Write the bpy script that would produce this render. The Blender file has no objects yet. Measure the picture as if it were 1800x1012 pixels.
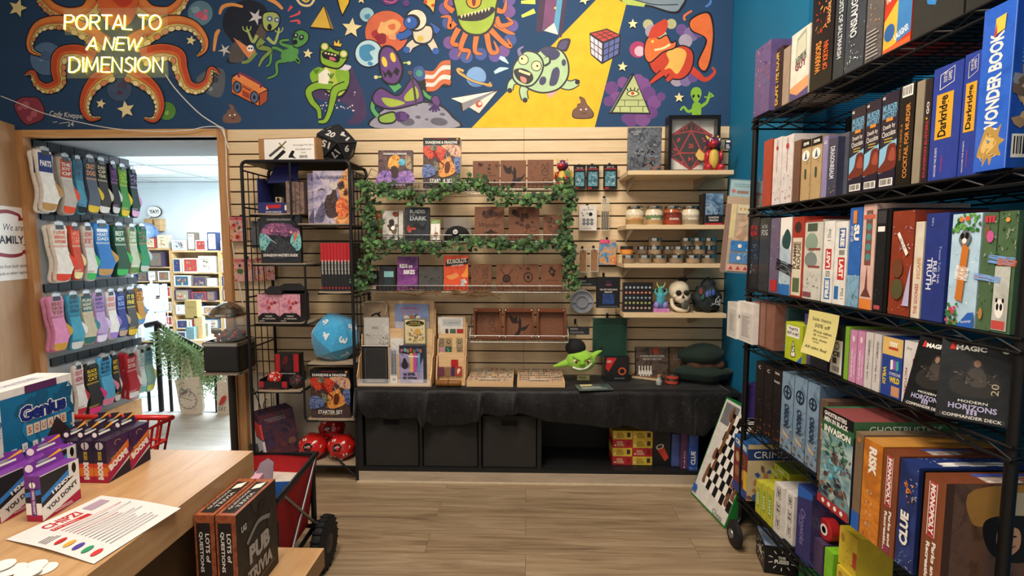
import bpy,math,random
from math import sin,cos,tan,pi,radians as R,atan,sqrt
from mathutils import Vector as V,Matrix
from mathutils.geometry import tessellate_polygon

SC=bpy.context.scene
COL=SC.collection
# ------------------------------------------------------------------ camera
FPX=880.0            # focal length in pixels of the 1800x1012 frame
CAM_Z=1.40
YAW,PITCH=math.atan(25/FPX),math.atan(74/FPX)
cd=bpy.data.cameras.new('camera')
cam=bpy.data.objects.new('camera',cd);COL.objects.link(cam)
cd.sensor_width=36.0;cd.lens=FPX/1800*36;cd.clip_start=.02;cd.clip_end=60
cam.location=(0,0,CAM_Z);cam.rotation_euler=(pi/2-PITCH,0,YAW)
SC.camera=cam
CO=V((0,0,CAM_Z));CR=cam.rotation_euler.to_matrix()
# ------------------------------------------------------------------ view, world, large lights
SC.view_settings.view_transform='Standard';SC.view_settings.look='None'
SC.view_settings.gamma=1;SC.view_settings.use_curve_mapping=False
SC.view_settings.exposure=0.0
w=bpy.data.worlds.new('world');SC.world=w;w.use_nodes=True
w.node_tree.nodes['Background'].inputs[0].default_value=(1,.93,.84,1)
w.node_tree.nodes['Background'].inputs[1].default_value=.62
def area(name,loc,size,power,col,target=None,sy=None,spread=None):
    l=bpy.data.lights.new(name,'AREA');l.energy=power;l.color=col;l.size=size
    if sy:l.shape='RECTANGLE';l.size_y=sy
    if spread:l.spread=spread
    o=bpy.data.objects.new(name,l);COL.objects.link(o);o.location=loc
    if target is not None:
        d=V(target)-V(loc);o.rotation_euler=d.to_track_quat('-Z','Y').to_euler()
    return o
WARM=(1,.88,.74)
area('shop_ceiling_lamp_front',(-.5,1.0,3.50),1.1,40,WARM,sy=.5)
area('shop_ceiling_lamp_middle',(.25,1.75,3.5),.5,34,WARM,(.3,3.2,1.2))
area('shop_ceiling_lamp_back',(-1.0,-.5,3.45),1.4,40,(1,.9,.78),sy=.8)
area('shop_ceiling_lamp_side',(-.6,.9,3.4),.6,34,WARM,(1.1,1.6,.9))
area('next_room_panel_light',(-3.2,6.6,2.43),2.6,400,(.86,.94,1),sy=1.2)
# ------------------------------------------------------------------ pixel -> place
def ray(px,py):
    return CR @ V(((px-900)/FPX,-(py-506)/FPX,-1.0))
def atY(px,py,Y):d=ray(px,py);return CO + d*(Y/d.y)
def atX(px,py,X):d=ray(px,py);return CO + d*(X/d.x)
def atZ(px,py,Z):d=ray(px,py);return CO + d*((Z-CAM_Z)/d.z)
def hit(px,py,p0,n):
    d=ray(px,py);return CO + d*((p0-CO).dot(n)/d.dot(n))
# ------------------------------------------------------------------ materials
def lin(h):
    h=h.lstrip('#')
    c=[int(h[i:i+2],16)/255 for i in (0,2,4)]
    return tuple(x/12.92 if x <=.04045 else ((x+.055)/1.055)**2.4 for x in c)
_mc={}
def M(hex,r=.55,metal=0.,var=.10,sc=30,coat=0.,sheen=0.,bump=0.):
    k=(hex,r,metal,var,sc,coat,sheen,bump)
    if k in _mc:return _mc[k]
    m=bpy.data.materials.new('mat');m.use_nodes=True;nt=m.node_tree
    b=nt.nodes['Principled BSDF'];c=lin(hex)
    b.inputs['Base Color'].default_value=(*c,1)
    b.inputs['Roughness'].default_value=r;b.inputs['Metallic'].default_value=metal;b.inputs['Specular IOR Level'].default_value=.32
    if coat:b.inputs['Coat Weight'].default_value=coat;b.inputs['Coat Roughness'].default_value=.12
    if sheen:b.inputs['Sheen Weight'].default_value=sheen
    if var:
        tc=nt.nodes.new('ShaderNodeTexCoord');n=nt.nodes.new('ShaderNodeTexNoise')
        n.inputs['Scale'].default_value=sc;n.inputs['Detail'].default_value=3
        nt.links.new(tc.outputs['Object'],n.inputs['Vector'])
        rp=nt.nodes.new('ShaderNodeValToRGB')
        rp.color_ramp.elements[0].position=.3;rp.color_ramp.elements[1].position=.7
        rp.color_ramp.elements[0].color=(*[x*(1-var) for x in c],1)
        rp.color_ramp.elements[1].color=(*[min(1,x*(1+var)) for x in c],1)
        nt.links.new(n.outputs['Fac'],rp.inputs[0]);nt.links.new(rp.outputs[0],b.inputs['Base Color'])
        if bump:
            bp=nt.nodes.new('ShaderNodeBump');bp.inputs['Strength'].default_value=bump;bp.inputs['Distance'].default_value=.004
            nt.links.new(n.outputs['Fac'],bp.inputs['Height']);nt.links.new(bp.outputs[0],b.inputs['Normal'])
    _mc[k]=m;return m
def INK(hex):return M(hex,.5,var=0)
W_=INK('f2eee6');K_=INK('141416')
def ART(seed,cols,sc=14,r=.35,dist=1.6,coat=.15,const=False,stretch=(1,1,1)):
    k=('art',seed,tuple(cols),sc,r,dist)
    if k in _mc:return _mc[k]
    m=bpy.data.materials.new('art');m.use_nodes=True;nt=m.node_tree
    b=nt.nodes['Principled BSDF'];b.inputs['Roughness'].default_value=r
    b.inputs['Coat Weight'].default_value=coat;b.inputs['Coat Roughness'].default_value=.1;b.inputs['Specular IOR Level'].default_value=.3
    tc=nt.nodes.new('ShaderNodeTexCoord');mp=nt.nodes.new('ShaderNodeMapping')
    rr=random.Random(seed)
    mp.inputs['Location'].default_value=[rr.uniform(-9,9) for _ in range(3)];mp.inputs['Scale'].default_value=stretch
    n=nt.nodes.new('ShaderNodeTexNoise');n.inputs['Scale'].default_value=sc
    n.inputs['Detail'].default_value=5;n.inputs['Distortion'].default_value=dist;n.inputs['Roughness'].default_value=.6
    rp=nt.nodes.new('ShaderNodeValToRGB');cr=rp.color_ramp
    if const:cr.interpolation='CONSTANT'
    N=len(cols)
    while len(cr.elements) < N:cr.elements.new(.5)
    for i,c in enumerate(cols):
        cr.elements[i].position=.28+.44*i/max(1,N-1) if not const else .30+.42*i/N
        cr.elements[i].color=(*lin(c),1)
    nt.links.new(tc.outputs['Object'],mp.inputs[0]);nt.links.new(mp.outputs[0],n.inputs['Vector'])
    nt.links.new(n.outputs['Fac'],rp.inputs[0]);nt.links.new(rp.outputs[0],b.inputs['Base Color'])
    m['pal']=' '.join(cols);_mc[k]=m;return m
def EMIT(hex,s):
    k=('emit',hex,s)
    if k in _mc:return _mc[k]
    m=bpy.data.materials.new('emit');m.use_nodes=True;b=m.node_tree.nodes['Principled BSDF']
    b.inputs['Base Color'].default_value=(*lin(hex),1)
    b.inputs['Emission Color'].default_value=(*lin(hex),1);b.inputs['Emission Strength'].default_value=s
    _mc[k]=m;return m
def CLEAR(hex='eef4f6',a=.14,r=.06):
    k=('clear',hex,a,r)
    if k in _mc:return _mc[k]
    m=bpy.data.materials.new('clear');m.use_nodes=True;b=m.node_tree.nodes['Principled BSDF']
    b.inputs['Base Color'].default_value=(*lin(hex),1);b.inputs['Roughness'].default_value=r;b.inputs['Alpha'].default_value=a
    _mc[k]=m;return m
def WOOD(hexes,scale=(1,14,14),ns=3.0,r=.5,seams=None,bump=0.,coat=0.):
    """grain running along the axis with the small scale; seams=(brick w, row h, axes) adds board joints"""
    k=('wood',tuple(hexes),scale,ns,r,seams)
    if k in _mc:return _mc[k]
    m=bpy.data.materials.new('wood');m.use_nodes=True;nt=m.node_tree;L=nt.links
    b=nt.nodes['Principled BSDF'];b.inputs['Roughness'].default_value=r
    b.inputs['Coat Weight'].default_value=coat;b.inputs['Coat Roughness'].default_value=.25
    tc=nt.nodes.new('ShaderNodeTexCoord');mp=nt.nodes.new('ShaderNodeMapping');mp.inputs['Scale'].default_value=scale
    n=nt.nodes.new('ShaderNodeTexNoise');n.inputs['Scale'].default_value=ns;n.inputs['Detail'].default_value=6
    n.inputs['Distortion'].default_value=.8;n.inputs['Roughness'].default_value=.62
    rp=nt.nodes.new('ShaderNodeValToRGB');cr=rp.color_ramp
    while len(cr.elements) < len(hexes):cr.elements.new(.5)
    for i,c in enumerate(hexes):
        cr.elements[i].position=.28+.44*i/max(1,len(hexes)-1);cr.elements[i].color=(*lin(c),1)
    L.new(tc.outputs['Object'],mp.inputs[0]);L.new(n.outputs['Fac'],rp.inputs[0])
    out=rp.outputs[0]
    if seams:
        bw,rh,joint,amt,flip=seams
        br=nt.nodes.new('ShaderNodeTexBrick');br.offset=.37;br.inputs['Scale'].default_value=1
        br.inputs['Brick Width'].default_value=bw;br.inputs['Row Height'].default_value=rh
        br.inputs['Mortar Size'].default_value=joint;br.inputs['Mortar Smooth'].default_value=.3
        br.inputs['Color1'].default_value=(1-amt,1-amt,1-amt,1);br.inputs['Color2'].default_value=(1,1,1,1)
        br.inputs['Mortar'].default_value=(.5,.45,.4,1)
        m2=nt.nodes.new('ShaderNodeMapping')
        if flip:m2.inputs['Rotation'].default_value=flip
        L.new(tc.outputs['Object'],m2.inputs[0]);L.new(m2.outputs[0],br.inputs['Vector'])
        add=nt.nodes.new('ShaderNodeVectorMath');add.operation='MULTIPLY_ADD'
        add.inputs[1].default_value=(30,30,30)
        L.new(br.outputs['Color'],add.inputs[0]);L.new(mp.outputs[0],add.inputs[2]);L.new(add.outputs[0],n.inputs['Vector'])
        mx=nt.nodes.new('ShaderNodeMix');mx.data_type='RGBA';mx.blend_type='MULTIPLY';mx.inputs[0].default_value=1
        L.new(out,mx.inputs[6]);L.new(br.outputs['Color'],mx.inputs[7]);out=mx.outputs[2]
    else:
        L.new(mp.outputs[0],n.inputs['Vector'])
    L.new(out,b.inputs['Base Color'])
    _mc[k]=m;return m
# ------------------------------------------------------------------ mesh builder
def cr_spline(pts,n=6,closed=False):
    P=[V(p) for p in pts];N=len(P);out=[]
    if N < 3 and not closed:return P
    rng=range(N) if closed else range(N-1)
    for i in rng:
        if closed:a,b,c,d=P[i-1],P[i],P[(i+1) % N],P[(i+2) % N]
        else:a,b,c,d=P[max(i-1,0)],P[i],P[i+1],P[min(i+2,N-1)]
        for k in range(n):
            t=k/n;t2=t*t;t3=t2*t
            out.append(.5*((2*b)+(c-a)*t+(2*a-5*b+4*c-d)*t2+(3*b-a-3*c+d)*t3))
    if not closed:out.append(P[-1].copy())
    return out
class MB:
    def __init__(s):s.v=[];s.f=[];s.fm=[];s.sm=[];s.ms=[];s.X=None
    def mi(s,m):
        for i,x in enumerate(s.ms):
            if x is m:return i
        s.ms.append(m);return len(s.ms)-1
    def add(s,vs,fs,m,smooth=False):
        o=len(s.v);i=s.mi(m)
        if s.X is not None:vs=[s.X @ V(p) for p in vs]
        s.v.extend([tuple(p) for p in vs])
        for f in fs:s.f.append([q+o for q in f]);s.fm.append(i);s.sm.append(smooth)
    def box(s,x0,x1,y0,y1,z0,z1,m,mats=None):
        vs=[(x0,y0,z0),(x1,y0,z0),(x1,y1,z0),(x0,y1,z0),(x0,y0,z1),(x1,y0,z1),(x1,y1,z1),(x0,y1,z1)]
        fs={'bottom':(0,3,2,1),'top':(4,5,6,7),'front':(0,1,5,4),'right':(1,2,6,5),'back':(2,3,7,6),'left':(3,0,4,7)}
        for k,f in fs.items():s.add([vs[i] for i in f],[(0,1,2,3)],(mats or {}).get(k,m))
    def rbox(s,x0,x1,y0,y1,z0,z1,r,m,n=3):
        """box with rounded vertical edges and softened top"""
        pts=[]
        for cx,cy,a0 in ((x1-r,y1-r,0),(x0+r,y1-r,90),(x0+r,y0+r,180),(x1-r,y0+r,270)):
            for k in range(n+1):
                a=R(a0+90*k/n);pts.append((cx+r*cos(a),cy+r*sin(a)))
        N=len(pts);cx,cy=(x0+x1)/2,(y0+y1)/2;rr=min(r*.5,(z1-z0)*.3)
        def ring(z,d):return [(p[0]-math.copysign(min(d,abs(p[0]-cx)),p[0]-cx),p[1]-math.copysign(min(d,abs(p[1]-cy)),p[1]-cy),z) for p in pts]
        rings=[ring(z0,rr),ring(z0+rr,0),ring(z1-rr,0),ring(z1,rr)]
        vs=sum(rings,[]);fs=[]
        for j in range(3):
            for i in range(N):a=j*N+i;b=j*N+(i+1) % N;fs.append((a,b,b+N,a+N))
        fs.append(tuple(range(N-1,-1,-1)));fs.append(tuple(range(3*N,4*N)))
        s.add(vs,fs,m)
    def tube(s,pts,r,m,n=8,closed=False,smooth=True):
        P=[V(p) for p in pts];N=len(P)
        if N < 2:return
        rs=r if isinstance(r,(list,tuple)) else [r]*N
        vs=[];prev=None
        for i in range(N):
            if closed:t=P[(i+1) % N]-P[i-1]
            else:t=P[min(i+1,N-1)]-P[max(i-1,0)]
            if t.length < 1e-9:t=V((0,0,1))
            t.normalize()
            if prev is None:
                a=V((0,0,1)) if abs(t.z) < .9 else V((1,0,0))
                u=t.cross(a).normalized()
            else:
                u=prev-t*prev.dot(t)
                u=u.normalized() if u.length > 1e-6 else t.orthogonal().normalized()
            prev=u;w2=t.cross(u)
            for k in range(n):
                a=2*pi*k/n;vs.append(P[i]+(u*cos(a)+w2*sin(a))*rs[i])
        fs=[]
        for i in range(N if closed else N-1):
            j=(i+1) % N
            for k in range(n):k2=(k+1) % n;fs.append((i*n+k,i*n+k2,j*n+k2,j*n+k))
        if not closed:s.add(vs[:n],[tuple(range(n-1,-1,-1))],m);s.add(vs[-n:],[tuple(range(n))],m)
        s.add(vs,fs,m,smooth)
    def lathe(s,prof,m,n=24,c=(0,0,0),smooth=True,axis='z'):
        N=len(prof)
        def P(r,z,k):
            a=2*pi*k/n;p=(r*cos(a),r*sin(a),z)
            if axis=='y':p=(p[0],p[2],p[1])
            if axis=='x':p=(p[2],p[0],p[1])
            return (c[0]+p[0],c[1]+p[1],c[2]+p[2])
        runs=[];run=[0]          # break the shading where the profile turns sharply
        for i in range(1,N):
            run.append(i)
            if i < N-1:
                a=math.atan2(prof[i][1]-prof[i-1][1],prof[i][0]-prof[i-1][0]);b_=math.atan2(prof[i+1][1]-prof[i][1],prof[i+1][0]-prof[i][0])
                if abs((b_-a+pi) % (2*pi)-pi) > .75:runs.append(run);run=[i]
        runs.append(run)
        for run in runs:
            vs=[P(*prof[i],k) for i in run for k in range(n)];fs=[]
            for q in range(len(run)-1):
                ra,rb=prof[run[q]][0] < 1e-5,prof[run[q+1]][0] < 1e-5
                for k in range(n):
                    k2=(k+1) % n;A,B,C_,E=q*n+k,q*n+k2,(q+1)*n+k2,(q+1)*n+k
                    fs.append((A,C_,E) if ra else ((A,B,E) if rb else (A,B,C_,E)))
            s.add(vs,fs,m,smooth)
        for i in (0,N-1):
            if prof[i][0] > 1e-5:s.add([P(*prof[i],k) for k in range(n)],[tuple(range(n))],m)
    def ell(s,c,r,m,nu=16,nv=10,fn=None):
        vs=[];fs=[]
        for j in range(nv+1):
            t=pi*j/nv
            for i in range(nu):
                a=2*pi*i/nu;d=V((sin(t)*cos(a),sin(t)*sin(a),cos(t)));q=fn(d) if fn else 1
                vs.append((c[0]+r[0]*d.x*q,c[1]+r[1]*d.y*q,c[2]+r[2]*d.z*q))
        for j in range(nv):
            for i in range(nu):k=(i+1) % nu;fs.append((j*nu+i,(j+1)*nu+i,(j+1)*nu+k,j*nu+k))
        s.add(vs,fs,m,True)
    def slab(s,poly,O,U,Vv,t,m,mside=None,bev=0):
        """extrude polygon (in the U,Vv plane) by t along U x Vv"""
        O,U,Vv=V(O),V(U),V(Vv);Nn=U.cross(Vv).normalized();n=len(poly)
        A=[O+U*p[0]+Vv*p[1] for p in poly];B=[a+Nn*t for a in A]
        tri=tessellate_polygon([[V((p[0],p[1],0)) for p in poly]])
        s.add(B,[tuple(q) for q in tri],m);s.add(A,[tuple(q) for q in tri],m)
        s.add(A+B,[(i,(i+1) % n,n+(i+1) % n,n+i) for i in range(n)],mside or m)
    def build(s,name,loc=(0,0,0),rz=0,parent=None,rot=None):
        me=bpy.data.meshes.new(name);me.from_pydata(s.v,[],s.f)
        for m in s.ms:me.materials.append(m)
        if s.f:
            me.polygons.foreach_set('material_index',s.fm);me.polygons.foreach_set('use_smooth',s.sm)
        me.update()
        o=bpy.data.objects.new(name,me);COL.objects.link(o);o.location=loc
        o.rotation_euler=rot if rot is not None else (0,0,rz)
        if parent is not None:o.parent=parent
        return o
def tag(o,label=None,cat=None,group=None,kind=None):
    if label:o['label']=label
    if cat:o['category']=cat
    if group:o['group']=group
    if kind:o['kind']=kind
    return o
def thing(name,label,cat,loc=(0,0,0),rz=0,group=None,rot=None):
    o=bpy.data.objects.new(name,None);COL.objects.link(o);o.empty_display_size=.05
    o.location=loc;o.rotation_euler=rot if rot is not None else (0,0,rz)
    return tag(o,label,cat,group)
def copy_thing(o,loc,label=None,rz=None,group=None):
    c=o.copy();COL.objects.link(c);c.location=loc
    if rz is not None:c.rotation_euler=(0,0,rz)
    if label:c['label']=label
    if group:c['group']=group
    for ch in list(o.children):
        k=ch.copy();COL.objects.link(k);k.parent=c
        for g in list(ch.children):
            q=g.copy();COL.objects.link(q);q.parent=k
    return c
def struct(o):o['kind']='structure';return o
# ------------------------------------------------------------------ flat print on a face
_tx={}
def text_geo(s,bold=0.0):
    k=(s,bold)
    if k not in _tx:
        c=bpy.data.curves.new('t','FONT');c.body=s;c.resolution_u=2;c.offset=bold;c.fill_mode='FRONT'
        c.space_line=.95;c.align_x='CENTER'
        o=bpy.data.objects.new('t',c);COL.objects.link(o)
        dg=bpy.context.evaluated_depsgraph_get()
        me=bpy.data.meshes.new_from_object(o.evaluated_get(dg))
        vs=[(q.co.x,q.co.y) for q in me.vertices];fs=[tuple(p.vertices) for p in me.polygons]
        bpy.data.objects.remove(o);bpy.data.curves.remove(c);bpy.data.meshes.remove(me)
        if vs:
            x0=min(a for a,_ in vs);x1=max(a for a,_ in vs);y0=min(b for _,b in vs);y1=max(b for _,b in vs)
            vs=[((a-x0)/max(1e-6,x1-x0)-.5,(b-y0)/max(1e-6,y1-y0)-.5) for a,b in vs]
        _tx[k]=(vs,fs)
    return _tx[k]
class Face:
    """draws shapes on a plane; coordinates are fractions of W x H (for the mural W=H=1 and the map is custom)"""
    def __init__(s,mb,W,H,pt=None,O=None,U=None,Vv=None,step=.00007):
        s.mb=mb;s.W=W;s.H=H;s.k=1;s.step=step
        if pt is None:
            O,U,Vv=V(O),V(U),V(Vv);N=U.cross(Vv).normalized()
            pt=lambda x,y,k:O+U*x+Vv*y+N*((min(k,60)+.12*max(0,k-60))*s.step)
        s.pt=pt
    def _emit(s,pts,fs,m):
        s.mb.add([s.pt(x,y,s.k) for x,y in pts],fs,m);s.k +=1
    def poly(s,pts,m):
        p=[(x*s.W,y*s.H) for x,y in pts]
        tri=tessellate_polygon([[V((x,y,0)) for x,y in p]])
        s._emit(p,[tuple(t) for t in tri],m)
    def sm(s,pts,m,n=5):
        q=cr_spline([(x,y,0) for x,y in pts],n,True);s.poly([(a.x,a.y) for a in q],m)
        if 'pal' in m:# printed paintings: ragged brushwork along the shape's edge and inside it
            cols=[INK(c) for c in m['pal'].split()];cx=sum(p[0] for p in pts)/len(pts);cy=sum(p[1] for p in pts)/len(pts);rr=random.Random(int(cx*999))
            for i in range(34):
                a=rr.choice(q);t=rr.uniform(.25,1.06);x,y=cx+(a.x-cx)*t,cy+(a.y-cy)*t
                s.daubs(1,cols,rr.random(),x,y,x,y,(.03,.12),(.008,.03))
    def rect(s,x0,y0,x1,y1,m):s.poly([(x0,y0),(x1,y0),(x1,y1),(x0,y1)],m)
    def fill(s,m):s.rect(0,0,1,1,m)
    def ell(s,cx,cy,rx,ry,m,rot=0,n=20):
        c,d=cos(rot),sin(rot);rx *=s.W;ry *=s.H;o=(cx*s.W,cy*s.H);pts=[]
        for i in range(n):
            a=2*pi*i/n;x,y=rx*cos(a),ry*sin(a);pts.append((o[0]+x*c-y*d,o[1]+x*d+y*c))
        s._emit(pts,[tuple(range(n))],m)
    def circ(s,cx,cy,r,m,n=20):s.ell(cx,cy,r,r*s.W/s.H,m,0,n)
    def star(s,cx,cy,r,m,rot=0,q=.45,n=5):
        s.poly([(cx+(r if i % 2==0 else r*q)*sin(rot+pi*i/n),cy-(r if i % 2==0 else r*q)*cos(rot+pi*i/n)*s.W/s.H) for i in range(2*n)],m)
    def stroke(s,pts,w,m,n=5,closed=False,raw=False):
        """w in W fractions: number or list along the control points"""
        P=[V((x*s.W,y*s.H,0)) for x,y in pts]
        Q=P if raw else cr_spline(P,n,closed)
        N=len(Q)
        ws=[w*s.W]*N if not isinstance(w,(list,tuple)) else [s.W*(w[min(int(t),len(w)-1)]*(1-t % 1)+w[min(int(t)+1,len(w)-1)]*(t % 1)) for t in [(len(w)-1)*i/max(1,N-1) for i in range(N)]]
        vs=[];fs=[]
        for i in range(N):
            t=(Q[(i+1) % N]-Q[i-1]) if closed else (Q[min(i+1,N-1)]-Q[max(i-1,0)])
            t=t.normalized() if t.length > 1e-9 else V((1,0,0));nn=V((-t.y,t.x,0))
            a=Q[i]+nn*ws[i]/2;b=Q[i]-nn*ws[i]/2;vs +=[(a.x,a.y),(b.x,b.y)]
        for i in range(N if closed else N-1):j=(i+1) % N;fs.append((2*i,2*i+1,2*j+1,2*j))
        s._emit(vs,fs,m)
    def text(s,t,cx,cy,fw,fh,m,rot=0,bold=.0,shear=0,ydown=False):
        """fw x fh = size of the lettering along its own direction, in fractions of W and H (rot in degrees; 90 / -90 swap)"""
        vs,fs=text_geo(t,bold)
        if not vs:return
        a=R(rot);c,d=cos(a),sin(a)
        if abs(rot) in (90,270):ww,hh=fw*s.H,fh*s.W
        else:ww,hh=fw*s.W,fh*s.H
        sg=-1 if ydown else 1;ox,oy=cx*s.W,cy*s.H
        p=[]
        for x,y in vs:X=x*ww+shear*y*hh;Y=sg*y*hh;p.append((ox+X*c-Y*d,oy+X*d+Y*c))
        s._emit(p,fs,m)
    def lines(s,x0,y0,x1,y1,n,m,th=.4,seed=0):
        """block of small print"""
        rr=random.Random(seed);dy=(y1-y0)/n;vs=[];fs=[]
        for i in range(n):
            xe=x0+(x1-x0)*rr.uniform(.6,1);ya=y0+dy*i;yb=ya+dy*th;o=len(vs)
            vs +=[(x0*s.W,ya*s.H),(xe*s.W,ya*s.H),(xe*s.W,yb*s.H),(x0*s.W,yb*s.H)];fs.append((o,o+1,o+2,o+3))
        s._emit(vs,fs,m)
    def bar(s,x0,y0,x1,y1,seed=0,m=None):
        s.rect(x0,y0,x1,y1,W_);rr=random.Random(seed);x=x0+.06*(x1-x0);vs=[];fs=[]
        while x < x1-.08*(x1-x0):
            ww=(x1-x0)*rr.choice((.02,.04,.06));o=len(vs)
            vs +=[(x*s.W,(y0+.15*(y1-y0))*s.H),((x+ww)*s.W,(y0+.15*(y1-y0))*s.H),((x+ww)*s.W,(y1-.1*(y1-y0))*s.H),(x*s.W,(y1-.1*(y1-y0))*s.H)]
            fs.append((o,o+1,o+2,o+3));x +=ww+(x1-x0)*rr.choice((.02,.04))
        s._emit(vs,fs,K_)
    def blobs(s,n,cols,seed,x0=.1,y0=.15,x1=.9,y1=.75,r=(.05,.18)):
        rr=random.Random(seed)
        for i in range(n):
            cx,cy=rr.uniform(x0,x1),rr.uniform(y0,y1);q=rr.uniform(*r);k=rr.randint(5,8)
            s.sm([(cx+q*rr.uniform(.5,1.2)*cos(2*pi*j/k),cy+q*rr.uniform(.5,1.2)*sin(2*pi*j/k)*s.W/s.H) for j in range(k)],cols[i % len(cols)],3)
    def daubs(s,n,cols,seed,x0=0.,y0=0.,x1=1.,y1=1.,l=(.06,.16),w=(.015,.05),ang=None):
        """painterly strokes"""
        rr=random.Random(seed)
        for i in range(n):
            cx,cy=rr.uniform(x0,x1),rr.uniform(y0,y1);a=rr.uniform(0,pi) if ang is None else ang+rr.gauss(0,.5);L,q=rr.uniform(*l)/2,rr.uniform(*w)/2
            pts=[]
            for u,v2 in ((-1,0),(-.4,.9),(.5,.7),(1,-.1),(.4,-1),(-.6,-.6)):
                x,y=u*L*rr.uniform(.8,1.2),v2*q*rr.uniform(.7,1.3);X=cx+x*cos(a)-y*sin(a);Y=cy+(x*sin(a)+y*cos(a))*s.W/s.H
                pts.append((min(max(X,.0),1.),min(max(Y,.0),1.)))
            s.poly(pts,cols[int(rr.random()*len(cols))])
# ------------------------------------------------------------------ boxed goods
def goods(name,label,cat,loc,w,d,h,m,front=None,top=None,right=None,left=None,rz=0,group=None,mats=None,rot=None,parent=None,r=0):
    """cuboid with printed faces, origin at the middle of its base, its front looks along -Y before turning"""
    mb=MB()
    mb.box(-w/2,w/2,-d/2,d/2,0,h,m,mats)
    if front:front(Face(mb,w,h,O=(-w/2,-d/2,0),U=(1,0,0),Vv=(0,0,1)))
    if top:top(Face(mb,w,d,O=(-w/2,-d/2,h),U=(1,0,0),Vv=(0,1,0)))
    if right:right(Face(mb,d,h,O=(w/2,-d/2,0),U=(0,1,0),Vv=(0,0,1)))
    if left:left(Face(mb,d,h,O=(-w/2,d/2,0),U=(0,-1,0),Vv=(0,0,1)))
    o=mb.build(name,loc,rz,parent,rot)
    if label:tag(o,label,cat,group)
    return o
def fgoods(name,label,cat,x0,y0,x1,y1,Y,d,m,front=None,z0=None,lean=0,**k):
    """goods whose front face spans the given frame rectangle when it stands at depth Y"""
    xm,ym=(x0+x1)/2,(y0+y1)/2
    a=atY(x0,ym,Y);b=atY(x1,ym,Y);t=atY(xm,y0,Y).z;bt=atY(xm,y1,Y).z
    if z0 is not None:bt=z0
    if lean:k['rot']=(-R(lean),0,k.pop('rz',0))
    return goods(name,label,cat,((a.x+b.x)/2,Y+d/2,bt),b.x-a.x,d,t-bt,m,front,**k)
# ================================================================== the shop's shell
D=3.20                       # slatwall / mural plane
ZSLAT=atY(700,226,D).z     # top of the slatwall
GP=21.65/FPX*D               # groove pitch
XJO,XJI=atY(409,430,D).x,atY(395,430,D).x      # doorway casing, far side
XLO,XLI=atY(50,430,D).x,atY(62,430,D).x        # doorway casing, near side
ZHO,ZHI=atY(220,229,D).z,atY(220,241,D).z
XR=1.255                     # blue return wall
XLW=XLO-.06
CEIL=3.6
m_floor=WOOD(['705d46','917b60','a38d70','b5a184'],(.55,8,8),3.2,.34,(1.25,.155,.0014,.12,None),coat=.15)
m_maple=WOOD(['d6ba90','dec49c','e5cfab'],(2.2,30,30),2.2,.45)
m_trim=WOOD(['a9774a','bd8a58','c99a68'],(20,20,1.2),3,.5)
m_trimh=WOOD(['b98a55','cf9f68','d9ad78'],(1.2,20,20),3,.5)
m_navy=M('25456a',.75,var=.05,sc=6)
m_blue=M('166d94',.6,var=.05,sc=4)
m_grey=M('a0a5a9',.8,var=.04,sc=5)
b=MB();b.box(-4.2,2.4,-2.2,4.02,-.08,0,m_floor);struct(b.build('floor'))
b=MB();b.box(XLI,XJI+.3,D+.03,4.019,0,.003,WOOD(['a8a49a','bdb9ae','cac7bc'],(.7,8,8),3,.4,(1.2,.16,.0014,.08,None)));struct(b.build('floor_passage'))
b=MB();b.box(-4.2,2.4,-1.5,3.3,CEIL,CEIL+.05,M('d9d4cc',.9,var=.03));struct(b.build('ceiling'))
# back wall: above the doorway and the slatwall, left strip, cream wall behind the slats
b=MB()
b.box(XLW-.2,XR+.05,D+.02,D+.10,ZSLAT-.02,CEIL,m_navy)
b.box(XJO-.02,XR+.05,D+.02,D+.10,0,ZSLAT-.02,M('d6cdbd',.8,var=.04,sc=4))
b.box(XLW-.2,XLO+.01,D+.02,D+.10,0,ZSLAT-.02,m_navy)
b.box(XLO,XJO,D+.02,D+.10,ZHI,ZSLAT-.02,m_navy)
struct(b.build('wall_back'))
b=MB();b.box(XJO+.03,XR-.02,D,D+.02,0,.075,M('55534f',.6));struct(b.build('baseboard_back'))
# slatwall
ZG0=atY(700,247.3,D).z
b=MB();m_dark=M('3a2a1b',.8)
x0,x1=XJO+.002,XR-.004
zs=[ZSLAT]+[ZG0-GP*k for k in range(0,20)]
for i in range(len(zs)-1):
    zt=zs[i]-(0 if i==0 else .0045);zb=zs[i+1]+.0045
    mid=atY(921,240,D).x
    b.box(x0,mid-.0008,D-.004,D+.016,zb,zt,m_maple);b.box(mid+.0008,x1,D-.004,D+.016,zb,zt,m_maple)
b.box(x0,x1,D+.012,D+.0195,zs[-1],ZSLAT-.01,m_dark)
slat=struct(b.build('wall_back_slats'));slat.name='trim_1'
# casing of the doorway
b=MB()
b.box(XJI,XJO,D-.03,D+.75,0,ZHO,m_trim)
b.box(XJO,XJO+.05,D-.018,D+.02,0,.60,m_trim)
struct(b.build('trim_2'))
b=MB();b.box(XLO,XLI,D-.03,D+.02,0,ZHO,m_trim);struct(b.build('trim_3'))
b=MB();b.box(XLI,XJI,D-.03,D+.02,ZHI,ZHO,m_trimh);struct(b.build('trim_4'))
# passage
PB=3.98
b=MB();b.box(XLO,XLI,D+.02,PB,0,ZHI,m_grey);struct(b.build('wall_passage'))
b=MB();b.box(XLI,XJI,D+.021,PB-.1,ZHI,ZHI+.06,m_grey);b.box(XLI,XJI,D+.1,PB-.1,ZHI+.06,CEIL,m_grey);struct(b.build('ceiling_passage'))
b=MB();b.box(XLI,XLI+.02,D+.03,PB,.0,.14,m_trimh);struct(b.build('baseboard_passage'))
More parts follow.
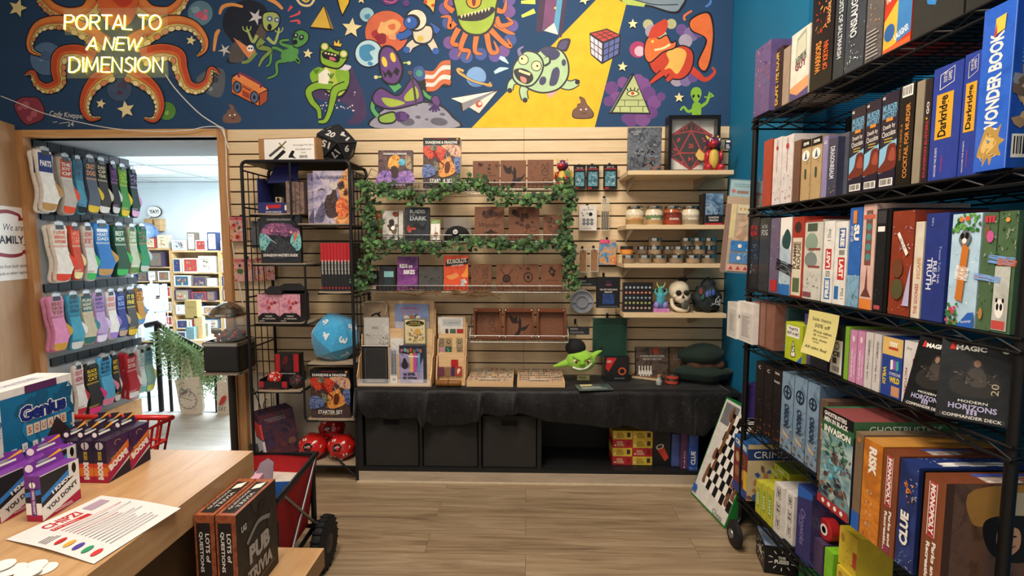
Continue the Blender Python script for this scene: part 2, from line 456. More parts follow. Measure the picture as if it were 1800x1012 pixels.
# right side: blue return, then the wall steps back behind the wire rack
b=MB();b.box(XR,XR+.10,2.36,D+.02,0,CEIL,m_blue);struct(b.build('wall_right'))
b=MB();b.box(XR+.1,1.86,2.40,2.5,0,CEIL,M('11618c',.6,var=.05,sc=4));struct(b.build('wall_right_step'))
b=MB();b.box(1.80,1.9,-1.5,2.40,0,CEIL,m_blue);struct(b.build('wall_right_front'))
b=MB();b.box(XLW-.3,XLW-.2,1.6,D+.02,0,CEIL,M('b59a78',.8));struct(b.build('wall_left'))
# open plywood leaf hinged on the near casing
dv=V((.295,-1,0)).normalized();hin=V((XLO+.003,D-.031,0));dn=V((-dv.y,dv.x,0))   # dn looks into the shop
if dn.x < 0:dn=-dn
zl=atY(36,222,D).z
b=MB()
ply=WOOD(['a8825c','b08a63','b7926b'],(6,6,1.0),4,.6)
P0=hin-dn*.04
vs=[P0+dv*a+dn*t+V((0,0,z)) for z in (.02,zl) for t in (0,.04) for a in (0,.92)]
b.add(vs,[(0,1,3,2),(4,6,7,5),(0,4,5,1),(2,3,7,6),(0,2,6,4),(1,5,7,3)],ply)
struct(b.build('door_1'))
# notice on the leaf
def onleaf(px,py):return hit(px,py,hin+dn*.001,dn)
tr,br=onleaf(46,366),onleaf(55,489)
wS,hS=.46,tr.z-br.z
o0=tr+dv*wS;o0.z=br.z
mb=MB();mb.slab([(0,0),(wS,0),(wS,hS),(0,hS)],o0-dn*.0,-dv,(0,0,1),.0015,M('f0ebe6',.5,var=.02))
f=Face(mb,wS,hS,O=o0+dn*.0017,U=-dv,Vv=(0,0,1))
red=INK('8f2435');blk=INK('20242c')
f.text('We are',.70,.72,.40,.09,blk,shear=.25);f.text('FAMILY_',.66,.54,.62,.13,INK('1f2a3a'),bold=.025)
f.stroke([(.35,.90),(.6,.93),(.8,.90),(.86,.87)],[.05,.05,.045,.03],red);f.poly([(.82,.90),(.93,.83),(.81,.81)],red)
f.stroke([(.90,.40),(.8,.345),(.6,.33),(.35,.36)],[.02,.045,.05,.05],red);f.poly([(.84,.40),(.93,.42),(.91,.33)],red)
f.text('items from both stores',.62,.19,.62,.05,blk,shear=.2);f.text('made at either register.',.64,.09,.60,.05,blk,shear=.2)
tag(mb.build('notice_poster'),'white paper notice with curved red arrows on the plywood leaf','poster')
# kick box under the black cabinet
m_plank=WOOD(['9a8a78','ae9d89','bba993'],(.9,9,9),3,.38,None)
kz=.066
b=MB();kx0,kx1=atY(632,840,2.86).x,XR-.012
b.box(kx0,kx1,2.85,D-.006,0,kz,m_plank)
b.box(kx0-.01,kx1,2.838,2.8495,0,.008,M('c9b79c',.5))
b.name='x';struct(b.build('trim_5'))
# ================================================================== the room beyond
m_lw=M('dde6ea',.85,var=.02,sc=3);ZF2=-.30
YB=8.6;ZC2=2.5
b=MB();b.box(-10,3,4.02,YB+.1,ZF2-.05,ZF2,WOOD(['9aa0a0','b1b6b3','c0c3be'],(.8,8,8),3,.4,(1.2,.2,.003,.1,None)));struct(b.build('floor_next_room'))
b=MB();b.box(-10,3,YB,YB+.1,ZF2,ZC2,m_lw);struct(b.build('wall_next_room_back'))
b=MB();b.box(-10,3,4.021,4.05,ZF2,.0,m_grey);struct(b.build('trim_6'))
b=MB();m_tile=M('dfe3e4',.9,var=.03);m_grid=M('aab0b4',.7)
b.box(-10,3,PB,YB,ZC2,ZC2+.04,m_tile)
for k in range(11):b.box(-10+1.2*k,-9.975+1.2*k,PB,YB,ZC2-.006,ZC2,m_grid)
for k in range(4):b.box(-10,3,4.4+1.2*k,4.425+1.2*k,ZC2-.005,ZC2-.0005,m_grid)
b.box(-10,3,YB-.02,YB,ZC2-.10,ZC2-.01,m_lw)
struct(b.build('ceiling_next_room'))
b=MB();b.box(-10.1,-10,PB,YB,ZF2,ZC2,m_lw);struct(b.build('wall_next_room_left'))
b=MB();b.box(XJO+.05,XJO+.15,PB+.1,YB,ZF2,ZC2,m_lw);struct(b.build('wall_next_room_right'))
b=MB();b.box(-10,XLO-.001,PB,PB+.08,ZF2,ZC2,m_lw);b.box(XJO+.05,3,PB,PB+.08,ZF2,ZC2,m_lw);struct(b.build('wall_next_room_front'))
pl=atZ(262,298,ZC2);t=thing('ceiling_light_panel','bright rectangular light panel in the tiled ceiling of the next room','ceiling light',(pl.x-.45,pl.y,ZC2-.007))
b=MB();b.box(-.60,.60,-.30,.30,-.008,0,EMIT('ffffff',5));b.build('diffuser',parent=t)
b=MB()
for q in (-1,1):b.box(-.62,.62,q*.31-.01,q*.31+.01,-.012,0,m_tile);b.box(q*.61-.01,q*.61+.01,-.3,.3,-.012,0,m_tile)
b.build('frame',parent=t)
# ================================================================== mural
mur=MB();MZ0=ZSLAT+.003
mx0,mx1=XLW-.19,XR-.002
mur.box(mx0,mx1,D+.008,D+.018,MZ0,CEIL-.02,m_navy)
_mo=V((0,D+.008,0));_mn=V((0,-1,0))
def _mpt(x,y,k):
    d=ray(x,y);p=CO+d*((D+.0078)/d.y);p.y=D+.0078-.000025*k;return p
F=Face(mur,1,1,pt=_mpt)
c_=lambda h:M(h,.7,var=.08,sc=14)
OL=INK('1c1a26');OR,OD,YE,CR_=c_('d9703a'),c_('c24d33'),c_('d9bd72'),c_('ecd9a4')
star=c_('ecdca4')
# beam
F.poly([(829,224.5),(1047.5,0),(1060,-13),(1106,-13),(1101,7),(1045.5,223.5)],c_('eeb92c'))
def outl(pts,m,o=2.4,n=5):
    F.stroke(pts+[pts[0]],o*1.6,OL,n) if False else None
    F.sm(pts,m,n);F.stroke(pts,o,OL,n,closed=True)
def planet(x,y,r,base,pats,seed):
    F.circ(x,y,r+1.2,INK('22304d'));F.circ(x,y,r,base,28);rr=random.Random(seed)
    for i,p in enumerate(pats):
        a=rr.uniform(0,6.28);q=r*rr.uniform(.15,.5);cx,cy=x+q*cos(a),y+q*sin(a);s=r*rr.uniform(.2,.42)
        F.sm([(cx+s*rr.uniform(.6,1.2)*cos(2*pi*j/7),cy+s*rr.uniform(.5,1)*sin(2*pi*j/7)) for j in range(7)],p)
# planets and rocks on the left
planet(352,23,22,c_('5f8497'),[c_('d3667a'),c_('d3667a'),c_('c05a78'),c_('7fa3b0')],1)
planet(82,103,29,c_('54749c'),[c_('6f8db0'),c_('8aa0ba'),c_('48648c')],2)
planet(210,156,22,c_('3f5674'),[c_('54344f'),c_('4b4260')],3)
planet(293,195,16,c_('54893f'),[c_('86b04f')],4)
outl([(25,185),(35,172),(52,171),(66,172),(78,190),(76,208),(62,216),(46,219),(32,203)],c_('8d3d50'),1.5);F.blobs(0,[],1)
for x,y,r in ((45,185,7),(60,200,6),(52,208,5),(35,190,4)):F.circ(x,y,r,c_('b3606d'))
F.sm([(345,140),(368,122),(392,122),(396,145),(388,170),(365,165)],c_('5a6068'));F.circ(378,140,6,c_('3d434d'));F.circ(370,156,4,c_('8a8f92'))
def tentacle(pts,ws,side=1,seed=0):
    n=8;Q=cr_spline([(a,b_,0) for a,b_ in pts],n);N=len(Q)
    W=[ws[min(int(t),len(ws)-1)]*(1-t % 1)+ws[min(int(t)+1,len(ws)-1)]*(t % 1) for t in [(len(ws)-1)*i/(N-1) for i in range(N)]]
    raw=[(q.x,q.y) for q in Q]
    F.stroke(raw,[q+4 for q in W],OL,raw=True);F.stroke(raw,W,OR,raw=True)
    nr=[]
    for i in range(N):
        t=(Q[min(i+1,N-1)]-Q[max(i-1,0)]).normalized();nr.append((-t.y*side,t.x*side,t))
    hl=[(raw[i][0]-nr[i][0]*W[i]*.28,raw[i][1]-nr[i][1]*W[i]*.28) for i in range(N)]
    F.stroke(hl,[q*.34 for q in W],OD if seed % 2 else c_('e08a4a'),raw=True)
    be=[(raw[i][0]+nr[i][0]*W[i]*.30,raw[i][1]+nr[i][1]*W[i]*.30) for i in range(N)]
    F.stroke(be,[q*.42+1.4 for q in W],OL,raw=True);F.stroke(be,[q*.42 for q in W],YE,raw=True)
    i=2;rr=random.Random(seed)
    while i < N-2:
        r=W[i]*.17
        a=math.atan2(nr[i][2].y,nr[i][2].x)
        F.ell(be[i][0]+nr[i][0]*W[i]*.10,be[i][1]+nr[i][1]*W[i]*.10,r*1.35+.8,r+.8,OL,a,12);F.ell(be[i][0]+nr[i][0]*W[i]*.10,be[i][1]+nr[i][1]*W[i]*.10,r*1.35,r,rr.choice((CR_,c_('d58b63'),CR_)),a,12)
        step=0
        while i < N-1 and step < r*2.9:step +=(Q[min(i+1,N-1)]-Q[i]).length;i +=1
tentacle([(170,2),(152,22),(120,26),(92,16),(72,-4)],[34,28,24,22,20],-1,0)
tentacle([(238,2),(262,22),(295,24),(315,10),(326,-8)],[34,28,24,20,16],1,2)
tentacle([(185,80),(150,55),(110,40),(72,45),(55,68),(55,88),(72,97)],[34,28,24,20,14,9,3],-1,4)
tentacle([(232,78),(262,60),(300,41),(336,45),(357,66),(360,86),(347,99)],[34,30,26,20,15,9,3],1,6)
tentacle([(165,105),(135,93),(108,98),(103,122),(105,146),(84,156),(66,146),(58,128),(45,132)],[32,28,26,24,20,17,13,9,3],-1,1)
tentacle([(250,102),(282,92),(312,98),(318,122),(330,150),(350,156),(366,144),(372,122),(386,130)],[32,28,26,24,20,17,13,9,3],1,3)
tentacle([(198,128),(172,142),(155,165),(150,190),(160,208),(178,207)],[28,26,20,15,10,3],-1,5)
tentacle([(226,128),(252,142),(274,162),(282,188),(273,210),(255,208)],[28,26,20,15,10,3],1,7)
F.sm([(178,-12),(176,15),(190,42),(210,50),(232,40),(242,14),(240,-12)],c_('d8693c'));F.sm([(195,-12),(208,10),(225,12),(240,-5),(236,-14)],c_('c5432f'))
for x,y,r,a in ((33,15,17,.3),(337,72,9,.2),(179,183,9,.2),(223,193,16,-.2),(619,50,18,.1),(542,95,9,.1),(1112,43,9,0),(1094,118,9,.1),(1193,172,9,0),(1027,0,10,.4),(636,0,8,.1)):
    F.star(x,y,r,star,a)
F.k=6
# painter's signature
F.text('Cody Knepper',118,203,62,12,c_('e6e2da'),rot=5,ydown=True,shear=.1);F.text('24',124,218,11,8,c_('e6e2da'),ydown=True);F.stroke([(93,215),(101,214)],1.2,c_('c9c8c6'));F.stroke([(104,217),(118,215)],1.2,c_('c9c8c6'))
F.k=6
# stereo
F.poly([(407,134),(419,127),(472,156),(470,178),(455,188),(407,164)],OL);F.poly([(408,138),(455,164),(455,186),(408,162)],c_('d97339'));F.poly([(408,137),(420,129),(470,157),(456,164)],c_('e58a4e'));F.poly([(457,165),(470,159),(469,177),(457,186)],c_('a94f35'))
for x,y in ((417,153),(447,171)):F.ell(x,y,8,11,OL,-.1);F.ell(x,y,6,9,c_('5b6a8c'));F.ell(x,y,2.5,4,OL)
F.stroke([(421,136),(421,128),(457,147),(457,154)],4,c_('7a3550'),2);F.poly([(426,158),(438,164),(438,174),(426,168)],c_('a03f35'));F.poly([(426,150),(441,158),(441,161),(426,153)],c_('84392f'))
def swirl(x,y,s,m):
    F.sm([(x-.5*s,y+.95*s),(x-.95*s,y+.75*s),(x-.9*s,y+.2*s),(x-.55*s,y-.1*s),(x-.5*s,y-.35*s),(x-.2*s,y-.5*s),(x-.35*s,y-1.0*s),(x+.1*s,y-.85*s),(x+.35*s,y-.35*s),(x+.65*s,y),(x+.95*s,y+.5*s),(x+.7*s,y+.9*s)],m)
    F.circ(x-.22*s,y+.15*s,1.6,W_,8);F.circ(x+.28*s,y+.1*s,1.6,W_,8);F.stroke([(x-.1*s,y+.45*s),(x+.1*s,y+.52*s),(x+.3*s,y+.42*s)],1,OL)
swirl(408,200,17,c_('77584c'));swirl(1025,190,20,OL);swirl(1025,190,18.5,c_('7a5a4c'))
F.k=6
# horned caped figure
F.sm([(398,18),(430,0),(462,8),(470,30),(452,62),(440,88),(420,110),(398,108),(410,80),(392,50)],c_('1d2433'));F.sm([(404,85),(420,70),(432,92),(425,108),(404,108)],c_('55504f'))
for p in ([(386,25),(392,12),(408,8),(427,12)],[(386,52),(380,62),(376,90)],[(462,-6),(484,4),(497,16)]):F.stroke(p,[4,7,6,4],c_('e59a52'))
F.star(450,30,15,c_('cfcbd0'),.4,.35);F.star(395,88,12,c_('d5cfc6'),.8,.3)
LG,LG2=c_('a8b86a'),c_('7d9450')
F.poly([(410,66),(438,84),(449,88),(448,97),(437,103),(428,92)],c_('e08a5a'));F.circ(440,85,6,W_);F.circ(438,85,1.7,OL,8);F.circ(442.5,85,1.7,OL,8)
for i in range(5):F.ell(456+i*1.5,66-i*5,11-i*1.2,4,c_('5a5148'))
F.stroke([(462,70),(455,82),(475,88),(462,103),(455,117)],[15,12,10,7,4],OL);F.stroke([(462,70),(455,82),(475,88),(462,103),(455,117)],[12,9,7,5,3],LG2)
F.stroke([(450,92),(437,107),(425,110)],[7,6,4],LG2)
F.stroke([(452,62),(445,74),(438,60),(434,50)],[6,5,4,3],LG);F.stroke([(470,66),(482,76),(488,62),(491,50)],[6,5,4,3],LG)
for bx,by in ((434,50),(490,52)):
    for q in (-6,0,6):F.stroke([(bx,by+6),(bx+q,by+2),(bx+q*1.2,by-4)],1.8,LG)
outl([(463,24),(482,21),(492,30),(490,44),(481,53),(470,55),(462,45)],LG,2.4)
F.ell(474,33,5.5,5,c_('5c7390'));F.ell(487,35,5,5,c_('5c7390'));F.circ(474,33,2,W_,8);F.circ(487,35,2,W_,8);F.ell(474,48,4,6,OL)
F.k=6
# running green alien
GA=c_('57974f')
for p,w2 in (([(520,88),(505,105),(487,110),(486,130),(470,138)],[9,7,5,4,3]),([(505,95),(480,84),(475,110),(468,117)],[6,5,4,3]),([(522,85),(496,78),(494,72),(508,70)],[8,5,4,4]),([(516,92),(526,110),(510,95)],[6,5,4])):F.stroke(p,[q+2.5 for q in w2],OL);F.stroke(p,w2,GA)
F.sm([(497,90),(512,84),(525,88),(518,106),(503,108),(494,102)],GA)
outl([(515,78),(516,60),(528,52),(541,58),(542,70),(533,80),(521,84)],GA,2);F.ell(520,63,4,5,INK('26383a'),.5);F.ell(530,66,4.5,5.5,INK('26383a'),.5);F.circ(520,62,1.4,W_,8);F.circ(530,65,1.4,W_,8);F.ell(519,74,4,4.5,OL)
for p in ([(506,20),(513,11)],[(509,30),(526,24),(525,20)],[(510,38),(525,36),(525,42)]):F.stroke(p,[2,6],c_('d8565c'),2)
F.k=6
# golden triangle, kite, arcs
F.poly([(569,8),(588,54),(544,50)],OL);F.poly([(569,11),(581,50),(546,47)],c_('dcb348'));F.poly([(571,11),(587,52),(582,50)],c_('9a7a34'))
F.poly([(590,-6),(618,-6),(614,8),(602,30),(596,16)],OL);F.poly([(593,-6),(615,-6),(612,6),(602,25),(598,14)],c_('e5bf3f'))
F.stroke([(520,-4),(530,8),(545,9),(554,-4)],4,c_('ead39a'));F.stroke([(526,-6),(538,3),(548,-6)],3.5,c_('e6c254'))
F.k=6
# frog with crown
F.sm([(612,118),(625,135),(640,170),(644,205),(628,218),(610,216),(622,200),(600,180),(560,175),(552,160)],c_('4c3b5f'))
for i in range(26):
    rr=random.Random(i);F.circ(rr.uniform(556,626),rr.uniform(162,196),rr.uniform(.8,1.8),c_('dcc9cf'),8)
FG,FD=c_('86b338'),c_('54832f')
def limb(p,w2,m):F.stroke(p,[q+4 for q in w2],OL);F.stroke(p,w2,m);
F.sm([(566,118),(610,116),(614,150),(600,172),(578,166),(564,148)],OL);F.sm([(568,120),(606,118),(610,150),(598,168),(580,163),(567,148)],c_('b4c450'))
F.sm([(545,130),(560,118),(576,128),(570,146),(552,148)],FG);F.sm([(590,122),(612,122),(612,150),(598,156)],FG)
limb([(585,152),(560,150),(543,160),(548,178),(560,192),(562,208)],[12,12,11,9,7,6],FG)
limb([(608,150),(590,158),(585,175),(580,195),(572,212),(560,214)],[12,12,10,8,7,4],FG)
F.poly([(560,130),(574,120),(582,130),(576,148),(560,146)],c_('efe9d6'))
for bx,by in ((556,126),(582,134)):
    for q in (-5,0,5):F.stroke([(bx,by+4),(bx+q,by-5)],2.6,FD)
F.sm([(572,112),(615,115),(610,124),(590,120)],c_('d8d2e0'))
outl([(563,90),(566,78),(576,78),(590,88),(604,90),(611,97),(608,108),(596,120),(578,118),(564,110)],FG,3)
F.circ(571,82,8.5,OL);F.circ(571,82,7,FG);F.circ(604,95,8.5,OL);F.circ(604,95,7,FG);F.circ(571,82,5,CR_);F.circ(604,95,5,CR_)
F.sm([(566,93),(576,90),(590,94),(598,100),(594,110),(580,106),(569,102)],OL);F.sm([(580,100),(588,102),(590,107),(580,105)],c_('d16a7a'))
for i in range(4):F.rect(571+i*5.5,92+i*1.2,574.5+i*5.5,95+i*1.2,CR_)
F.poly([(585,82),(587,68),(592,74),(596,66),(598,76),(603,74),(600,84)],OL);F.poly([(587,80),(588,71),(592,77),(596,69),(597,78),(601,76),(599,82)],c_('e8c04a'))
F.k=60
# planets, astronaut
F.circ(645,26,14,INK('22304d'));planet(645,26,12.5,c_('9cc5d0'),[c_('4f89ad')]*3,8)
planet(680,57,38,c_('d26a4a'),[c_('a8353c'),c_('e59a58'),c_('eab56a'),c_('8f2c3a'),c_('e0a070')],12);F.sm([(668,45),(690,34),(705,44),(692,60),(672,58)],c_('e6b070'));F.sm([(682,45),(694,42),(694,52),(686,52)],c_('d2704a'))
F.circ(648,94,25,OL,30);F.circ(648,94,23,c_('b9dbe4'),30);F.sm([(634,82),(650,78),(660,86),(650,92),(656,104),(642,108),(632,98)],c_('4a8fb8'));F.sm([(650,108),(656,112),(652,116),(646,112)],c_('4a8fb8'))
WH,BL=c_('d9cfb8'),c_('3a62ae')
limb([(735,72),(722,80),(716,90)],[14,12,11],WH);limb([(755,70),(762,82),(766,90)],[14,12,10],WH);limb([(725,52),(712,62),(702,64)],[12,11,12],BL);limb([(755,45),(766,52),(771,56)],[12,11,10],BL)
F.sm([(728,48),(758,44),(762,66),(750,78),(730,76),(724,62)],OL);F.sm([(730,50),(756,47),(759,66),(748,75),(732,73),(727,62)],WH)
F.circ(715,88,6,BL);F.circ(766,90,6,BL);F.circ(702,64,6,BL);F.circ(739,68,5.5,c_('d7bd52'))
F.circ(731,36,20,OL,28);F.circ(732,35,17.5,c_('e8dfc8'),28);F.ell(724,39,15,14,OL);F.ell(722,40,11.5,11,BL);F.ell(719,36,3,4,c_('8fb4e0'))
F.k=100
# robot leaning on the grey moon with a striped flag
F.sm([(656,224.5),(662,200),(690,182),(735,177),(775,184),(798,205),(804,224.5)],OL,4);F.sm([(659,224.5),(665,202),(692,185),(735,180),(773,187),(794,206),(800,224.5)],c_('9b99a8'),4)
for x,y,rx,ry in ((772,214,15,7),(716,214,13,7),(718,186,5,2),(735,206,5,3),(778,201,5,2.5),(750,210,3,2),(757,184,4,2),(680,216,3,2)):F.ell(x,y,rx,ry,c_('63626f'),.1)
PU,PD=c_('6b4a84'),c_('4b3466')
F.sm([(735,130),(760,140),(792,112),(793,150),(770,152),(755,164),(735,155)],OL)
for i in range(5):F.stroke([(746+i,128+i*7),(764,128+i*7),(778,112+i*8),(792,110+i*9)],8,c_('e8dcd2') if i % 2 else c_('d0704a'))
F.sm([(728,120),(742,117),(748,132),(742,142),(728,138)],c_('4a5f94'));F.circ(737,129,6,c_('4f9a8c'))
F.stroke([(660,170),(655,190),(665,205)],10,OL);F.stroke([(660,170),(655,190),(665,205)],7,c_('5aa565'));F.stroke([(742,160),(752,170),(762,174)],9,OL);F.stroke([(742,160),(752,170),(762,174)],6,c_('5aa565'))
outl([(655,170),(670,155),(700,168),(724,138),(738,152),(745,175),(735,182),(690,192),(662,185)],PU,3);F.sm([(672,172),(700,176),(712,182),(690,188),(678,184)],c_('aabb4a'));F.sm([(712,168),(730,152),(736,172),(714,178)],c_('aabb4a'))
F.stroke([(690,145),(700,158)],16,c_('5aa565'))
outl([(668,92),(676,82),(690,84),(700,98),(708,122),(700,145),(685,148),(672,138),(667,112)],PU,4);F.ell(676,109,4.5,9.5,c_('e5c94c'),-.3);F.ell(691,101,4.5,9,c_('e5c94c'),-.3)
F.poly([(672,122),(678,130),(683,122),(690,130),(696,118),(703,124),(699,134),(692,128),(687,138),(681,130),(677,138)],OL)
for x,y in ((666,136),(714,111)):F.stroke([(x-5,y),(x+5,y-1)],3,c_('9cbf6a'));F.circ(x+(5 if x > 700 else -5),y,3.4,c_('d9d49a'))
F.stroke([(721,128),(727,150),(732,186)],[3,4,4],c_('4d4446'),3);F.circ(721,128,4,c_('6d5a52'))
outl([(667,205),(690,197),(698,206),(690,216),(670,216)],c_('8fb24c'),3);F.sm([(694,200),(708,196),(720,204),(712,212),(700,214)],PD)
for q in (0,4,8):F.stroke([(704,200+q),(716,202+q)],3,PU)
outl([(758,174),(768,168),(774,180),(768,190)],PU,2)
for q in (-9,-3,3,9):F.stroke([(764,184),(764+q,198-abs(q)*.4)],4,PD)
F.sm([(671,-4),(676,8),(688,9),(700,4),(702,-6)],c_('5a3a7c'));F.stroke([(676,2),(690,5),(700,-3)],3,c_('c05a78'));F.circ(714,6,6,c_('5f3d80'))
F.poly([(740,-6),(769,-6),(763,26),(756,16),(748,10)],OL);F.poly([(742,-6),(766,-6),(762,22),(756,13),(749,7)],c_('e6be5c'));F.circ(748,4,3.5,c_('c24a3a'));F.circ(761,10,3,c_('c24a3a'))
F.k=6
# one-eyed tentacled monster
for i,(x,y) in enumerate(((782,15),(788,40),(790,75),(800,95),(820,100),(895,20),(900,45),(897,70),(885,90),(870,98),(845,95),(790,0),(895,0))):F.circ(x,y,11,c_(('6a5a9c','4d5f9c','7a5a94')[i % 3]))
OT=c_('e07a48')
for p in ([(800,40),(790,48),(790,30),(775,30)],[(806,50),(795,75),(812,82),(805,100)],[(820,55),(810,85),(825,90),(820,105)],[(838,60),(835,90),(848,95)],[(855,55),(862,90),(875,90),(868,72)],[(868,40),(890,55),(905,60)],[(872,30),(880,45),(900,40),(890,30)],[(868,15),(885,20),(890,0)],[(797,20),(783,8),(790,-5)],[(862,52),(885,75),(898,82),(892,68)]):F.stroke(p,[13,10,8,3],OL);F.stroke(p,[10,8,6,2],OT)
F.sm([(800,-14),(800,20),(808,48),(825,62),(850,62),(868,45),(874,15),(872,-14)],OL);F.sm([(803,-14),(803,20),(811,46),(826,58),(849,58),(865,42),(870,15),(868,-14)],c_('a3bb4c'))
F.sm([(805,28),(835,22),(865,12),(868,22),(845,36),(812,36)],OL)
for i in range(9):x=809+i*6;y=27-i*1.6;F.poly([(x,y),(x+5,y-1),(x+2.5,y+6)],CR_)
F.circ(833,2,14,OL);F.circ(833,2,12,c_('e6a23c'));F.ell(833,2,3.5,9,INK('7a1d2e'))
F.k=6
# ringed planet and paper dart
F.stroke([(815,125),(805,121),(808,128),(835,142),(862,151),(860,145)],4,c_('e4b060'));F.circ(837,135,19,INK('22304d'));F.circ(837,135,17.5,c_('7fa8d8'));F.sm([(822,140),(838,146),(852,142),(846,151),(832,151)],c_('5a82bd'));F.stroke([(806,128),(833,143),(864,150)],4.5,OL);F.stroke([(806,128),(833,143),(864,150)],3,c_('e4b060'))
F.poly([(790,172),(878,157),(842,202),(825,188),(812,198),(806,180)],OL);F.poly([(793,173),(870,160),(812,181)],c_('efe8dc'));F.poly([(874,160),(842,199),(818,184)],c_('e2dacb'));F.poly([(812,181),(870,161),(814,195)],c_('8f8c90'));F.circ(842,183,6,c_('c9553f'));F.circ(843.5,182,3,c_('e2dacb'))
F.k=6
# doorway to the stars, spark dashes
F.poly([(947,-10),(942,55),(953,58),(962,-10)],c_('4b3b52'));F.poly([(953,55),(960,-10),(980,-10),(974,40)],c_('7a4f74'));F.poly([(956,54),(974,40),(981,61)],c_('e5ddd0'));F.poly([(974,40),(980,-10),(990,-10),(981,61)],c_('5f9fc2'));F.poly([(981,64),(991,-10),(998,-10),(987,66)],c_('4b3b52'))
F.circ(976,14,2.2,c_('e4c860'))
for p in ([(916,4),(941,3)],[(917,29),(940,19)]):F.stroke(p,[5,9],c_('d3d860'),2)
F.k=6
# saucer
F.sm([(1082,-14),(1100,6),(1140,12),(1180,24),(1198,18),(1200,-14)],OL);F.sm([(1084,-14),(1102,3),(1142,9),(1180,20),(1195,14),(1197,-14)],c_('7f909c'));F.poly([(1086,-6),(1135,6),(1132,12),(1100,8)],c_('b5c860'));F.stroke([(1110,-2),(1150,8),(1192,8)],1.5,OL)
F.k=6
# spotted cow
CW,CSP=c_('b3cfa0'),c_('4d4d6c')
F.sm([(978,85),(985,70),(1003,69),(996,90),(985,88)],OL);F.sm([(981,84),(987,73),(998,72),(993,86)],c_('5c5577'))
limb([(980,142),(1000,150),(1016,144)],[18,14,9],CW);limb([(925,150),(920,160),(923,175)],[14,12,10],CW);limb([(915,138),(900,145),(896,158)],[13,10,9],CW)
F.circ(1015,144,4.5,OL);F.circ(923,176,4.5,OL);F.circ(896,159,4.5,OL)
F.sm([(960,160),(966,172),(974,166),(980,162),(970,155)],c_('d9a7a0'))
outl([(920,110),(945,92),(960,83),(985,88),(998,108),(998,135),(982,156),(955,163),(930,156),(916,140)],CW,3)
F.sm([(950,88),(962,83),(980,88),(984,98),(972,106),(958,98)],CSP);F.sm([(972,122),(980,118),(984,128),(978,148),(966,150),(968,134)],CSP);F.ell(991,110,4,6,CSP);F.ell(954,142,6,8,CSP,.4)
outl([(902,118),(912,102),(925,90),(945,95),(955,112),(950,132),(935,150),(915,150),(902,138)],CW,3)
F.stroke([(915,98),(912,88),(920,82)],[7,5,2],c_('8a80a0'));F.stroke([(955,105),(965,100),(966,110),(957,116)],4,OL);F.stroke([(955,105),(963,102),(963,110)],3,CW)
F.circ(920,105,9.5,OL);F.circ(920,105,8,c_('f0dca8'));F.circ(917.5,103,2,OL,8);F.circ(943,116,9.5,OL);F.circ(943,116,8,c_('f0dca8'));F.circ(944.5,116,2,OL,8)
F.sm([(903,124),(918,120),(934,128),(937,140),(926,148),(910,140)],OL);F.sm([(915,134),(925,138),(924,146),(916,142)],c_('d98c7a'));F.stroke([(912,124),(932,131)],4.5,CR_)
for p in ([(878,101),(885,104),(894,112)],[(869,128),(880,122),(894,120)]):F.stroke(p,[5,8,1],c_('bfe0e4'))
F.k=6
# puzzle cube
F.poly([(1036,58),(1067,50),(1092,62),(1089,96),(1058,113),(1038,96)],OL)
def quadgrid(a,b_,c,d,m):
    for i in range(3):
        for j in range(3):
            def q(u,v2):return tuple((a[k]*(1-u)+b_[k]*u)*(1-v2)+(d[k]*(1-u)+c[k]*u)*v2 for k in (0,1))
            u0,u1,v0,v1=(i+.08)/3,(i+.92)/3,(j+.08)/3,(j+.92)/3
            F.poly([q(u0,v0),q(u1,v0),q(u1,v1),q(u0,v1)],m)
quadgrid((1038,59),(1066,52),(1090,62),(1060,74),c_('c24a44'));quadgrid((1037,61),(1059,76),(1058,110),(1039,95),c_('d8d0dc'));quadgrid((1061,76),(1090,64),(1087,95),(1060,110),c_('5f6aa4'))
F.k=6
# dragon in clouds
for i,(x,y,r) in enumerate(((1139,43,9),(1146,55,12),(1180,42,9),(1198,52,10),(1215,60,13),(1228,55,11),(1205,72,12),(1160,62,12),(1190,140,12),(1205,142,10),(1218,136,9))):F.circ(x,y,r,c_(('b8b88a','7c6c9a','a49aac','69508a')[(i*2+i//3) % 4]))
F.circ(1121,87,14.5,c_('b0406a'));F.circ(1124,90,9,c_('d9b8c8'))
RD,RO=c_('c8432f'),c_('e0703a')
F.sm([(1212,35),(1232,22),(1250,24),(1256,60),(1250,110),(1238,128),(1225,110),(1240,70),(1215,55)],OL);F.sm([(1214,37),(1233,25),(1247,27),(1253,60),(1247,106),(1238,124),(1228,110),(1243,70),(1217,53)],RO)
F.stroke([(1204,36),(1203,28),(1216,19)],4,RO)
F.stroke([(1210,118),(1225,130),(1240,140),(1256,128),(1252,118)],[14,11,8,5,3],RD)
outl([(1140,105),(1150,90),(1175,88),(1200,80),(1218,92),(1216,120),(1200,138),(1178,138),(1150,128)],RD,2.5)
F.sm([(1172,92),(1192,84),(1206,92),(1202,112),(1190,130),(1178,120),(1168,122),(1176,108)],c_('e9b45a'))
limb([(1165,128),(1152,138),(1143,146)],[10,7,4],RD);limb([(1180,134),(1172,142)],[9,6],RD)
outl([(1136,70),(1150,60),(1158,68),(1172,62),(1180,75),(1188,72),(1186,84),(1165,92),(1142,110),(1132,95)],RO,2.5);F.sm([(1140,66),(1146,48),(1160,38),(1170,34),(1174,44),(1168,58),(1155,66)],RD)
F.stroke([(1150,88),(1165,85),(1178,78)],4,CR_);F.circ(1147,73,2.5,c_('f0d060'))
F.k=6
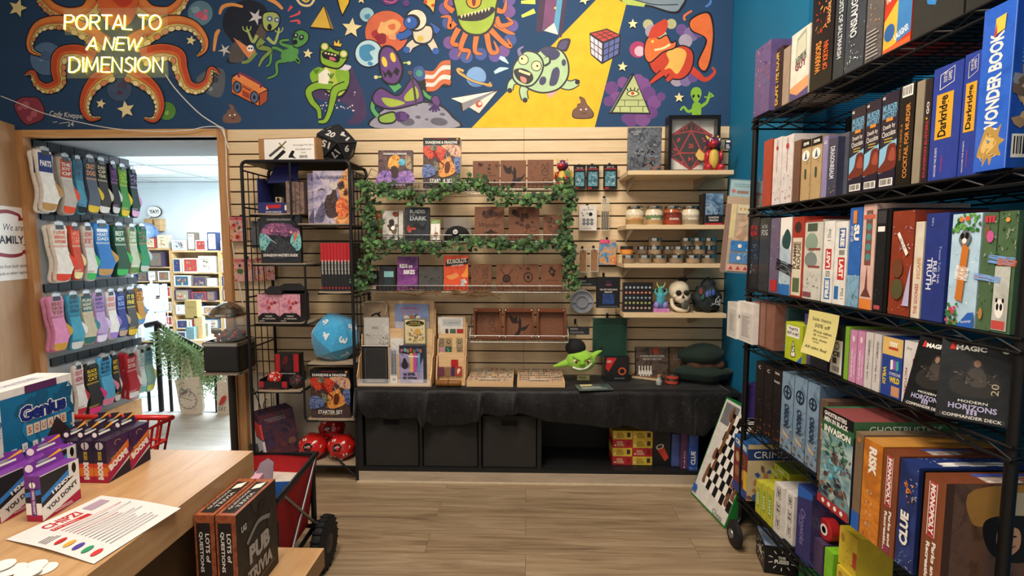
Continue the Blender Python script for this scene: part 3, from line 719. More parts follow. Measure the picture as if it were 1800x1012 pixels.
# eye pyramid on a purple cloud
for i,(x,y,r) in enumerate(((1075,155,12),(1085,175,14),(1070,178,9),(1130,150,14),(1140,165,13),(1150,180,12),(1162,170,8),(1122,140,10),(1110,210,13),(1130,208,14),(1145,198,11),(1095,145,10),(1100,208,8))):F.circ(x,y,r,c_('7d4f8c' if i % 2 else '6b4580'))
F.poly([(1113,128),(1144,201),(1068,200),(1108,131)],OL);F.poly([(1114,133),(1141,198),(1077,197)],c_('b9c486'));F.poly([(1111,132),(1075,197),(1070,198),(1108,134)],c_('6a6a72'))
for y,xs in ((176,(1090,1131)),(187,(1084,1136))):F.stroke([(xs[0],y),(xs[1],y)],1,OL,2)
for x,y in ((1098,181),(1122,181),(1108,192),(1130,192),(1090,192)):F.stroke([(x,y-5),(x,y+5)],1,OL,2)
F.sm([(1101,165),(1112,158),(1124,165),(1112,170)],OL);F.sm([(1103,165),(1112,160),(1122,165),(1112,168.5)],c_('efe2a0'));F.circ(1112,164,3,c_('c2452f'))
for q in (-8,-3,3,8):F.stroke([(1112+q,158+abs(q)*.3),(1112+q*1.3,153+abs(q)*.3)],1.8,OL,2)
F.k=6
# waving little alien
AG=c_('86b83a')
for p,w2 in (([(1222,190),(1210,196),(1202,188),(1196,194)],[6,5,4,3]),([(1230,188),(1242,180),(1248,165),(1254,170)],[6,5,4,2]),([(1220,200),(1218,215)],[6,5]),([(1229,200),(1231,215)],[6,5])):F.stroke(p,w2,AG)
for q in ((1238,170),(1247,161),(1255,168)):F.stroke([(1246,172),q],2,AG,2)
F.sm([(1218,182),(1231,182),(1231,204),(1217,204)],AG);F.sm([(1214,166),(1217,156),(1224,153),(1231,156),(1233,166),(1226,180),(1221,180)],AG);F.ell(1219,169,2,3.2,OL,.4);F.ell(1228,169,2,3.2,OL,-.4)
F.stroke([(1240,12),(1248,6),(1250,-4)],[3,5,2],c_('4d7fc0'))
tag(mur.build('mural'),'navy wall mural of cartoon space creatures with a yellow beam above the slatwall','mural')
# ================================================================== neon sign
GL={'P':[[(0,0),(0,1),(.45,1),(.62,.88),(.62,.66),(.45,.52),(0,.52)]],
      'O':[[(.4+.4*cos(a),.5+.5*sin(a)) for a in [2*pi*i/16 for i in range(17)]]],
      'R':[[(0,0),(0,1),(.45,1),(.62,.88),(.62,.66),(.45,.52),(0,.52)],[(.3,.52),(.65,0)]],
      'T':[[(0,1),(.7,1)],[(.35,1),(.35,0)]],'A':[[(0,0),(.38,1),(.7,0)],[(.14,.32),(.6,.32)]],
      'L':[[(0,1),(0,0),(.5,0)]],'N':[[(0,0),(0,1),(.6,0),(.6,1)]],
      'E':[[(.55,1),(0,1),(0,0),(.55,0)],[(0,.52),(.48,.52)]],'W':[[(0,1),(.22,0),(.45,.85),(.66,0),(.95,1)]],
      'D':[[(0,0),(0,1),(.3,1),(.6,.8),(.68,.5),(.6,.2),(.3,0),(0,0)]],'I':[[(0,0),(0,1)]],
      'M':[[(0,0),(.08,1),(.4,.15),(.72,1),(.8,0)]],'S':[[(.52,.88),(.3,1),(.08,.86),(.1,.65),(.45,.42),(.52,.2),(.3,0),(.02,.12)]]}
NY=D-.035
t=thing('neon_sign','glowing yellow neon sign reading portal to a new dimension on the mural','neon sign',atY(200,78,NY))
L0=V(t.location);glow=EMIT('ffe63c',1.5);core=EMIT('fffbe0',4)
for word,xa,xb,yt,yb,it in (('PORTAL TO',114,284,27,52,.05),('A NEW',152,248,66,88,.30),('DIMENSION',122,287,101,127,.05)):
    wid={'I':.18,' ':.35,'W':1.15,'M':1.02,'O':1.0,'D':.9,'A':.82,'T':.8,'L':.6,'E':.7,'S':.68}
    tot=sum(wid.get(c,.8) for c in word)-.15;sc=(xb-xa)/tot;x=xa
    for c in word:
        if c !=' ':
            mb=MB()
            for st in GL[c]:
                P=[]
                for u,v2 in st:
                    q=atY(x+u*sc+it*v2*(yb-yt)*.6,yb-(yb-yt)*v2,NY)-L0;P.append(q)
                mb.tube(P,.0052,glow,6);mb.tube([p+V((0,-.0042,0)) for p in P],.0030,core,6)
            mb.build('letter',parent=t)
        x +=wid.get(c,.8)*sc
mb=MB();a,c=atY(146,14,NY)-L0,atY(294,136,NY)-L0
for (xa,ya,xb,yb) in ((108,14,294,58),(146,58,256,94),(112,94,294,135)):
    p,q=atY(xa,ya,NY)-L0,atY(xb,yb,NY)-L0;mb.box(p.x,q.x,.010,.014,q.z,p.z,CLEAR('dfe8c8',.10))
mb.build('clear_backing',parent=t)
for x,y in ((150,62),(250,62),(150,130),(288,130)):
    mb=MB();p=atY(x,y,NY)-L0;mb.lathe([(.006,0),(.006,.028)],M('c8c8c8',.3,1),8,(p.x,.010,p.z),axis='y');mb.build('standoff',parent=t)
def cable(name,label,pts,r,m,n=6):
    mb=MB();P=[V(p) for p in pts];o=P[0].copy();mb.tube(cr_spline([p-o for p in P],n),r,m,6);return tag(mb.build(name,o),label,'cable')
YC=D-.045
cable('power_cable','white cord drooping from neon sign past mural and down doorway casing',[atY(290,130,D-.02)]+[atY(x,y,YC) for x,y in ((305,152),(330,180),(355,203),(383,221),(393,228),(397,260),(399,330),(405,400),(415,470),(428,540),(437,600),(447,645))],.0035,M('e5e2dc',.5))
cable('extension_cable','thin white cord strung from left wall along the top of the doorway',[atY(x,y,YC-.012) for x,y in ((2,169),(30,180),(80,200),(140,215),(200,226),(270,231),(330,229),(360,223),(386,224),(395,240),(402,262))],.003,M('e5e2dc',.5))
# ================================================================== black display rack beside the doorway
m_blk=M('17171a',.45,var=.05);m_ply=WOOD(['8f7d66','a8957c','b5a48c'],(2,20,20),3,.55)
RF,RB=2.86,3.16
def rkx(px,py):return atY(px,py,RF).x
zt=atY(520,283,RF).z
xa,xb=rkx(440,560)-.012,rkx(620,560)+.004
rz0=thing('display_rack','black metal rack with staggered shelves standing beside the doorway casing','rack',((xa+xb)/2,(RF+RB)/2,0))
O_=V(rz0.location)
def L(x,y,z):return V((x,y,z))-O_
for y in (RF,RB):
    mb=MB();r=.03
    pts=[(xa,y,.0),(xa,y,zt-r)]+[(xa+r-r*cos(a),y,zt-r+r*sin(a)) for a in (pi/8,pi/4,3*pi/8)]+[(xa+r,y,zt),(xb-r,y,zt)]+[(xb-r+r*sin(a),y,zt-r+r*cos(a)) for a in (pi/8,pi/4,3*pi/8)]+[(xb,y,zt-r),(xb,y,0)]
    mb.tube([L(*p) for p in pts],.0095,m_blk,8);mb.build('end_frame',parent=rz0)
def sideladder(x,name):
    mb=MB()
    for k in range(3):mb.tube([L(x,RF+.075+.075*k,.30),L(x,RF+.06+.06*k,zt-.05)],.003,m_blk,6)
    for z in (.14,.52,.80,1.10,1.40,1.62,zt-.05):mb.tube([L(x,RF,z),L(x,RB,z)],.005,m_blk,6)
    mb.build(name,parent=rz0)
sideladder(xa,'side_grid');sideladder(xb,'side_grid')
for y in (RF,RB):mb=MB();mb.tube([L(xb,y,.02),L(xb-.13,y,.145)],.006,m_blk,6);mb.build('foot_brace',parent=rz0)
mb=MB()
mb.box(*sorted((xa-O_.x,xb-O_.x)),RF-O_.y,RB-O_.y,zt-.006,zt,m_blk);mb.build('top_panel',parent=rz0)
def shelf_px(pxa,pxb,py,bend=None):
    """half-width shelf; returns its top height"""
    z=atY((pxa+pxb)/2,py,RF).z;a,c=rkx(pxa,py),rkx(pxb,py)
    mb=MB();mb.box(a-O_.x,c-O_.x,RF-O_.y+.004,RB-O_.y,z-.014,z-.002,m_ply);mb.build('shelf',parent=rz0)
    mb=MB()
    mb.tube([L(a,RF,z-.014),L(c,RF,z-.014),L(c,RB,z-.014),L(a,RB,z-.014)],.006,m_blk,6,closed=True)
    mb.build('shelf_rail',parent=rz0);return z-.002
SL=[shelf_px(440,517,374),shelf_px(444,537,462),shelf_px(448,541,566),shelf_px(453,528,686)]
SRt=[shelf_px(523,616,392),shelf_px(560,619,512),shelf_px(540,622,638),shelf_px(540,624,736),shelf_px(456,625,815)]
def drop(px,ztop,zbot,turn):# bent tube tying a left shelf to a right shelf
    x=rkx(px,500);r=.03
    for y in (RF,):
        mb=MB();e=turn*r
        mb.tube([L(x,y,ztop),L(x,y,zbot+r)]+[L(x+e-e*cos(a),y,zbot+r-r*sin(a)) for a in (pi/8,pi/4,3*pi/8)]+[L(x+e,y,zbot),L(x+e*2.5,y,zbot)],.0065,m_blk,8);mb.build('bent_tube',parent=rz0)
drop(517,zt,SRt[0]-.012,1);drop(537,SL[1]-.012,SL[2]-.012,-1);drop(541,SRt[2]-.004,SRt[3]-.012,1) if False else drop(528,SRt[2]-.01,SRt[3]-.012,1)
# ---- print helpers
def dnd_head(f,y=.90,h=.055,col=W_):f.text('DUNGEONS & DRAGONS',.5,y,.86,h,col,bold=.02)
fire=ART(3,['1a1a20','2b2a33','5a2a22','8a3a2a','3a3540','22262f','6b4a35'],16)
def d_starter(f):
    f.fill(K_);f.rect(.0,.0,1,.86,ART(3,['1b1a1f','3a2f2e','5a3c2c','2c3440','453a44','22252c'],30));A=lambda k,*q:ART(k,q,46)
    rd_,og_,bl_,gr_=A(301,'5a1a16','b53026','d94f30','8a2219'),A(302,'6a3318','c97a38','e0a050','8f4a26'),A(303,'232a48','4a5c90','7484b0','2c2f4a'),A(304,'33362e','5f6052','8a8a76','44463c')
    f.sm([(0,.80),(.2,.85),(.5,.82),(.62,.74),(.55,.6),(.6,.48),(.44,.52),(.36,.62),(.2,.58),(.05,.66)],rd_);f.sm([(.5,.84),(.8,.86),(1,.8),(1,.6),(.8,.64),(.66,.74)],A(305,'6f5a80','c9906a','e0b890','8a7090'));f.sm([(.2,.84),(.34,.85),(.36,.76),(.25,.74)],gr_)
    f.sm([(.45,.5),(.6,.56),(.72,.62),(.8,.5),(.92,.38),(.8,.26),(.5,.2),(.42,.34)],og_);f.sm([(0,.42),(.18,.46),(.34,.36),(.28,.24),(0,.2)],bl_);f.sm([(.84,.56),(1,.6),(1,.3),(.9,.32)],bl_);f.sm([(.3,.52),(.42,.48),(.46,.36),(.34,.34)],gr_)
    f.stroke([(.3,.72),(.42,.56),(.56,.44),(.5,.36)],[.06,.04,.015],INK('7a1714'));f.stroke([(.62,.66),(.70,.48)],[.01,.02],INK('e6c9a0'));f.sm([(.6,.46),(.68,.52),(.74,.44),(.7,.3),(.6,.3)],INK('5a2a16'));f.daubs(22,[INK(x) for x in ('1c1818','d99a60','8a2a20','5a6a90')],5,.05,.2,.95,.8,(.03,.07),(.008,.02))
    dnd_head(f);f.text('STARTER SET',.5,.13,.62,.075,W_,bold=.01);f.rect(.3,.075,.7,.082,c_('d9b060'));f.circ(.93,.965,.03,c_('d98b3a'));f.rect(.3,.965,.7,.975,c_('a6232e'))
m_navybox=M('2b2f66',.4);m_kraft=M('a47a50',.75);m_lab=M('efece6',.55,var=.02);m_red=M('b3232b',.4);m_bk=M('1b1b1f',.4,var=.04,coat=.2)
# top of the rack
def d_dag(f):
    f.rect(.10,.0,.97,.96,m_lab);g=c_('4b4a48')
    f.poly([(.17,.30),(.20,.22),(.42,.62),(.39,.70)],g);f.stroke([(.36,.80),(.46,.55)],.02,c_('8c7a3c'));f.stroke([(.41,.68),(.49,.86)],.022,c_('6e6440'))
    f.poly([(.24,.12),(.30,.06),(.48,.42),(.43,.52)],K_);f.sm([(.52,.20),(.58,.46),(.63,.42),(.60,.28),(.65,.14),(.58,.18)],K_)
    f.text('Elven Dagger Mini Demi',.78,.68,.34,.08,K_);f.text('with sheath cover',.78,.52,.28,.08,K_);f.text('Gold',.78,.38,.08,.06,K_);f.bar(.70,.14,.86,.28,3)
fgoods('cardboard_box','long brown cardboard box with white dagger label lying on top of the black rack','box',453,242,561,277,2.90,.13,m_kraft,d_dag,z0=zt+.001,rz=R(-7))
def d20(name,label,cat,c,r,m,nums=None,col=W_,rot=(0,0,0),group=None,edge=None,soft=0):
    """twenty sided die"""
    ph=(1+sqrt(5))/2;vs=[V(p).normalized() for p in ((-1,ph,0),(1,ph,0),(-1,-ph,0),(1,-ph,0),(0,-1,ph),(0,1,ph),(0,-1,-ph),(0,1,-ph),(ph,0,-1),(ph,0,1),(-ph,0,-1),(-ph,0,1))]
    fs=[(0,11,5),(0,5,1),(0,1,7),(0,7,10),(0,10,11),(1,5,9),(5,11,4),(11,10,2),(10,7,6),(7,1,8),(3,9,4),(3,4,2),(3,2,6),(3,6,8),(3,8,9),(4,9,5),(2,4,11),(6,2,10),(8,6,7),(9,8,1)]
    from mathutils import Euler
    E=Euler(rot).to_matrix();vs=[E @ p for p in vs]
    mb=MB();bul=soft
    for a,b_,c2 in fs:
        A,B,C_=vs[a],vs[b_],vs[c2];N=5;idx={};pts=[];tr=[]
        for i in range(N+1):
            for j in range(N+1-i):
                p=(A*(N-i-j)+B*i+C_*j)/N;p=p.lerp(p.normalized(),bul);idx[i,j]=len(pts);pts.append(p*r)
        for i in range(N):
            for j in range(N-i):
                tr.append((idx[i,j],idx[i+1,j],idx[i,j+1]))
                if i+j < N-1:tr.append((idx[i+1,j],idx[i+1,j+1],idx[i,j+1]))
        mb.add(pts,tr,m,soft > .15)
        if edge:
            for p,q in ((A,B),(B,C_),(C_,A)):
                if p.x+p.y*2+p.z*3 < q.x+q.y*2+q.z*3:mb.tube([p*r,q*r],r*.035,edge,5)
    if nums:
        for i,t in enumerate(nums):
            if t is None:continue
            a,b_,c2=[vs[k] for k in fs[i]];n=(a+b_+c2)/3;cen=(n.lerp(n.normalized(),bul))*r;n.normalize()
            up=(a-n*a.dot(n)).normalized();u=up.cross(n)
            if n.y > .35:continue
            f=Face(mb,1,1,pt=lambda x,y,k:cen+n*(.006*r+.0008)+u*x+up*y);s=r*.42
            f.text(t,0,-.03*r,s*(1 if len(t) > 1 else .6),s*.75,col,bold=.03)
    o=mb.build(name,c);return tag(o,label,cat,group)
NUM=[str(i) for i in (10,1,6,19,12,8,20,7,5,13,9,17,3,16,18,14,15,4,11,2)]
c=atY(590,246,3.04);rr_=.128
d20('foam_die','large black foam twenty-sided die with white numbers on top of the rack','die',(c.x,c.y,zt+rr_*.955),rr_,M('1c1d20',.8,bump=.2),NUM,INK('c9c6c0'),(R(62),R(8),R(25)),edge=M('26272a',.8))
# left column
t=thing('display_box','open navy display box with red lettering high on the black rack','display box',(atY(480,340,2.90).x,2.98,SL[0]))
def part(fn,name,parent,**k):mb=MB();fn(mb);return mb.build(name,parent=parent,**k)
wd=atY(507,340,2.9).x-atY(452,340,2.9).x;hd=.205
def tray(mb):
    h2=wd/2;mb.box(-h2,h2,-.08,.10,0,.004,m_navybox);mb.box(-h2,-h2+.003,-.08,.10,.004,hd,m_navybox);mb.box(h2-.003,h2,-.08,.10,.004,hd,m_navybox);mb.box(-h2,h2,.097,.10,.004,hd,m_bk);mb.box(-h2,h2,-.082,-.079,.0,.065,m_navybox)
    f=Face(mb,wd,.065,O=(-h2,-.082,0),U=(1,0,0),Vv=(0,0,1));f.poly([(.25,.45),(.72,.5),(.75,.82),(.28,.78)],m_red);f.text('&',.30,.5,.07,.3,W_);f.text('PLAYER CHARACTER',.5,.15,.5,.14,W_);f.rect(.86,.3,.97,.75,m_lab)
part(tray,'tray',t)
def lidf(mb):
    mb.slab([(-wd/2,0),(wd/2,0),(wd/2-.01,.10),(-wd/2+.03,.10)],V((.03,-.02,hd-.02)),(1,0,.05),(0,.35,1),.003,m_navybox)
    f=Face(mb,wd,.10,O=V((-wd/2+.03,-.02,hd-.02)),U=(1,0,.05),Vv=(0,.35,1));f.rect(.3,.35,.9,.75,m_red)
part(lidf,'lid',t)
def ins(mb):mb.box(-.012,.022,-.03,.0,.004,.10,M('c9b596',.5));mb.ell((.005,-.032,.085),(.010,.002,.012),K_)
part(ins,'figure_card',t)
for i in range(4):
    p=atY(512+i*8.5,345,2.93+.02*i)
    goods('boxed_figure',['brown patterned figure pack directly beside the navy display box','second brown figure pack from the navy display box','third brown figure pack from the navy display box','brown figure pack nearest the orange and lavender book'][i],'figure box',(p.x,2.95+.015*i,SL[0]),.024,.12,.185,ART(40+i,['3b3036','6b5a55','8f7466','4a3f55'],26),group='brown figure packs on the rack')
def dagger(f):
    f.fill(ART(21,['5a5670','8d86a6','b9aec0','d0bcb4'],11));f.sm([(.60,.0),(1,.0),(1,.98),(.78,.92),(.66,.7),(.74,.45),(.58,.25)],ART(22,['a04a26','d98a4a','e8b478','8a4028'],20));dk=ART(311,['1f1a1e','3a2e30','57423c','2a2226'],40)
    f.sm([(.28,.30),(.36,.52),(.48,.56),(.54,.66),(.62,.62),(.66,.46),(.74,.34),(.66,.16),(.4,.12)],dk);f.circ(.56,.72,.11,ART(312,['8a807c','d0c4bc','a89c98'],40));f.sm([(.66,.74),(.8,.8),(.84,.7),(.72,.66)],dk);f.sm([(.02,.1),(.25,.4),(.3,.2),(.2,.04)],ART(313,['4a4560','6a6482','3a364c'],30));f.sm([(.6,.34),(.75,.5),(.92,.42),(.95,.2),(.72,.1)],ART(314,['8a3220','d9683a','f0a060'],30));f.stroke([(.12,.62),(.24,.66),(.34,.63)],[.01,.03,.008],INK('4a3a44'));f.sm([(.84,.55),(.88,.64),(.92,.56)],dk)
    f.text('DAGGERHEART',.52,.88,.82,.055,INK('33425f'),bold=.01)
fgoods('game_box','orange and lavender fantasy game box with fighters on the upper right shelf','game box',551,300,616,391,2.89,.05,M('6f6a8c',.4),dagger,z0=SRt[0])
fgoods('game_box','lavender box standing behind the orange and lavender fantasy game box','game box',541,304,608,391,2.95,.05,M('8480a5',.4),dagger,z0=SRt[0])
fgoods('box','tan box at the right end of the upper right shelf of the rack','box',600,304,614,391,3.02,.06,M('9a6a4a',.5),None,z0=SRt[0])
def dmg(f):
    f.fill(ART(33,['121418','24272e','1a1c22','33363f'],26));f.sm([(0,.62),(.15,.82),(.5,.86),(.85,.8),(1,.62),(.7,.58),(.3,.6)],ART(321,['2f2438','5a3a5c','8a5278','c77a94'],24));f.sm([(0,.3),(0,.62),(.2,.58),(.32,.4),(.2,.28)],ART(322,['2a5a62','58a3a6','8ac4c0','3a7a80'],24));f.sm([(.75,.3),(.8,.6),(1,.62),(1,.3)],ART(322,['2a5a62','58a3a6','8ac4c0','3a7a80'],24))
    f.sm([(.1,.2),(.22,.42),(.36,.5),(.48,.62),(.58,.52),(.72,.46),(.9,.22),(.6,.1),(.3,.1)],ART(323,['0f1114','26292e','3c4046','16181c'],36));f.stroke([(.12,.6),(.4,.42)],[.03,.01],INK('b5c0d8'));f.stroke([(.84,.44),(.92,.64)],[.02,.07],INK('e0603a'));f.circ(.30,.69,.03,INK('e08aa0'));f.circ(.78,.66,.03,INK('e0a0a0'))
    f.text('DUNGEONS & DRAGONS',.5,.93,.62,.045,c_('b5b3b0'));f.text("DUNGEON MASTER'S GUIDE",.5,.17,.86,.06,W_,bold=.02)
fgoods('hardback_book','dark hardback guide with teal and pink monster art on the second left shelf','book',458,380,528,461,2.87,.03,m_bk,dmg,z0=SL[1]+.001)
# nine slim rulebooks
for i in range(9):
    a=564+5.75*i;p=atY(a+2.9,470,2.89);h=atY(600,427,2.89).z-SRt[1]
    def sp(f):
        f.rect(0,.62,1,1,m_red);f.text('ADVENTURES',.5,.5,.30,.5,W_,rot=90);f.circ(.5,.07,.3,m_red)
    goods('rulebook',f'slim red and black book, {["first", "second", "third", "fourth", "fifth", "sixth", "seventh", "eighth", "last"][i]} from the doorway side of the upright row','book',(p.x,2.99,SRt[1]),.0178,.20,h,m_bk,sp,group='row of slim red and black books')
def pinkbox(f):
    f.fill(ART(44,['7d3f55','c07a90','d9a0ae','9c4a55'],24));f.blobs(4,[c_('a8352f'),c_('c2504a'),c_('7d2b35')],4,.45,.5,.85,.85,(.06,.16));f.poly([(0,0),(1,0),(1,.2),(.8,.33),(.2,.33),(0,.2)],K_)
    f.text('TYRANNY',.5,.22,.35,.05,W_);f.text('OF DRAGONS',.5,.13,.6,.045,W_);f.rect(.05,.03,.3,.07,c_('8a8a8a'))
for i,(a,c2) in enumerate(((453,490.5),(491,528))):
    fgoods('miniatures_box',['cube shaped pink dragon box nearest the doorway on the third left shelf','cube shaped pink dragon box farther from the doorway on the third left shelf'][i],'box',a,517,c2,564,2.865,.12,M('3a2c33',.45),pinkbox,z0=SL[2],group='pink dragon boxes on the rack')
for i,(a,c2,Y,lb) in enumerate(((470,498,2.87,'black hanging tag with white lettering lying on the first pink box'),(494,540,2.95,'black hanging tag lying behind on the pink boxes'))):
    h=.045;p=atY((a+c2)/2,508,Y);wv=atY(c2,508,Y).x-atY(a,508,Y).x;mb=MB();zz=SL[2]+atY(490,517,2.865).z-atY(490,564,2.865).z+.002
    mb.slab([(-wv/2,0),(wv/2,0),(wv/2,h*.5),(wv*.3,h),(-wv*.3,h),(-wv/2,h*.5)],(0,0,0),(1,0,0),(0,.5,.87),.05 if i else .03,m_bk);f=Face(mb,wv,h,O=(-wv/2,0,0),U=(1,0,0),Vv=(0,.5,.87));f.k=90 if False else 1
    f2=Face(mb,wv,h,O=(-wv/2,-.001,0),U=(1,0,0),Vv=(0,.5,.87));f2.text('DAWN OF THE DRAGONS',.5,.35,.8,.2,W_)
    tag(mb.build('hang_tag',(p.x,Y,zz)),lb,'tag')
# blue plush die
c=atY(588,590,2.97)
r_=.156
d20('plush_die','big fuzzy blue plush twenty-sided die on the right shelf of the black rack','plush die',(c.x,2.99,SRt[2]+r_*.84),r_,M('3c9fd0',.9,sheen=.5,bump=.3,sc=60),[None,None,'2','16',None,'6','9',None,'8','1','16','3','7','9','5',None,'4','6','8','9'],INK('d9e2e6'),(R(20),R(-12),R(40)),soft=.42)
# lower left: dice boxes
def redx(f):f.rect(0,.2,.2,1,m_red);f.rect(.78,.2,1,1,m_red);f.blobs(4,[c_('6b1f22'),c_('3a1c1f')],3,.3,.4,.7,.8,(.08,.15));f.text('DUNGEONS & DRAGONS',.5,.12,.7,.07,W_)
fgoods('dice_box','red and black gift box with red die picture on the lowest left shelf','box',484,622,525,654,2.98,.07,m_bk,redx,z0=SL[3]+.055)
goods('dice_box','plain black box under the red and black gift box','box',(atY(505,668,3.0).x,3.04,SL[3]),.13,.16,.0545,m_bk,group=None)
t=thing('dice_tray_box','open red and black box with a glossy red die in it','box',(atY(481,670,2.88).x,2.93,SL[3]))
def tb(mb):
    a=.088;mb.box(-a,a,-.05,.05,0,.003,m_bk);mb.box(-a,a,-.05,-.047,.003,.05,m_bk);mb.box(-a,a,.047,.05,.003,.07,m_bk);mb.box(-a,-a+.003,-.047,.047,.003,.06,m_bk);mb.box(a-.003,a,-.047,.047,.003,.06,m_bk)
    f=Face(mb,2*a,.05,O=(-a,-.05,0),U=(1,0,0),Vv=(0,0,1));f.rect(0,.3,.15,1,m_red);f.rect(.78,.3,.95,1,m_red);f.text('DUNGEONS & DRAGONS',.48,.15,.4,.12,c_('a33'+'a33'));f.circ(.08,.14,.03,c_('8a2a2a'));f.circ(.9,.14,.03,c_('8a2a2a'))
part(tb,'tray',t)
d20('red_die','glossy red twenty-sided die sitting in the open red and black box','die',(t.location.x-.022,2.935,SL[3]+.056),.046,M('c22a22',.2,coat=.6),NUM,W_,(.3,.2,.5))
d20('black_die','black twenty-sided die with red numbers next to the open red and black box','die',(atY(519,670,2.9).x,2.915,SL[3]+.043),.047,M('2a2a2e',.5),NUM,INK('a83a30'),(.5,.3,1.2))
fgoods('starter_box','dark fantasy starter set box with red dragon low on the black rack','game box',546,650,615,736,2.88,.07,m_bk,d_starter,z0=SRt[3]+.001)
# leaning books at the foot, red dice bags
pb=ART(51,['1c1a26','33293f','4a3040','5a2f33','241c28'],14)
bx0=atY(466,760,2.90)
for i in range(5):
    def cv(f):
        f.fill(pb);f.rect(.0,.0,.06,.42,c_('c9c4cc'));f.rect(0,.45,.05,.8,c_('d0433a')) ;f.text('DUNGEONS &',.45,.87,.55,.04,c_('8f8a92'));f.text('DRAGONS',.5,.82,.5,.04,c_('8f8a92'));f.blobs(4,[c_('5a2c30'),c_('3a2d48'),c_('6b4a3a')],4+i,.2,.1,.9,.4,(.1,.2))
    goods('hardback_book',['frontmost of the leaning dark purple hardbacks at the foot of the rack','second of the leaning dark purple hardbacks','third of the leaning dark purple hardbacks','fourth of the leaning dark purple hardbacks','rearmost of the leaning dark purple hardbacks'][i],'book',(bx0.x+.075-.020*i,2.965+.020*i,SRt[4]+.010),.20,.016,.275,M('3b2c4d',.45),cv,rot=(R(-9),R(-7),R(33)),group='leaning dark purple hardbacks')
m_rb=M('c01f1c',.18,coat=.7,bump=.05,sc=12)
for i,(x,y,Y,r,lb) in enumerate(((551,787,2.95,.088,'red bean bag die nearest the leaning hardbacks'),(601,787,2.95,.086,'red bean bag die nearest the black cabinet'),(584,763,3.06,.082,'red bean bag die perched behind the other two'))):
    p=atY(x,y,Y);t=thing('bean_bag_die',lb,'bean bag',(p.x,Y,SRt[4]+.0+(.075 if i==2 else 0)),group='red bean bag dice')
    def bag(mb):
        mb.ell((0,0,r*.88),(r,r*.95,r*.9),m_rb,24,16,lambda d:1+.05*sin(d.x*7+i)*sin(d.z*6)+.02*sin(11*d.x+5*d.z))
    def lab(mb):
        cen=V((0,-r*.86,r*1.1));n=V((0,-.93,.36));u=V((1,0,0));up=n.cross(u)*-1
        f=Face(mb,1,1,pt=lambda x,y,k:V((0,0,r*.88))+((V((x,-r*.95,y*.94+r*.30))).normalized()*r*(1.0+.002*k)))
        f.step=.001;f.poly([(-.03,.0),(-.02,-.026),(.018,-.026),(.03,.004),(.016,.026),(-.016,.026)],K_);f.text('DICE',0,0,.034,.010,W_,rot=15)
    part(lab,'label',t)
    def nums(mb):
        bag(mb)
        for q,(ax,az,s) in enumerate(((-.75,.45,'5'),(.45,.6,'8'),(-.1,-.45,'0'),(.55,-.25,'11'),(.2,-.7,'20'),(-.55,-.5,'9'),(-.3,.75,'15'),(.8,.2,'7'))):
            d0=V((ax,-sqrt(max(.05,1-ax*ax-az*az*.8)),az)).normalized();u=V((1,0,0));u=(u-d0*u.dot(d0)).normalized();up=d0.cross(u)*-1
            if up.z < 0:up=-up
            f=Face(mb,1,1,pt=lambda x,y,k:V((0,0,r*.88))+d0*(r*.97)+u*x+up*y-V((0,.004,0)));f.text(s,0,0,.012*len(s),.016,W_,bold=.04)
    part(nums,'body',t)
# blister packs hung on the slats by the rack
def peg(mb,z,y0,y1):mb.tube([(0,y0,z),(0,y1,z)],.0022,m_blk,6);mb.box(-.006,.006,y1-.012,y1,z-.012,z+.012,m_blk)
def hang(name,label,cat,x0,y0,x1,y1,m,front,d=.02,Y=None,group=None,hook=True):
    Y=Y or D-.055;a,c2=atY(x0,(y0+y1)/2,Y),atY(x1,(y0+y1)/2,Y);zt_,zb=atY((x0+x1)/2,y0,Y).z,atY((x0+x1)/2,y1,Y).z
    t=thing(name,label,cat,((a.x+c2.x)/2,Y+d/2,zb),group=group);wv,h=c2.x-a.x,zt_-zb
    def body(mb):
        mb.box(-wv/2,wv/2,-d/2,d/2,0,h,m);front(Face(mb,wv,h,O=(-wv/2,-d/2,0),U=(1,0,0),Vv=(0,0,1)))
    part(body,'pack',t)
    if hook:part(lambda mb:(mb.tube([(0,-d/2-.02,h-.010),(0,D-.007-Y-d/2,h-.004)],.002,m_blk,6),mb.box(-.007,.007,D-.012-Y-d/2,D-.005-Y-d/2,h-.016,h+.016,m_blk)),'hook',t)
    return t
def blist(seed):
    def g(f):
        f.fill(ART(60+seed,['b5838a','d9a9a0','c96f5a','e0c089'],18));f.rect(0,.86,1,1,c_('c4626a'));f.blobs(9,[c_('a8292a'),c_('d9a63a'),c_('3f6b3a'),c_('5f7a94'),c_('2a2a2e'),c_('c2c6cc')],seed,.2,.15,.8,.75,(.06,.16));f.rect(0,0,.12,.08,c_('c22a2a'))
    return g
hang('toy_blister_pack','pink blister pack with gold and green toy hung highest beside the doorway','blister pack',404,381,431,424,M('d9c0b8',.4),blist(1))
hang('toy_blister_pack','blister pack with silver and red toy hung below the highest one','blister pack',412,455,445,494,M('d0c4c0',.4),blist(2))
hang('toy_blister_pack','narrow red blister pack hung behind the rack near the doorway','blister pack',449,453,467,493,M('d9c6c0',.4),blist(3))
hang('toy_blister_pack','dark red pack partly hidden behind the rack upright','blister pack',468,460,483,492,M('4a3436',.4),blist(4))
hang('accessory_pack','dark grey bagged accessory hung beside the teal and pink monster guide','pack',442,388,457,436,M('4b4d52',.5),lambda f:(f.rect(.1,.1,.9,.8,M('5f6268',.4)),f.rect(.3,.9,.7,.97,m_bk)))
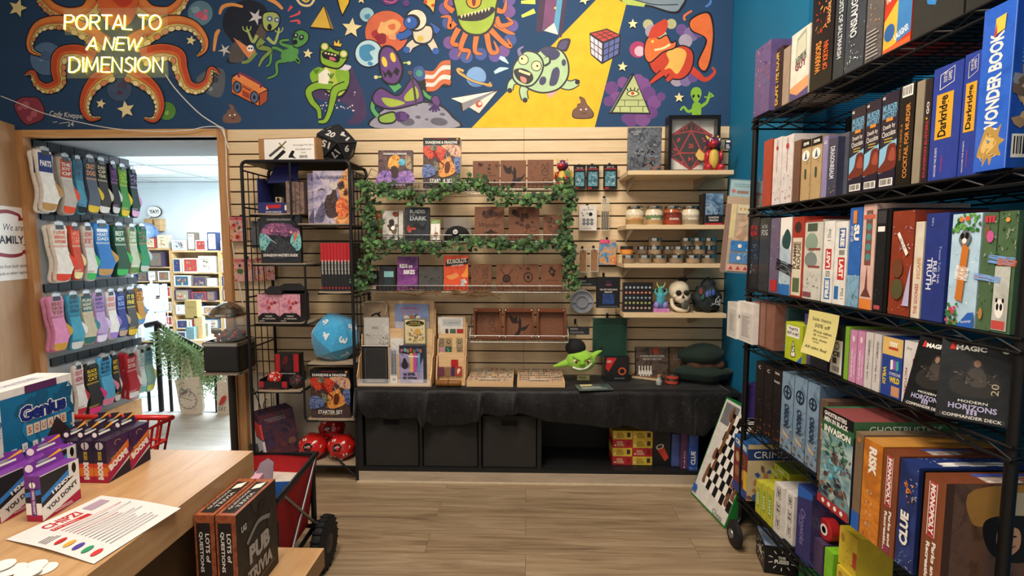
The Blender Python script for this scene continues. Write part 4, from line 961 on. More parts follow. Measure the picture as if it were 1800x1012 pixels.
# outlet, adapter and cords in the rack
p=atY(471,697,D+.015);goods('power_outlet','cream wall outlet low on the wall behind the black rack','outlet',(p.x,D+.012,p.z-.06),.075,.014,.115,M('cfc3a8',.5),lambda f:[f.rect(.3,y,.7,y+.3,M('b9ad94',.5)) for y in (.12,.56)],mats={}) ;
cable('wall_cable','thin black cord trailing from the outlet down behind the rack',[(p.x+.01,D-.02,p.z),(p.x,D-.04,p.z-.05),(p.x+.05,D-.03,p.z-.20),(p.x+.22,D-.02,p.z-.33),(p.x+.40,D-.02,p.z-.42)],.003,m_blk)
p=atY(437,645,D-.05);goods('power_strip','black power adapter with red light on the doorway casing','power strip',(p.x,D-.045,p.z-.03),.06,.05,.035,m_bk,lambda f:f.ell(.65,.5,.10,.17,EMIT('ff2418',4)),rot=(0,R(-14),0))
cable('wall_cable','black cord hanging from the adapter beside the rack',[(p.x+.01,D-.045,p.z-.02),(p.x+.005,D-.045,p.z-.10),(p.x+.05,D-.045,p.z-.22),(p.x+.075,D-.045,p.z-.33),(p.x+.06,D-.045,p.z-.40),(p.x+.085,D-.045,p.z-.52)],.003,m_blk)
# ================================================================== chrome wire shelves, ivy and what they hold
YS=2.93
m_chr=M('a2a2a2',.3,1,var=0)
def wire_shelf(label,x0,x1,py,YF=YS-.01,ends=True):
    a,c=atY(x0,py,YF),atY(x1,py,YF);z=atY((x0+x1)/2,py,YF).z;wv=c.x-a.x
    t=thing('wire_shelf',label,'wall shelf',((a.x+c.x)/2,D-.006,z),group='chrome wire shelves on the slatwall');dp=D-.006-YF
    mb=MB();h=wv/2
    n=int(wv/.024)
    for i in range(n+1):x=-h+wv*i/n;mb.tube([(x,0,-.006),(x,-dp,-.006),(x,-dp,.03)],.0014,m_chr,5)
    for y in (-.01,-dp*.5,-dp):mb.tube([(-h,y,-.008),(h,y,-.008)],.003,m_chr,6)
    mb.tube([(-h,-dp,.03),(h,-dp,.03)],.0032,m_chr,6)
    mb.build('wire_deck',parent=t)
    if ends:
        for q in (-1,1):
            mb=MB();x=q*h
            mb.tube([(x,-.004,-.008),(x,-.004,.13),(x,-dp*.55,.13),(x,-dp,.03),(x,-dp,-.008)],.003,m_chr,6)
            for k in range(1,4):mb.tube([(x,-.004,.03*k),(x,-dp+.02*k,.03*k)],.0016,m_chr,5)
            mb.build('end_guard',parent=t)
    return z
Z1=wire_shelf('chrome wire shelf with ivy along its front holding two fantasy starter boxes',642,1003,330)
Z2=wire_shelf('chrome wire shelf with ivy along its front holding a black beanie',650,1002,422)
Z3=wire_shelf('chrome wire shelf above twigs holding the purple and orange books',640,1000,511)
Z4=wire_shelf('short chrome wire shelf holding three leather dice trays',826,999,599)
def on(name,label,cat,x0,y0,x1,y1,Z,m,front,d=.03,Y=YS,lean=5,**k):
    return fgoods(name,label,cat,x0,y0,x1,y1,Y,d,m,front,z0=Z+.001,lean=lean,**k)
def phb(f):
    f.fill(ART(71,['2a2230','4a3a44','6a5048','8a705a'],16));A=lambda k,*q:ART(k,q,40);f.sm([(.3,.55),(.34,.8),(.55,.88),(.66,.72),(.58,.54),(.45,.48)],A(331,'7a3f1a','d98f3a','f0bc60','b5621f'));f.circ(.70,.68,.10,A(332,'2a6a94','4fb0d0','90d0dc'));f.sm([(.8,.84),(.95,.8),(.97,.5),(.82,.56)],A(333,'8a7a60','b5a080','6a5a48'));f.sm([(0,.1),(.05,.4),(.3,.46),(.5,.36),(.75,.44),(1,.42),(1,.1)],A(334,'24224a','4a4088','8a68a8','b48ac0','2f2c60'));f.sm([(.38,.52),(.5,.58),(.6,.46),(.56,.26),(.42,.28)],A(335,'1c1a28','4a342e','2c2838'))
    f.text('DUNGEONS & DRAGONS',.5,.9,.68,.05,W_,bold=.02);f.text("PLAYER'S HANDBOOK",.5,.08,.6,.05,W_,bold=.02)
on('hardback_book','purple and orange fantasy hardback on the highest wire shelf','book',664,263,724,332,Z1,m_bk,phb,.03)
on('starter_box','tall glossy starter set box with red dragon on the highest wire shelf','game box',743,241,808,331,Z1,M('c9bfae',.4),d_starter,.07)
m_lea=M('714830',.55,var=.08,sc=40);m_leb=M('6f4228',.5,var=.08,sc=40);m_burn=M('23140f',.6,var=.1);m_bn2=M('452619',.6)
def j_dice(f):
    rr=random.Random(5)
    for i in range(16):
        x,y,r=rr.uniform(.08,.92),rr.uniform(.08,.92),rr.uniform(.04,.07)
        if .4 < x < .95 and .35 < y < .65:continue
        f.stroke([(x+r*cos(a),y+r*sin(a)*f.W/f.H) for a in [2*pi*j/6 for j in range(6)]],.01,m_bn2,1,closed=True)
        if i % 3==0:f.circ(x,y,r*.8,m_burn,6)
    f.text('YES,',.62,.55,.16,.06,m_burn);f.text('I NEED THESE DICE',.62,.45,.5,.035,m_bn2)
def j_dragon(f):
    f.sm([(.1,.85),(.3,.72),(.42,.8),(.45,.55),(.5,.4),(.45,.2),(.3,.0),(.5,.0),(.6,.2),(.66,.35),(.8,.38),(.95,.5),(.85,.3),(.65,.2),(.6,.6),(.55,.5),(.48,.62),(.4,.5),(.2,.55)],m_burn,4)
    f.sm([(.5,.5),(.52,.75),(.58,.7),(.62,.55),(.56,.45)],m_burn)
def j_cute(f):
    for x,y,r in ((.68,.55,.13),(.72,.25,.12)):f.stroke([(x+r*cos(a),y+r*sin(a)*f.W/f.H) for a in [2*pi*j/10 for j in range(10)]],.022,m_burn,2,closed=True)
    f.circ(.64,.58,.025,m_burn);f.circ(.73,.58,.025,m_burn);f.stroke([(.8,.2),(.95,.1),(.9,.3)],.02,m_burn);f.stroke([(.55,.7),(.6,.85),(.68,.7),(.78,.88),(.82,.66)],.018,m_burn)
    for x,y in ((.15,.85),(.3,.7),(.15,.55),(.4,.88),(.2,.35)):f.stroke([(x+.05*cos(a),y+.05*sin(a)*f.W/f.H) for a in [2*pi*j/6 for j in range(6)]],.01,m_bn2,1,closed=True)
def j_wander(f):
    f.sm([(.25,.75),(.5,.92),(.8,.78),(.7,.7),(.4,.66)],m_bn2);f.blobs(4,[m_bn2,m_burn],4,.3,.7,.75,.88,(.06,.12));f.text('Wander',.5,.45,.74,.14,m_burn,shear=.2);f.poly([(.3,.22),(.48,.27),(.55,.33),(.62,.27),(.82,.22),(.5,.19)],m_burn);f.text('NOT ALL WHO',.5,.14,.5,.04,m_bn2);f.text('ARE LOST',.52,.08,.4,.04,m_bn2)
def j_map(f):f.blobs(6,[m_burn,m_bn2],9,.1,.7,.9,.85,(.07,.14));f.blobs(5,[m_bn2],3,.1,.4,.9,.62,(.05,.1));f.stroke([(.2,.5),(.45,.45),(.6,.3),(.5,.15)],.02,m_bn2);f.stroke([(.7,.4),(.9,.38),(.88,.26),(.72,.28),(.7,.4)],.015,m_bn2)
def j_eye(f):
    for r in (.3,.22,.12):f.stroke([(.5+r*cos(a),.55+r*.8*sin(a)) for a in [2*pi*j/12 for j in range(12)]],.025,m_burn,2,closed=True)
    f.blobs(6,[m_bn2],4,.2,.5,.8,.85,(.05,.1))
def j_shield(f):
    f.stroke([(.2,.2),(.8,.8)],.03,m_burn);f.stroke([(.8,.2),(.2,.8)],.03,m_burn);f.circ(.5,.45,.2,m_burn);f.circ(.5,.45,.12,m_bn2);f.circ(.5,.45,.05,m_burn)
def j_ring(f):
    f.stroke([(.5+.2*cos(a),.5+.17*sin(a)) for a in [2*pi*j/12 for j in range(12)]],.055,m_burn,2,closed=True);f.sm([(.42,.5),(.5,.58),(.58,.5),(.52,.42)],m_burn);f.blobs(5,[m_bn2],8,.1,.8,.9,.95,(.05,.1))
def j_crest(f):f.blobs(7,[m_burn],3,.35,.6,.68,.82,(.06,.13));f.circ(.5,.7,.07,m_lea);f.text('HAPPY CAMPER',.5,.38,.6,.045,m_bn2)
def journal(label,x0,y0,x1,y1,Z,fn,m=None,d=.022,**k):
    return on('leather_journal',label,'journal',x0,y0,x1,y1,Z,m or m_lea,fn,d,group='brown leather journals',**k)
journal('brown leather journal with scattered dice outlines on the highest wire shelf',831,282,878,331,Z1,j_dice)
journal('brown leather journal with black winged dragon on the highest wire shelf',879.5,281,925,331,Z1,j_dragon)
journal('brown leather journal with cartoon creature on the highest wire shelf',927,280,973,331,Z1,j_cute)
def plush_dragon(label,x0,y0,x1,y1,Y,z):
    xm=(x0+x1)/2;h=atY(xm,y0,Y).z-z;wv=atY(x1,y1,Y).x-atY(x0,y1,Y).x
    t=thing('plush_dragon',label,'plush toy',(atY(xm,y1,Y).x,Y+.06,z),group='shiny red plush dragons')
    rd,gd,pu=M('a81f2e',.25,var=.2,sc=20,coat=.5),M('c9a84a',.45,var=.15),M('5a1f45',.25,coat=.5)
    s=h/.30
    part(lambda mb:(mb.ell((0,0,.095*s),(.068*s,.062*s,.10*s),rd,18,12),mb.ell((-.05*s,-.03*s,.03*s),(.035*s,.05*s,.032*s),rd),mb.ell((.05*s,-.03*s,.03*s),(.035*s,.05*s,.032*s),rd),mb.ell((-.055*s,-.02*s,.12*s),(.02*s,.03*s,.045*s),rd),mb.ell((.055*s,-.02*s,.12*s),(.02*s,.03*s,.045*s),rd)),'body',t)
    part(lambda mb:mb.ell((-.006*s,-.042*s,.10*s),(.040*s,.032*s,.08*s),gd),'belly',t)
    part(lambda mb:(mb.ell((0,-.005*s,.225*s),(.058*s,.058*s,.055*s),pu,18,12),mb.ell((-.02*s,-.055*s,.212*s),(.038*s,.045*s,.030*s),rd)),'head',t)
    for q in (-1,1):
        part(lambda mb:(mb.ell((q*.035*s,-.045*s,.245*s),(.012*s,.01*s,.014*s),W_,10,8),mb.ell((q*.036*s,-.054*s,.245*s),(.006*s,.004*s,.008*s),K_,8,6)),'eye',t)
        part(lambda mb:mb.tube([(q*.03*s,.01*s,.26*s),(q*.045*s,.02*s,.285*s),(q*.05*s,.035*s,.30*s)],[.014*s,.009*s,.002*s],gd,8),'horn',t)
        part(lambda mb:mb.slab([(0,0),(.06*s,.06*s),(.085*s,.01*s),(.06*s,-.03*s),(.03*s,-.04*s)],(q*.03*s,.06*s,.14*s),(q,.25,0),(0,0,1),.006,gd),'wing',t)
    part(lambda mb:mb.tube([(.03*s,.05*s,.03*s),(.08*s,.05*s,.025*s),(.10*s,.0,.03*s)],[.028*s,.018*s,.004*s],rd,8),'tail',t)
    return t
plush_dragon('small shiny red plush dragon at the end of the highest wire shelf',974,274,1005,331,2.96,Z1)
# second wire shelf
on('hardback_book','narrow dark brown book at doorway end of the second wire shelf','book',660,370,671.5,422,Z2,m_leb,lambda f:f.blobs(6,[c_('a8763f')],3,.3,.1,.7,.9,(.1,.2)))
def wb(f):f.fill(ART(75,['d9d4cc','c2bcb4','e6e2da'],10));f.blobs(5,[c_('4a4038'),c_('6b5a45'),c_('37312c')],3,.25,.3,.75,.6,(.1,.2));f.blobs(2,[c_('c27a3a'),c_('8a4a2a')],6,.2,.75,.8,.9,(.1,.2));f.sm([(.4,.4),(.5,.48),(.6,.4),(.5,.33)],W_);f.rect(.74,0,.78,1,K_);f.blobs(8,[c_('5a5450')],8,.05,.02,.9,.2,(.04,.08))
on('game_box','white box with brown monster drawing beside the narrow brown book','game box',672,370,708,422,Z2,M('d5cfc6',.5),wb)
def blades(f):f.fill(ART(76,['1d2126','2a3036','3a434a'],9));f.text('BLADES',.52,.87,.62,.11,c_('c9ccce'),bold=.03);f.text('IN THE',.3,.76,.2,.03,W_);f.text('DARK',.55,.66,.68,.13,c_('b9bdbf'),bold=.03);f.blobs(3,[c_('b8463a'),c_('9c3a30')],4,.15,.3,.4,.4,(.08,.16));f.sm([(.3,.4),(.5,.52),(.75,.42),(.9,.6),(.8,.3),(.55,.35)],K_)
on('rule_book','dark rule book with grey lettering and red splash on the second wire shelf','book',711,364,754,422,Z2,m_bk,blades)
def grn(f):f.rect(0,.8,1,1,c_('7f9c5a'));f.text('VOLE',.4,.88,.5,.06,W_);f.stroke([(.5,.65),(.52,.4)],.05,c_('8a5a3a'));f.poly([(.3,.22),(.5,.4),(.8,.35),(.75,.18),(.35,.15)],c_('a8603f'))
on('card_game','small white and green card box beside the black beanie','card game',757,386,773,422,Z2,M('e6e2da',.5),grn)
t=thing('black_beanie','black knitted cap with round white badge on the second wire shelf','hat',(atY(803,415,2.97).x,2.99,Z2))
def bean(mb):mb.lathe([(.072,0),(.078,.012),(.076,.03),(.068,.052),(.05,.072),(.025,.083),(0,.086)],M('161618',.9,bump=.4,sc=120),24)
part(bean,'crown',t);part(lambda mb:mb.lathe([(.075,0),(.0815,.004),(.082,.022),(.077,.026)],M('1c1c1f',.9,bump=.4,sc=120),24),'brim',t)
def badge(mb):
    f=Face(mb,1,1,pt=lambda x,y,k:V((x,-.0805+y*.35-.0005*k-abs(x)*.1,.048+y)));f.circ(0,0,.014,c_('d5d3ce'));f.circ(0,0,.009,K_,8);f.star(0,0,.007,c_('d5d3ce'))
part(badge,'badge',t)
fr=on('acrylic_stand','clear plastic stand framing the black beanie','stand',780,383,828,422,Z2,CLEAR('e8eef0',.22),None,.003,Y=3.09,lean=0)
journal('tall brown journal with one large script word on the second wire shelf',834,363,886,422,Z2,j_wander)
journal('tall brown journal with burnt map picture beside the script word journal',894,363,948,422,Z2,j_map)
journal('smaller brown journal with burnt eye picture under the ivy',955,377,992,422,Z2,j_eye)
# third wire shelf
def mini(f):f.rect(.1,.62,.95,.82,c_('6fa3a8'));f.rect(.1,.05,.9,.2,c_('c9b49a'));f.rect(.2,.25,.8,.55,c_('3a2f35'))
on('small_box','tiny dark box with tan label at doorway end of the third wire shelf','box',645,476,662,511,Z3,m_bk,mini,.04)
on('small_box','black box with teal label left of the purple book','box',666,469,694,511,Z3,m_bk,lambda f:(f.rect(.3,.55,.9,.8,c_('7fb5b9')),f.rect(.35,.1,.85,.5,c_('22343a'))),.05)
def kids(f):f.fill(ART(79,['3a1a4a','5f2a6b','7d3f86','a05a9c'],10));f.text('KIDS on',.42,.72,.62,.12,W_,bold=.03);f.text('BIKES',.58,.54,.55,.13,W_,bold=.03);f.blobs(4,[c_('2a1236'),c_('c08a3a')],5,.3,.02,.8,.12,(.04,.08))
on('rule_book','purple rule book with slanted white lettering on the third wire shelf','book',698,451,734,511,Z3,M('3a1f4a',.4),kids)
def yesd(f):j_dice(f)
on('leather_journal','grey journal with dice outlines between the purple and orange books','journal',736,469,778,511,Z3,M('4a4947',.6),lambda f:(f.blobs(5,[c_('2c2b2a')],4,.05,.05,.95,.95,(.04,.07)),f.text('YES,',.6,.5,.2,.08,K_),f.text('I NEED THESE DICE',.6,.4,.5,.04,K_)),.02)
def kob(f):f.fill(ART(81,['c23f22','d6522e','b8381f'],8));f.poly([(.05,.68),(.98,.75),(1,.92),(.08,.85)],K_);f.text('KOBOLDS',.52,.84,.8,.13,c_('d9d2c4'),rot=5,bold=.03);f.text('ATE MY BABY!',.55,.72,.5,.05,W_,rot=5);f.blobs(4,[c_('c9c5bd'),c_('a8aaa8')],6,.5,.15,.9,.3,(.06,.12));f.sm([(.7,.4),(.85,.55),(.95,.75),(.97,.4)],c_('e08a3a'));f.sm([(.1,.4),(.3,.45),(.5,.5),(.6,.4),(.3,.3)],c_('d98a4a'))
on('rule_book','bright orange rule book with black title band on the third wire shelf','book',780,449,823,511,Z3,M('a8381f',.3),kob)
for i,(a,c2,fn,lb) in enumerate(((828,864,j_cute,'brown journal with cartoon creature just past the orange book'),(872,909,j_shield,'brown journal with shield and crossed swords on the third wire shelf'),(910,947,j_ring,'brown journal with a ringed dragon emblem on the third wire shelf'),(951,989,j_crest,'brown journal with a burnt crest at end of the third wire shelf'))):journal(lb,a,464,c2,511,Z3,fn)
# dice trays
m_tr=M('6e3617',.5,var=.12,sc=30);m_stud=M('d9d4cc',.2,1,var=0)
for i,(a,c2,fn,lb) in enumerate(((831,882,j_cute,'brown leather dice tray with cartoon creature'),(884,939,j_dragon,'brown leather dice tray with black winged dragon'),(943,996,lambda f:f.text('I AM MASTER',.5,.5,.35,.03,m_burn),'brown leather dice tray with one small line of lettering'))):
    zz=Z4+.001;p=atY((a+c2)/2,570,2.95);h=atY(900,543,2.95).z-zz;wv=atY(c2,570,2.95).x-atY(a,570,2.95).x-.004
    t=thing('dice_tray',lb,'dice tray',(p.x,2.975,zz),group='leather dice trays',rot=(-R(8),0,0));s=.028;wl=m_leb
    def base(mb):mb.box(-wv/2,wv/2,.028,.034,0,h,m_lea);fn(Face(mb,wv-.04,h-.04,O=(-wv/2+.02,.028,.02),U=(1,0,0),Vv=(0,0,1)))
    part(base,'base',t)
    for k,bx in enumerate(((-wv/2,wv/2,-.012,.028,0,.008),(-wv/2,wv/2,-.012,.028,h-.022,h),(-wv/2,-wv/2+.012,-.012,.028,.008,h-.022),(wv/2-.012,wv/2,-.012,.028,.008,h-.022))):part(lambda mb:mb.box(*bx,m_tr),'raised_side',t)
    for x in (-1,1):
        for z in (.012,h-.012):
            part(lambda mb:mb.ell((x*(wv/2-.012),-.014,z),(.0055,.004,.0055),m_stud,10,6),'snap',t)
# ivy
ivy=[M('46663a',.6,var=.25,sc=30),M('33502f',.6,var=.25,sc=30),M('557a42',.6,var=.2,sc=30),M('263d26',.6,var=.2,sc=30)]
def garland(label,pts,n,seed,spread=.05,Y=YS-.045,size=.026):
    rr=random.Random(seed);P=[atY(x,y,Y) for x,y in pts];Q=cr_spline(P,14);o=Q[0].copy()
    t=thing('ivy_garland',label,'ivy garland',o,group='artificial ivy on the wire shelves')
    part(lambda mb:(mb.tube([q-o for q in Q],.003,M('4a3f2a',.8),5),mb.tube([q-o+V((.006*sin(i),.006*cos(i*1.3),.008*sin(i*.8))) for i,q in enumerate(Q)],.002,M('3c4a26',.8),5)),'stem',t)
    def lv(mb):
        shp=[(0,0),(.35,-.15),(.62,.18),(.42,.38),(.55,.68),(.22,.62),(0,1.05),(-.22,.62),(-.55,.68),(-.42,.38),(-.62,.18),(-.35,-.15)]
        for i in range(n):
            c=Q[int(rr.random()*(len(Q)-1))]-o+V((rr.gauss(0,spread*.5),rr.uniform(-.035,.03),rr.gauss(0,spread*.55)))
            s=size*rr.uniform(.65,1.25);nrm=V((rr.uniform(-.8,.8),-1,rr.uniform(-.3,.9))).normalized();a=rr.uniform(0,6.28)
            u=nrm.orthogonal().normalized();v2=nrm.cross(u);u,v2=u*cos(a)+v2*sin(a),v2*cos(a)-u*sin(a)
            cup=rr.uniform(.1,.5)
            vs=[c+nrm*.25*s*cup]+[c+u*x*s+v2*(y-.4)*s-nrm*(abs(x)*cup*s*.7) for x,y in shp]
            mb.add(vs,[(0,k+1,(k+1) % 12+1) for k in range(12)],ivy[rr.choice((0,0,1,1,2,3))],False)
    o2=part(lv,'leaves',t);return t
garland('leafy ivy garland hanging along the highest wire shelf',[(640,330),(690,338),(740,348),(790,330),(830,322),(860,335),(900,350),(950,348),(1000,330)],380,1,.042)
garland('leafy ivy garland hanging along the second wire shelf',[(645,430),(700,430),(760,434),(830,426),(890,430),(950,430),(1003,425)],330,2,.034)
garland('ivy strand falling beside the black rack end of the wire shelves',[(640,330),(648,370),(655,410),(650,450),(640,490),(633,505)],220,3,.05)
garland('ivy strand falling at the hat and plate end of the wire shelves',[(998,322),(1002,360),(992,400),(1000,440),(1005,470),(1010,500)],230,4,.045)
# twigs under the third shelf
t=thing('twig_garland','dry brown twig garland wired under the third wire shelf','twig garland',atY(770,518,YS-.03));o=V(t.location)
def tw(mb):
    rr=random.Random(4)
    for i in range(34):
        x=rr.uniform(640,880);y=514+rr.uniform(-3,6);x2=x+rr.uniform(30,80)*rr.choice((1,1,-1));P=[atY(x,y,YS-.03+rr.uniform(-.02,.02))-o,atY((x+x2)/2,y+rr.uniform(-3,5),YS-.03+rr.uniform(-.03,.02))-o,atY(x2,y+rr.uniform(-4,7),YS-.03)-o]
        mb.tube(cr_spline(P,4),rr.uniform(.0012,.0028),WOOD(['5a4028','8a6a42'],(8,8,8),3,.8),5)
part(tw,'twigs',t)
# ================================================================== black cabinet, velvet cloth and the counter display
CF=2.852;ZT=atY(900,683,2.87).z
m_cab=M('1a1a1b',.55,var=.06);m_bin=M('2a2825',.85,var=.05,sc=90);m_hole=M('0b0b0b',.9)
cxa,cxb=atY(629,780,CF).x,XR-.015
t=thing('storage_cabinet','low black open cabinet along the slatwall holding bins and game boxes','cabinet',((cxa+cxb)/2,(CF+D)/2,kz));o=V(t.location);yb=D-.008-o.y;yf=CF-o.y;zc=ZT-.012-kz
def cx(px):return atY(px,780,CF).x-o.x
part(lambda mb:mb.box(cxa-o.x,cxb-o.x,yf,yb,0,.022,m_cab),'bottom_panel',t)
part(lambda mb:mb.box(cxa-o.x,cxb-o.x,yf,yb,zc-.022,zc,m_cab),'top_panel',t)
for px,w2 in ((629,.03),(737.5,.016),(841,.016),(944.5,.024)):part(lambda mb:mb.box(cx(px),cx(px)+w2,yf,yb,.022,zc-.022,m_cab),'upright_panel',t)
part(lambda mb:mb.box(cxb-o.x-.02,cxb-o.x,yf,yb,.022,zc-.022,m_cab),'upright_panel',t)
part(lambda mb:mb.box(cxa-o.x,cxb-o.x,yb-.006,yb,.022,zc-.022,m_cab),'back_panel',t)
zb=kz+.023
for i,(a,c2,lb) in enumerate(((642,735.5,'black fabric bin nearest the display rack'),(744,839.5,'black fabric bin in the middle with its handle covered by cloth'),(848,943,'black fabric bin beside the open compartment'))):
    xa_,xc_=atY(a,780,CF+.02).x,atY(c2,780,CF+.02).x;h=atY(790,729,CF+.02).z-zb;wv=xc_-xa_
    t2=thing('storage_bin',lb,'storage bin',((xa_+xc_)/2,CF+.17,zb),group='black fabric bins in the cabinet')
    def bd(mb):mb.rbox(-wv/2,wv/2,-.15,.14,0,h,.008,m_bin)
    part(bd,'body',t2)
    part(lambda mb:(mb.box(-.046,.046,-.1515,-.1505,h-.062,h-.032,m_hole),mb.tube([(-.046,-.152,h-.062),(.046,-.152,h-.062),(.046,-.152,h-.032),(-.046,-.152,h-.032)],.002,m_bin,5,closed=True)),'handle_slot',t2)
# velvet
m_vel=ART(90,['010102','030304','0a0a0c','2a2a2f'],30,r=.55,coat=0,dist=2.4)  # paler ramp tones paint the crushed nap's sheen into the base colour
m_vel.node_tree.nodes['Principled BSDF'].inputs['Sheen Weight'].default_value=.12
hem=[(626,700),(634,722),(646,733),(690,735),(735,731),(746,748),(752,735),(765,748),(800,748),(838,736),(848,727),(880,728),(905,724),(930,728),(955,738),(1000,743),(1060,748),(1110,750),(1150,756),(1200,758),(1240,766),(1262,750),(1278,735),(1288,735)]
def hemz(px):
    for (a,ya),(c2,yc) in zip(hem,hem[1:]):
        if a <=px <=c2:return ya+(yc-ya)*(px-a)/(c2-a)
    return hem[-1][1]
mb=MB();nx,nt_,nd=150,12,16;vs=[];fs=[]
pxs=[624+(1283-624)*i/nx for i in range(nx+1)]
for i,px in enumerate(pxs):
    X=atY(px,690,CF-.01).x;X=min(X,XR-.012);hz=atY(px,hemz(px),CF-.02).z;endf=min(1,i/5)
    fold=sin(i*.34+1.6*sin(i*.11))+.35*sin(i*.9+.8)
    for j in range(nt_+1):
        y=D-.008-(D-.008-CF)*j/nt_;vs.append((X,y,ZT+.0035*max(0,sin(i*.21+j*.9))*sin(j*.5)+.001))
    for j in range(1,nd+1):
        q=j/nd;z=ZT-(ZT-hz)*q;bul=.014+.026*sin(pi*min(1,q*1.1)*.6)+.017*fold*q
        for (pg,amp) in ((700,-.02),(748,.045),(800,-.02),(843,.04),(905,.04),(960,-.015),(1100,-.02),(1150,.02),(1215,.03)):bul +=amp*q*math.exp(-((px-pg)/(9 if amp > 0 else 24))**2)
        vs.append((X+.014*fold*q*(i not in (0,nx)),CF-max(.004,bul),z-(.012 if j==1 else 0)*0))
R_=nt_+nd+1
for i in range(nx):
    for j in range(R_-1):fs.append((i*R_+j,(i+1)*R_+j,(i+1)*R_+j+1,i*R_+j+1))
mb.add(vs,fs,m_vel,True)
cl=tag(mb.build('velvet_cloth'),'crushed black velvet cloth draped over the low black cabinet','tablecloth')
cl.modifiers.new('thick','SOLIDIFY').thickness=.0025
ZT2=ZT+.0065
# ---- tiered wooden card displays
m_birch=WOOD(['cfa877','dcb88a','e4c59b'],(2,24,24),2.5,.5)
def tiered(label,x0,x1,ytop,ytier,yb_,Y0,dp,lip=None):
    n=len(ytier);xm=(x0+x1)/2;a,c2=atY(x0,yb_,Y0),atY(x1,yb_,Y0);wv=c2.x-a.x
    t=thing('tiered_display',label,'display stand',((a.x+c2.x)/2,Y0,ZT2));h=wv/2;tops=[]
    for k in range(n+1):
        Y=Y0+.012+dp*k/n;zt2=atY(xm,([yb_-10]+ytier)[k] if k else yb_-6,Y).z-ZT2
        tops.append((Y,zt2))
    ys=[(Y0+dp*(k+1)/(n)) for k in range(n)]
    for k in range(n):
        Y=ys[k];zz=atY(xm,ytier[k],Y).z-ZT2;z0=0
        part(lambda mb:mb.slab([(-h+.008,z0),(h-.008,z0),(h-.008,zz-.006),(h-.014,zz),(-h+.014,zz),(-h+.008,zz-.006)],(0,Y-Y0+.004,0),(1,0,0),(0,0,1),.004,m_birch),'tier_panel',t)
    for q in (-1,1):
        zz=atY(xm,ytier[-1],ys[-1]).z-ZT2
        prof=[(0,0),(0,.05)]+sum([[(ys[k]-Y0-.028,(atY(xm,ytier[k],ys[k]).z-ZT2)*.55),(ys[k]-Y0-.008,(atY(xm,ytier[k],ys[k]).z-ZT2)*.9)] for k in range(n)],[])+[(dp+.012,zz*.9),(dp+.012,0)]
        part(lambda mb:mb.slab(prof,(q*h-(.0 if q > 0 else -.0)-.003,0,0),(0,1,0),(0,0,1),.006,m_birch),'side_panel',t)
    part(lambda mb:mb.box(-h,h,0,dp,.0,.006,m_birch),'base_panel',t)
    if lip:part(lambda mb:mb.box(-h+.004,h-.004,-.003,-.0005,.004,lip,CLEAR('e8f0f4',.2)),'clear_lip',t)
    return ys
ysA=tiered('large three-tier birch display of notebooks and cards beside the display rack',627,757,0,[622,577,528],675,2.872,.19,.045)
def card(name,label,cat,x0,y0,x1,y1,Y,m,fn,d=.008,z0=None,**k):return fgoods(name,label,cat,x0,y0,x1,y1,Y-d,d,m,fn,z0=z0,**k)
Yf,Ym,Yb=ysA[0]-.002,ysA[1]-.002,ysA[2]-.002
t=thing('cloth_pouch','beige drawstring cloth pouch with fox print at the top of the large birch display','pouch',(atY(661,545,Yb-.02).x,Yb-.022,atY(661,562,Yb-.02).z))
m_bei=M('a08a70',.9,bump=.3,sc=90);wv=atY(684,545,Yb).x-atY(641,545,Yb).x;h=atY(660,531,Yb).z-atY(660,562,Yb).z
def pou(mb):
    mb.slab([(-wv/2,0),(wv/2,0),(wv/2,h*.8),(wv*.4,h),(-wv*.4,h),(-wv/2,h*.8)],(0,-.006,0),(1,0,0),(0,0,1),-.012,m_bei);f=Face(mb,wv,h,O=(-wv/2,-.0065,0),U=(1,0,0),Vv=(0,0,1));f.sm([(.3,.25),(.45,.38),(.6,.42),(.75,.5),(.66,.36),(.7,.2),(.62,.2),(.56,.3),(.45,.28),(.38,.2)],K_)
part(pou,'bag',t);part(lambda mb:mb.tube(cr_spline([(-wv*.4,-.010,h*.8),(-wv*.62,-.01,h*.85),(-wv*.7,-.008,h*.6),(-wv*.55,-.010,h*.95),(0,-.012,h*1.05),(wv*.42,-.011,h*.95),(wv*.45,-.010,h*.6),(wv*.4,-.010,h*.3)],6),.0035,M('d3c3a6',.9),7),'drawstring',t)
def bird(f):f.fill(ART(93,['c9c6c0','b8b5af','d6d3cd'],10));f.lines(.3,.6,.6,.7,3,c_('55524e'));f.daubs(30,[c_('5a5855'),c_('77746f'),c_('3f3d3b')],4,.55,.02,1,.4,(.03,.07),(.01,.03));f.daubs(16,[c_('5a5855')],5,0,.3,.6,.4,(.02,.06),(.01,.02));f.rect(0,.28,1,.285,c_('8a8782'))
card('art_print','pale grey print with ink trees on the middle tier of the large birch display','print',640,558,684,607,Ym-.005,M('c9c6c0',.5),bird,.006)
t=thing('spiral_notebook','black spiral notebook in the front tier of the large birch display','notebook',(atY(660,640,Yf-.01).x,Yf-.012,ZT2+.007));wv=atY(683,640,Yf).x-atY(637,640,Yf).x;h=atY(660,607,Yf).z-ZT2-.007
def nbk(mb):mb.box(-wv/2,wv/2,-.008,.008,0,h,M('e3e0da',.6),{'front':m_bk,'back':m_bk});f=Face(mb,wv,h,O=(-wv/2,-.008,0),U=(1,0,0),Vv=(0,0,1));f.rect(.06,.0,1,1,m_bk);f.rect(.14,.15,.92,.92,M('2a2a2b',.6));f.stroke([(.13,.14),(.93,.14),(.93,.93),(.13,.93)],.008,c_('8f8a80'),1,closed=True);f.text('DUNGEONS & DRAGONS',.5,.10,.75,.03,W_);f.text('CAMPAIGN JOURNAL',.5,.05,.7,.035,W_)
part(nbk,'cover',t)
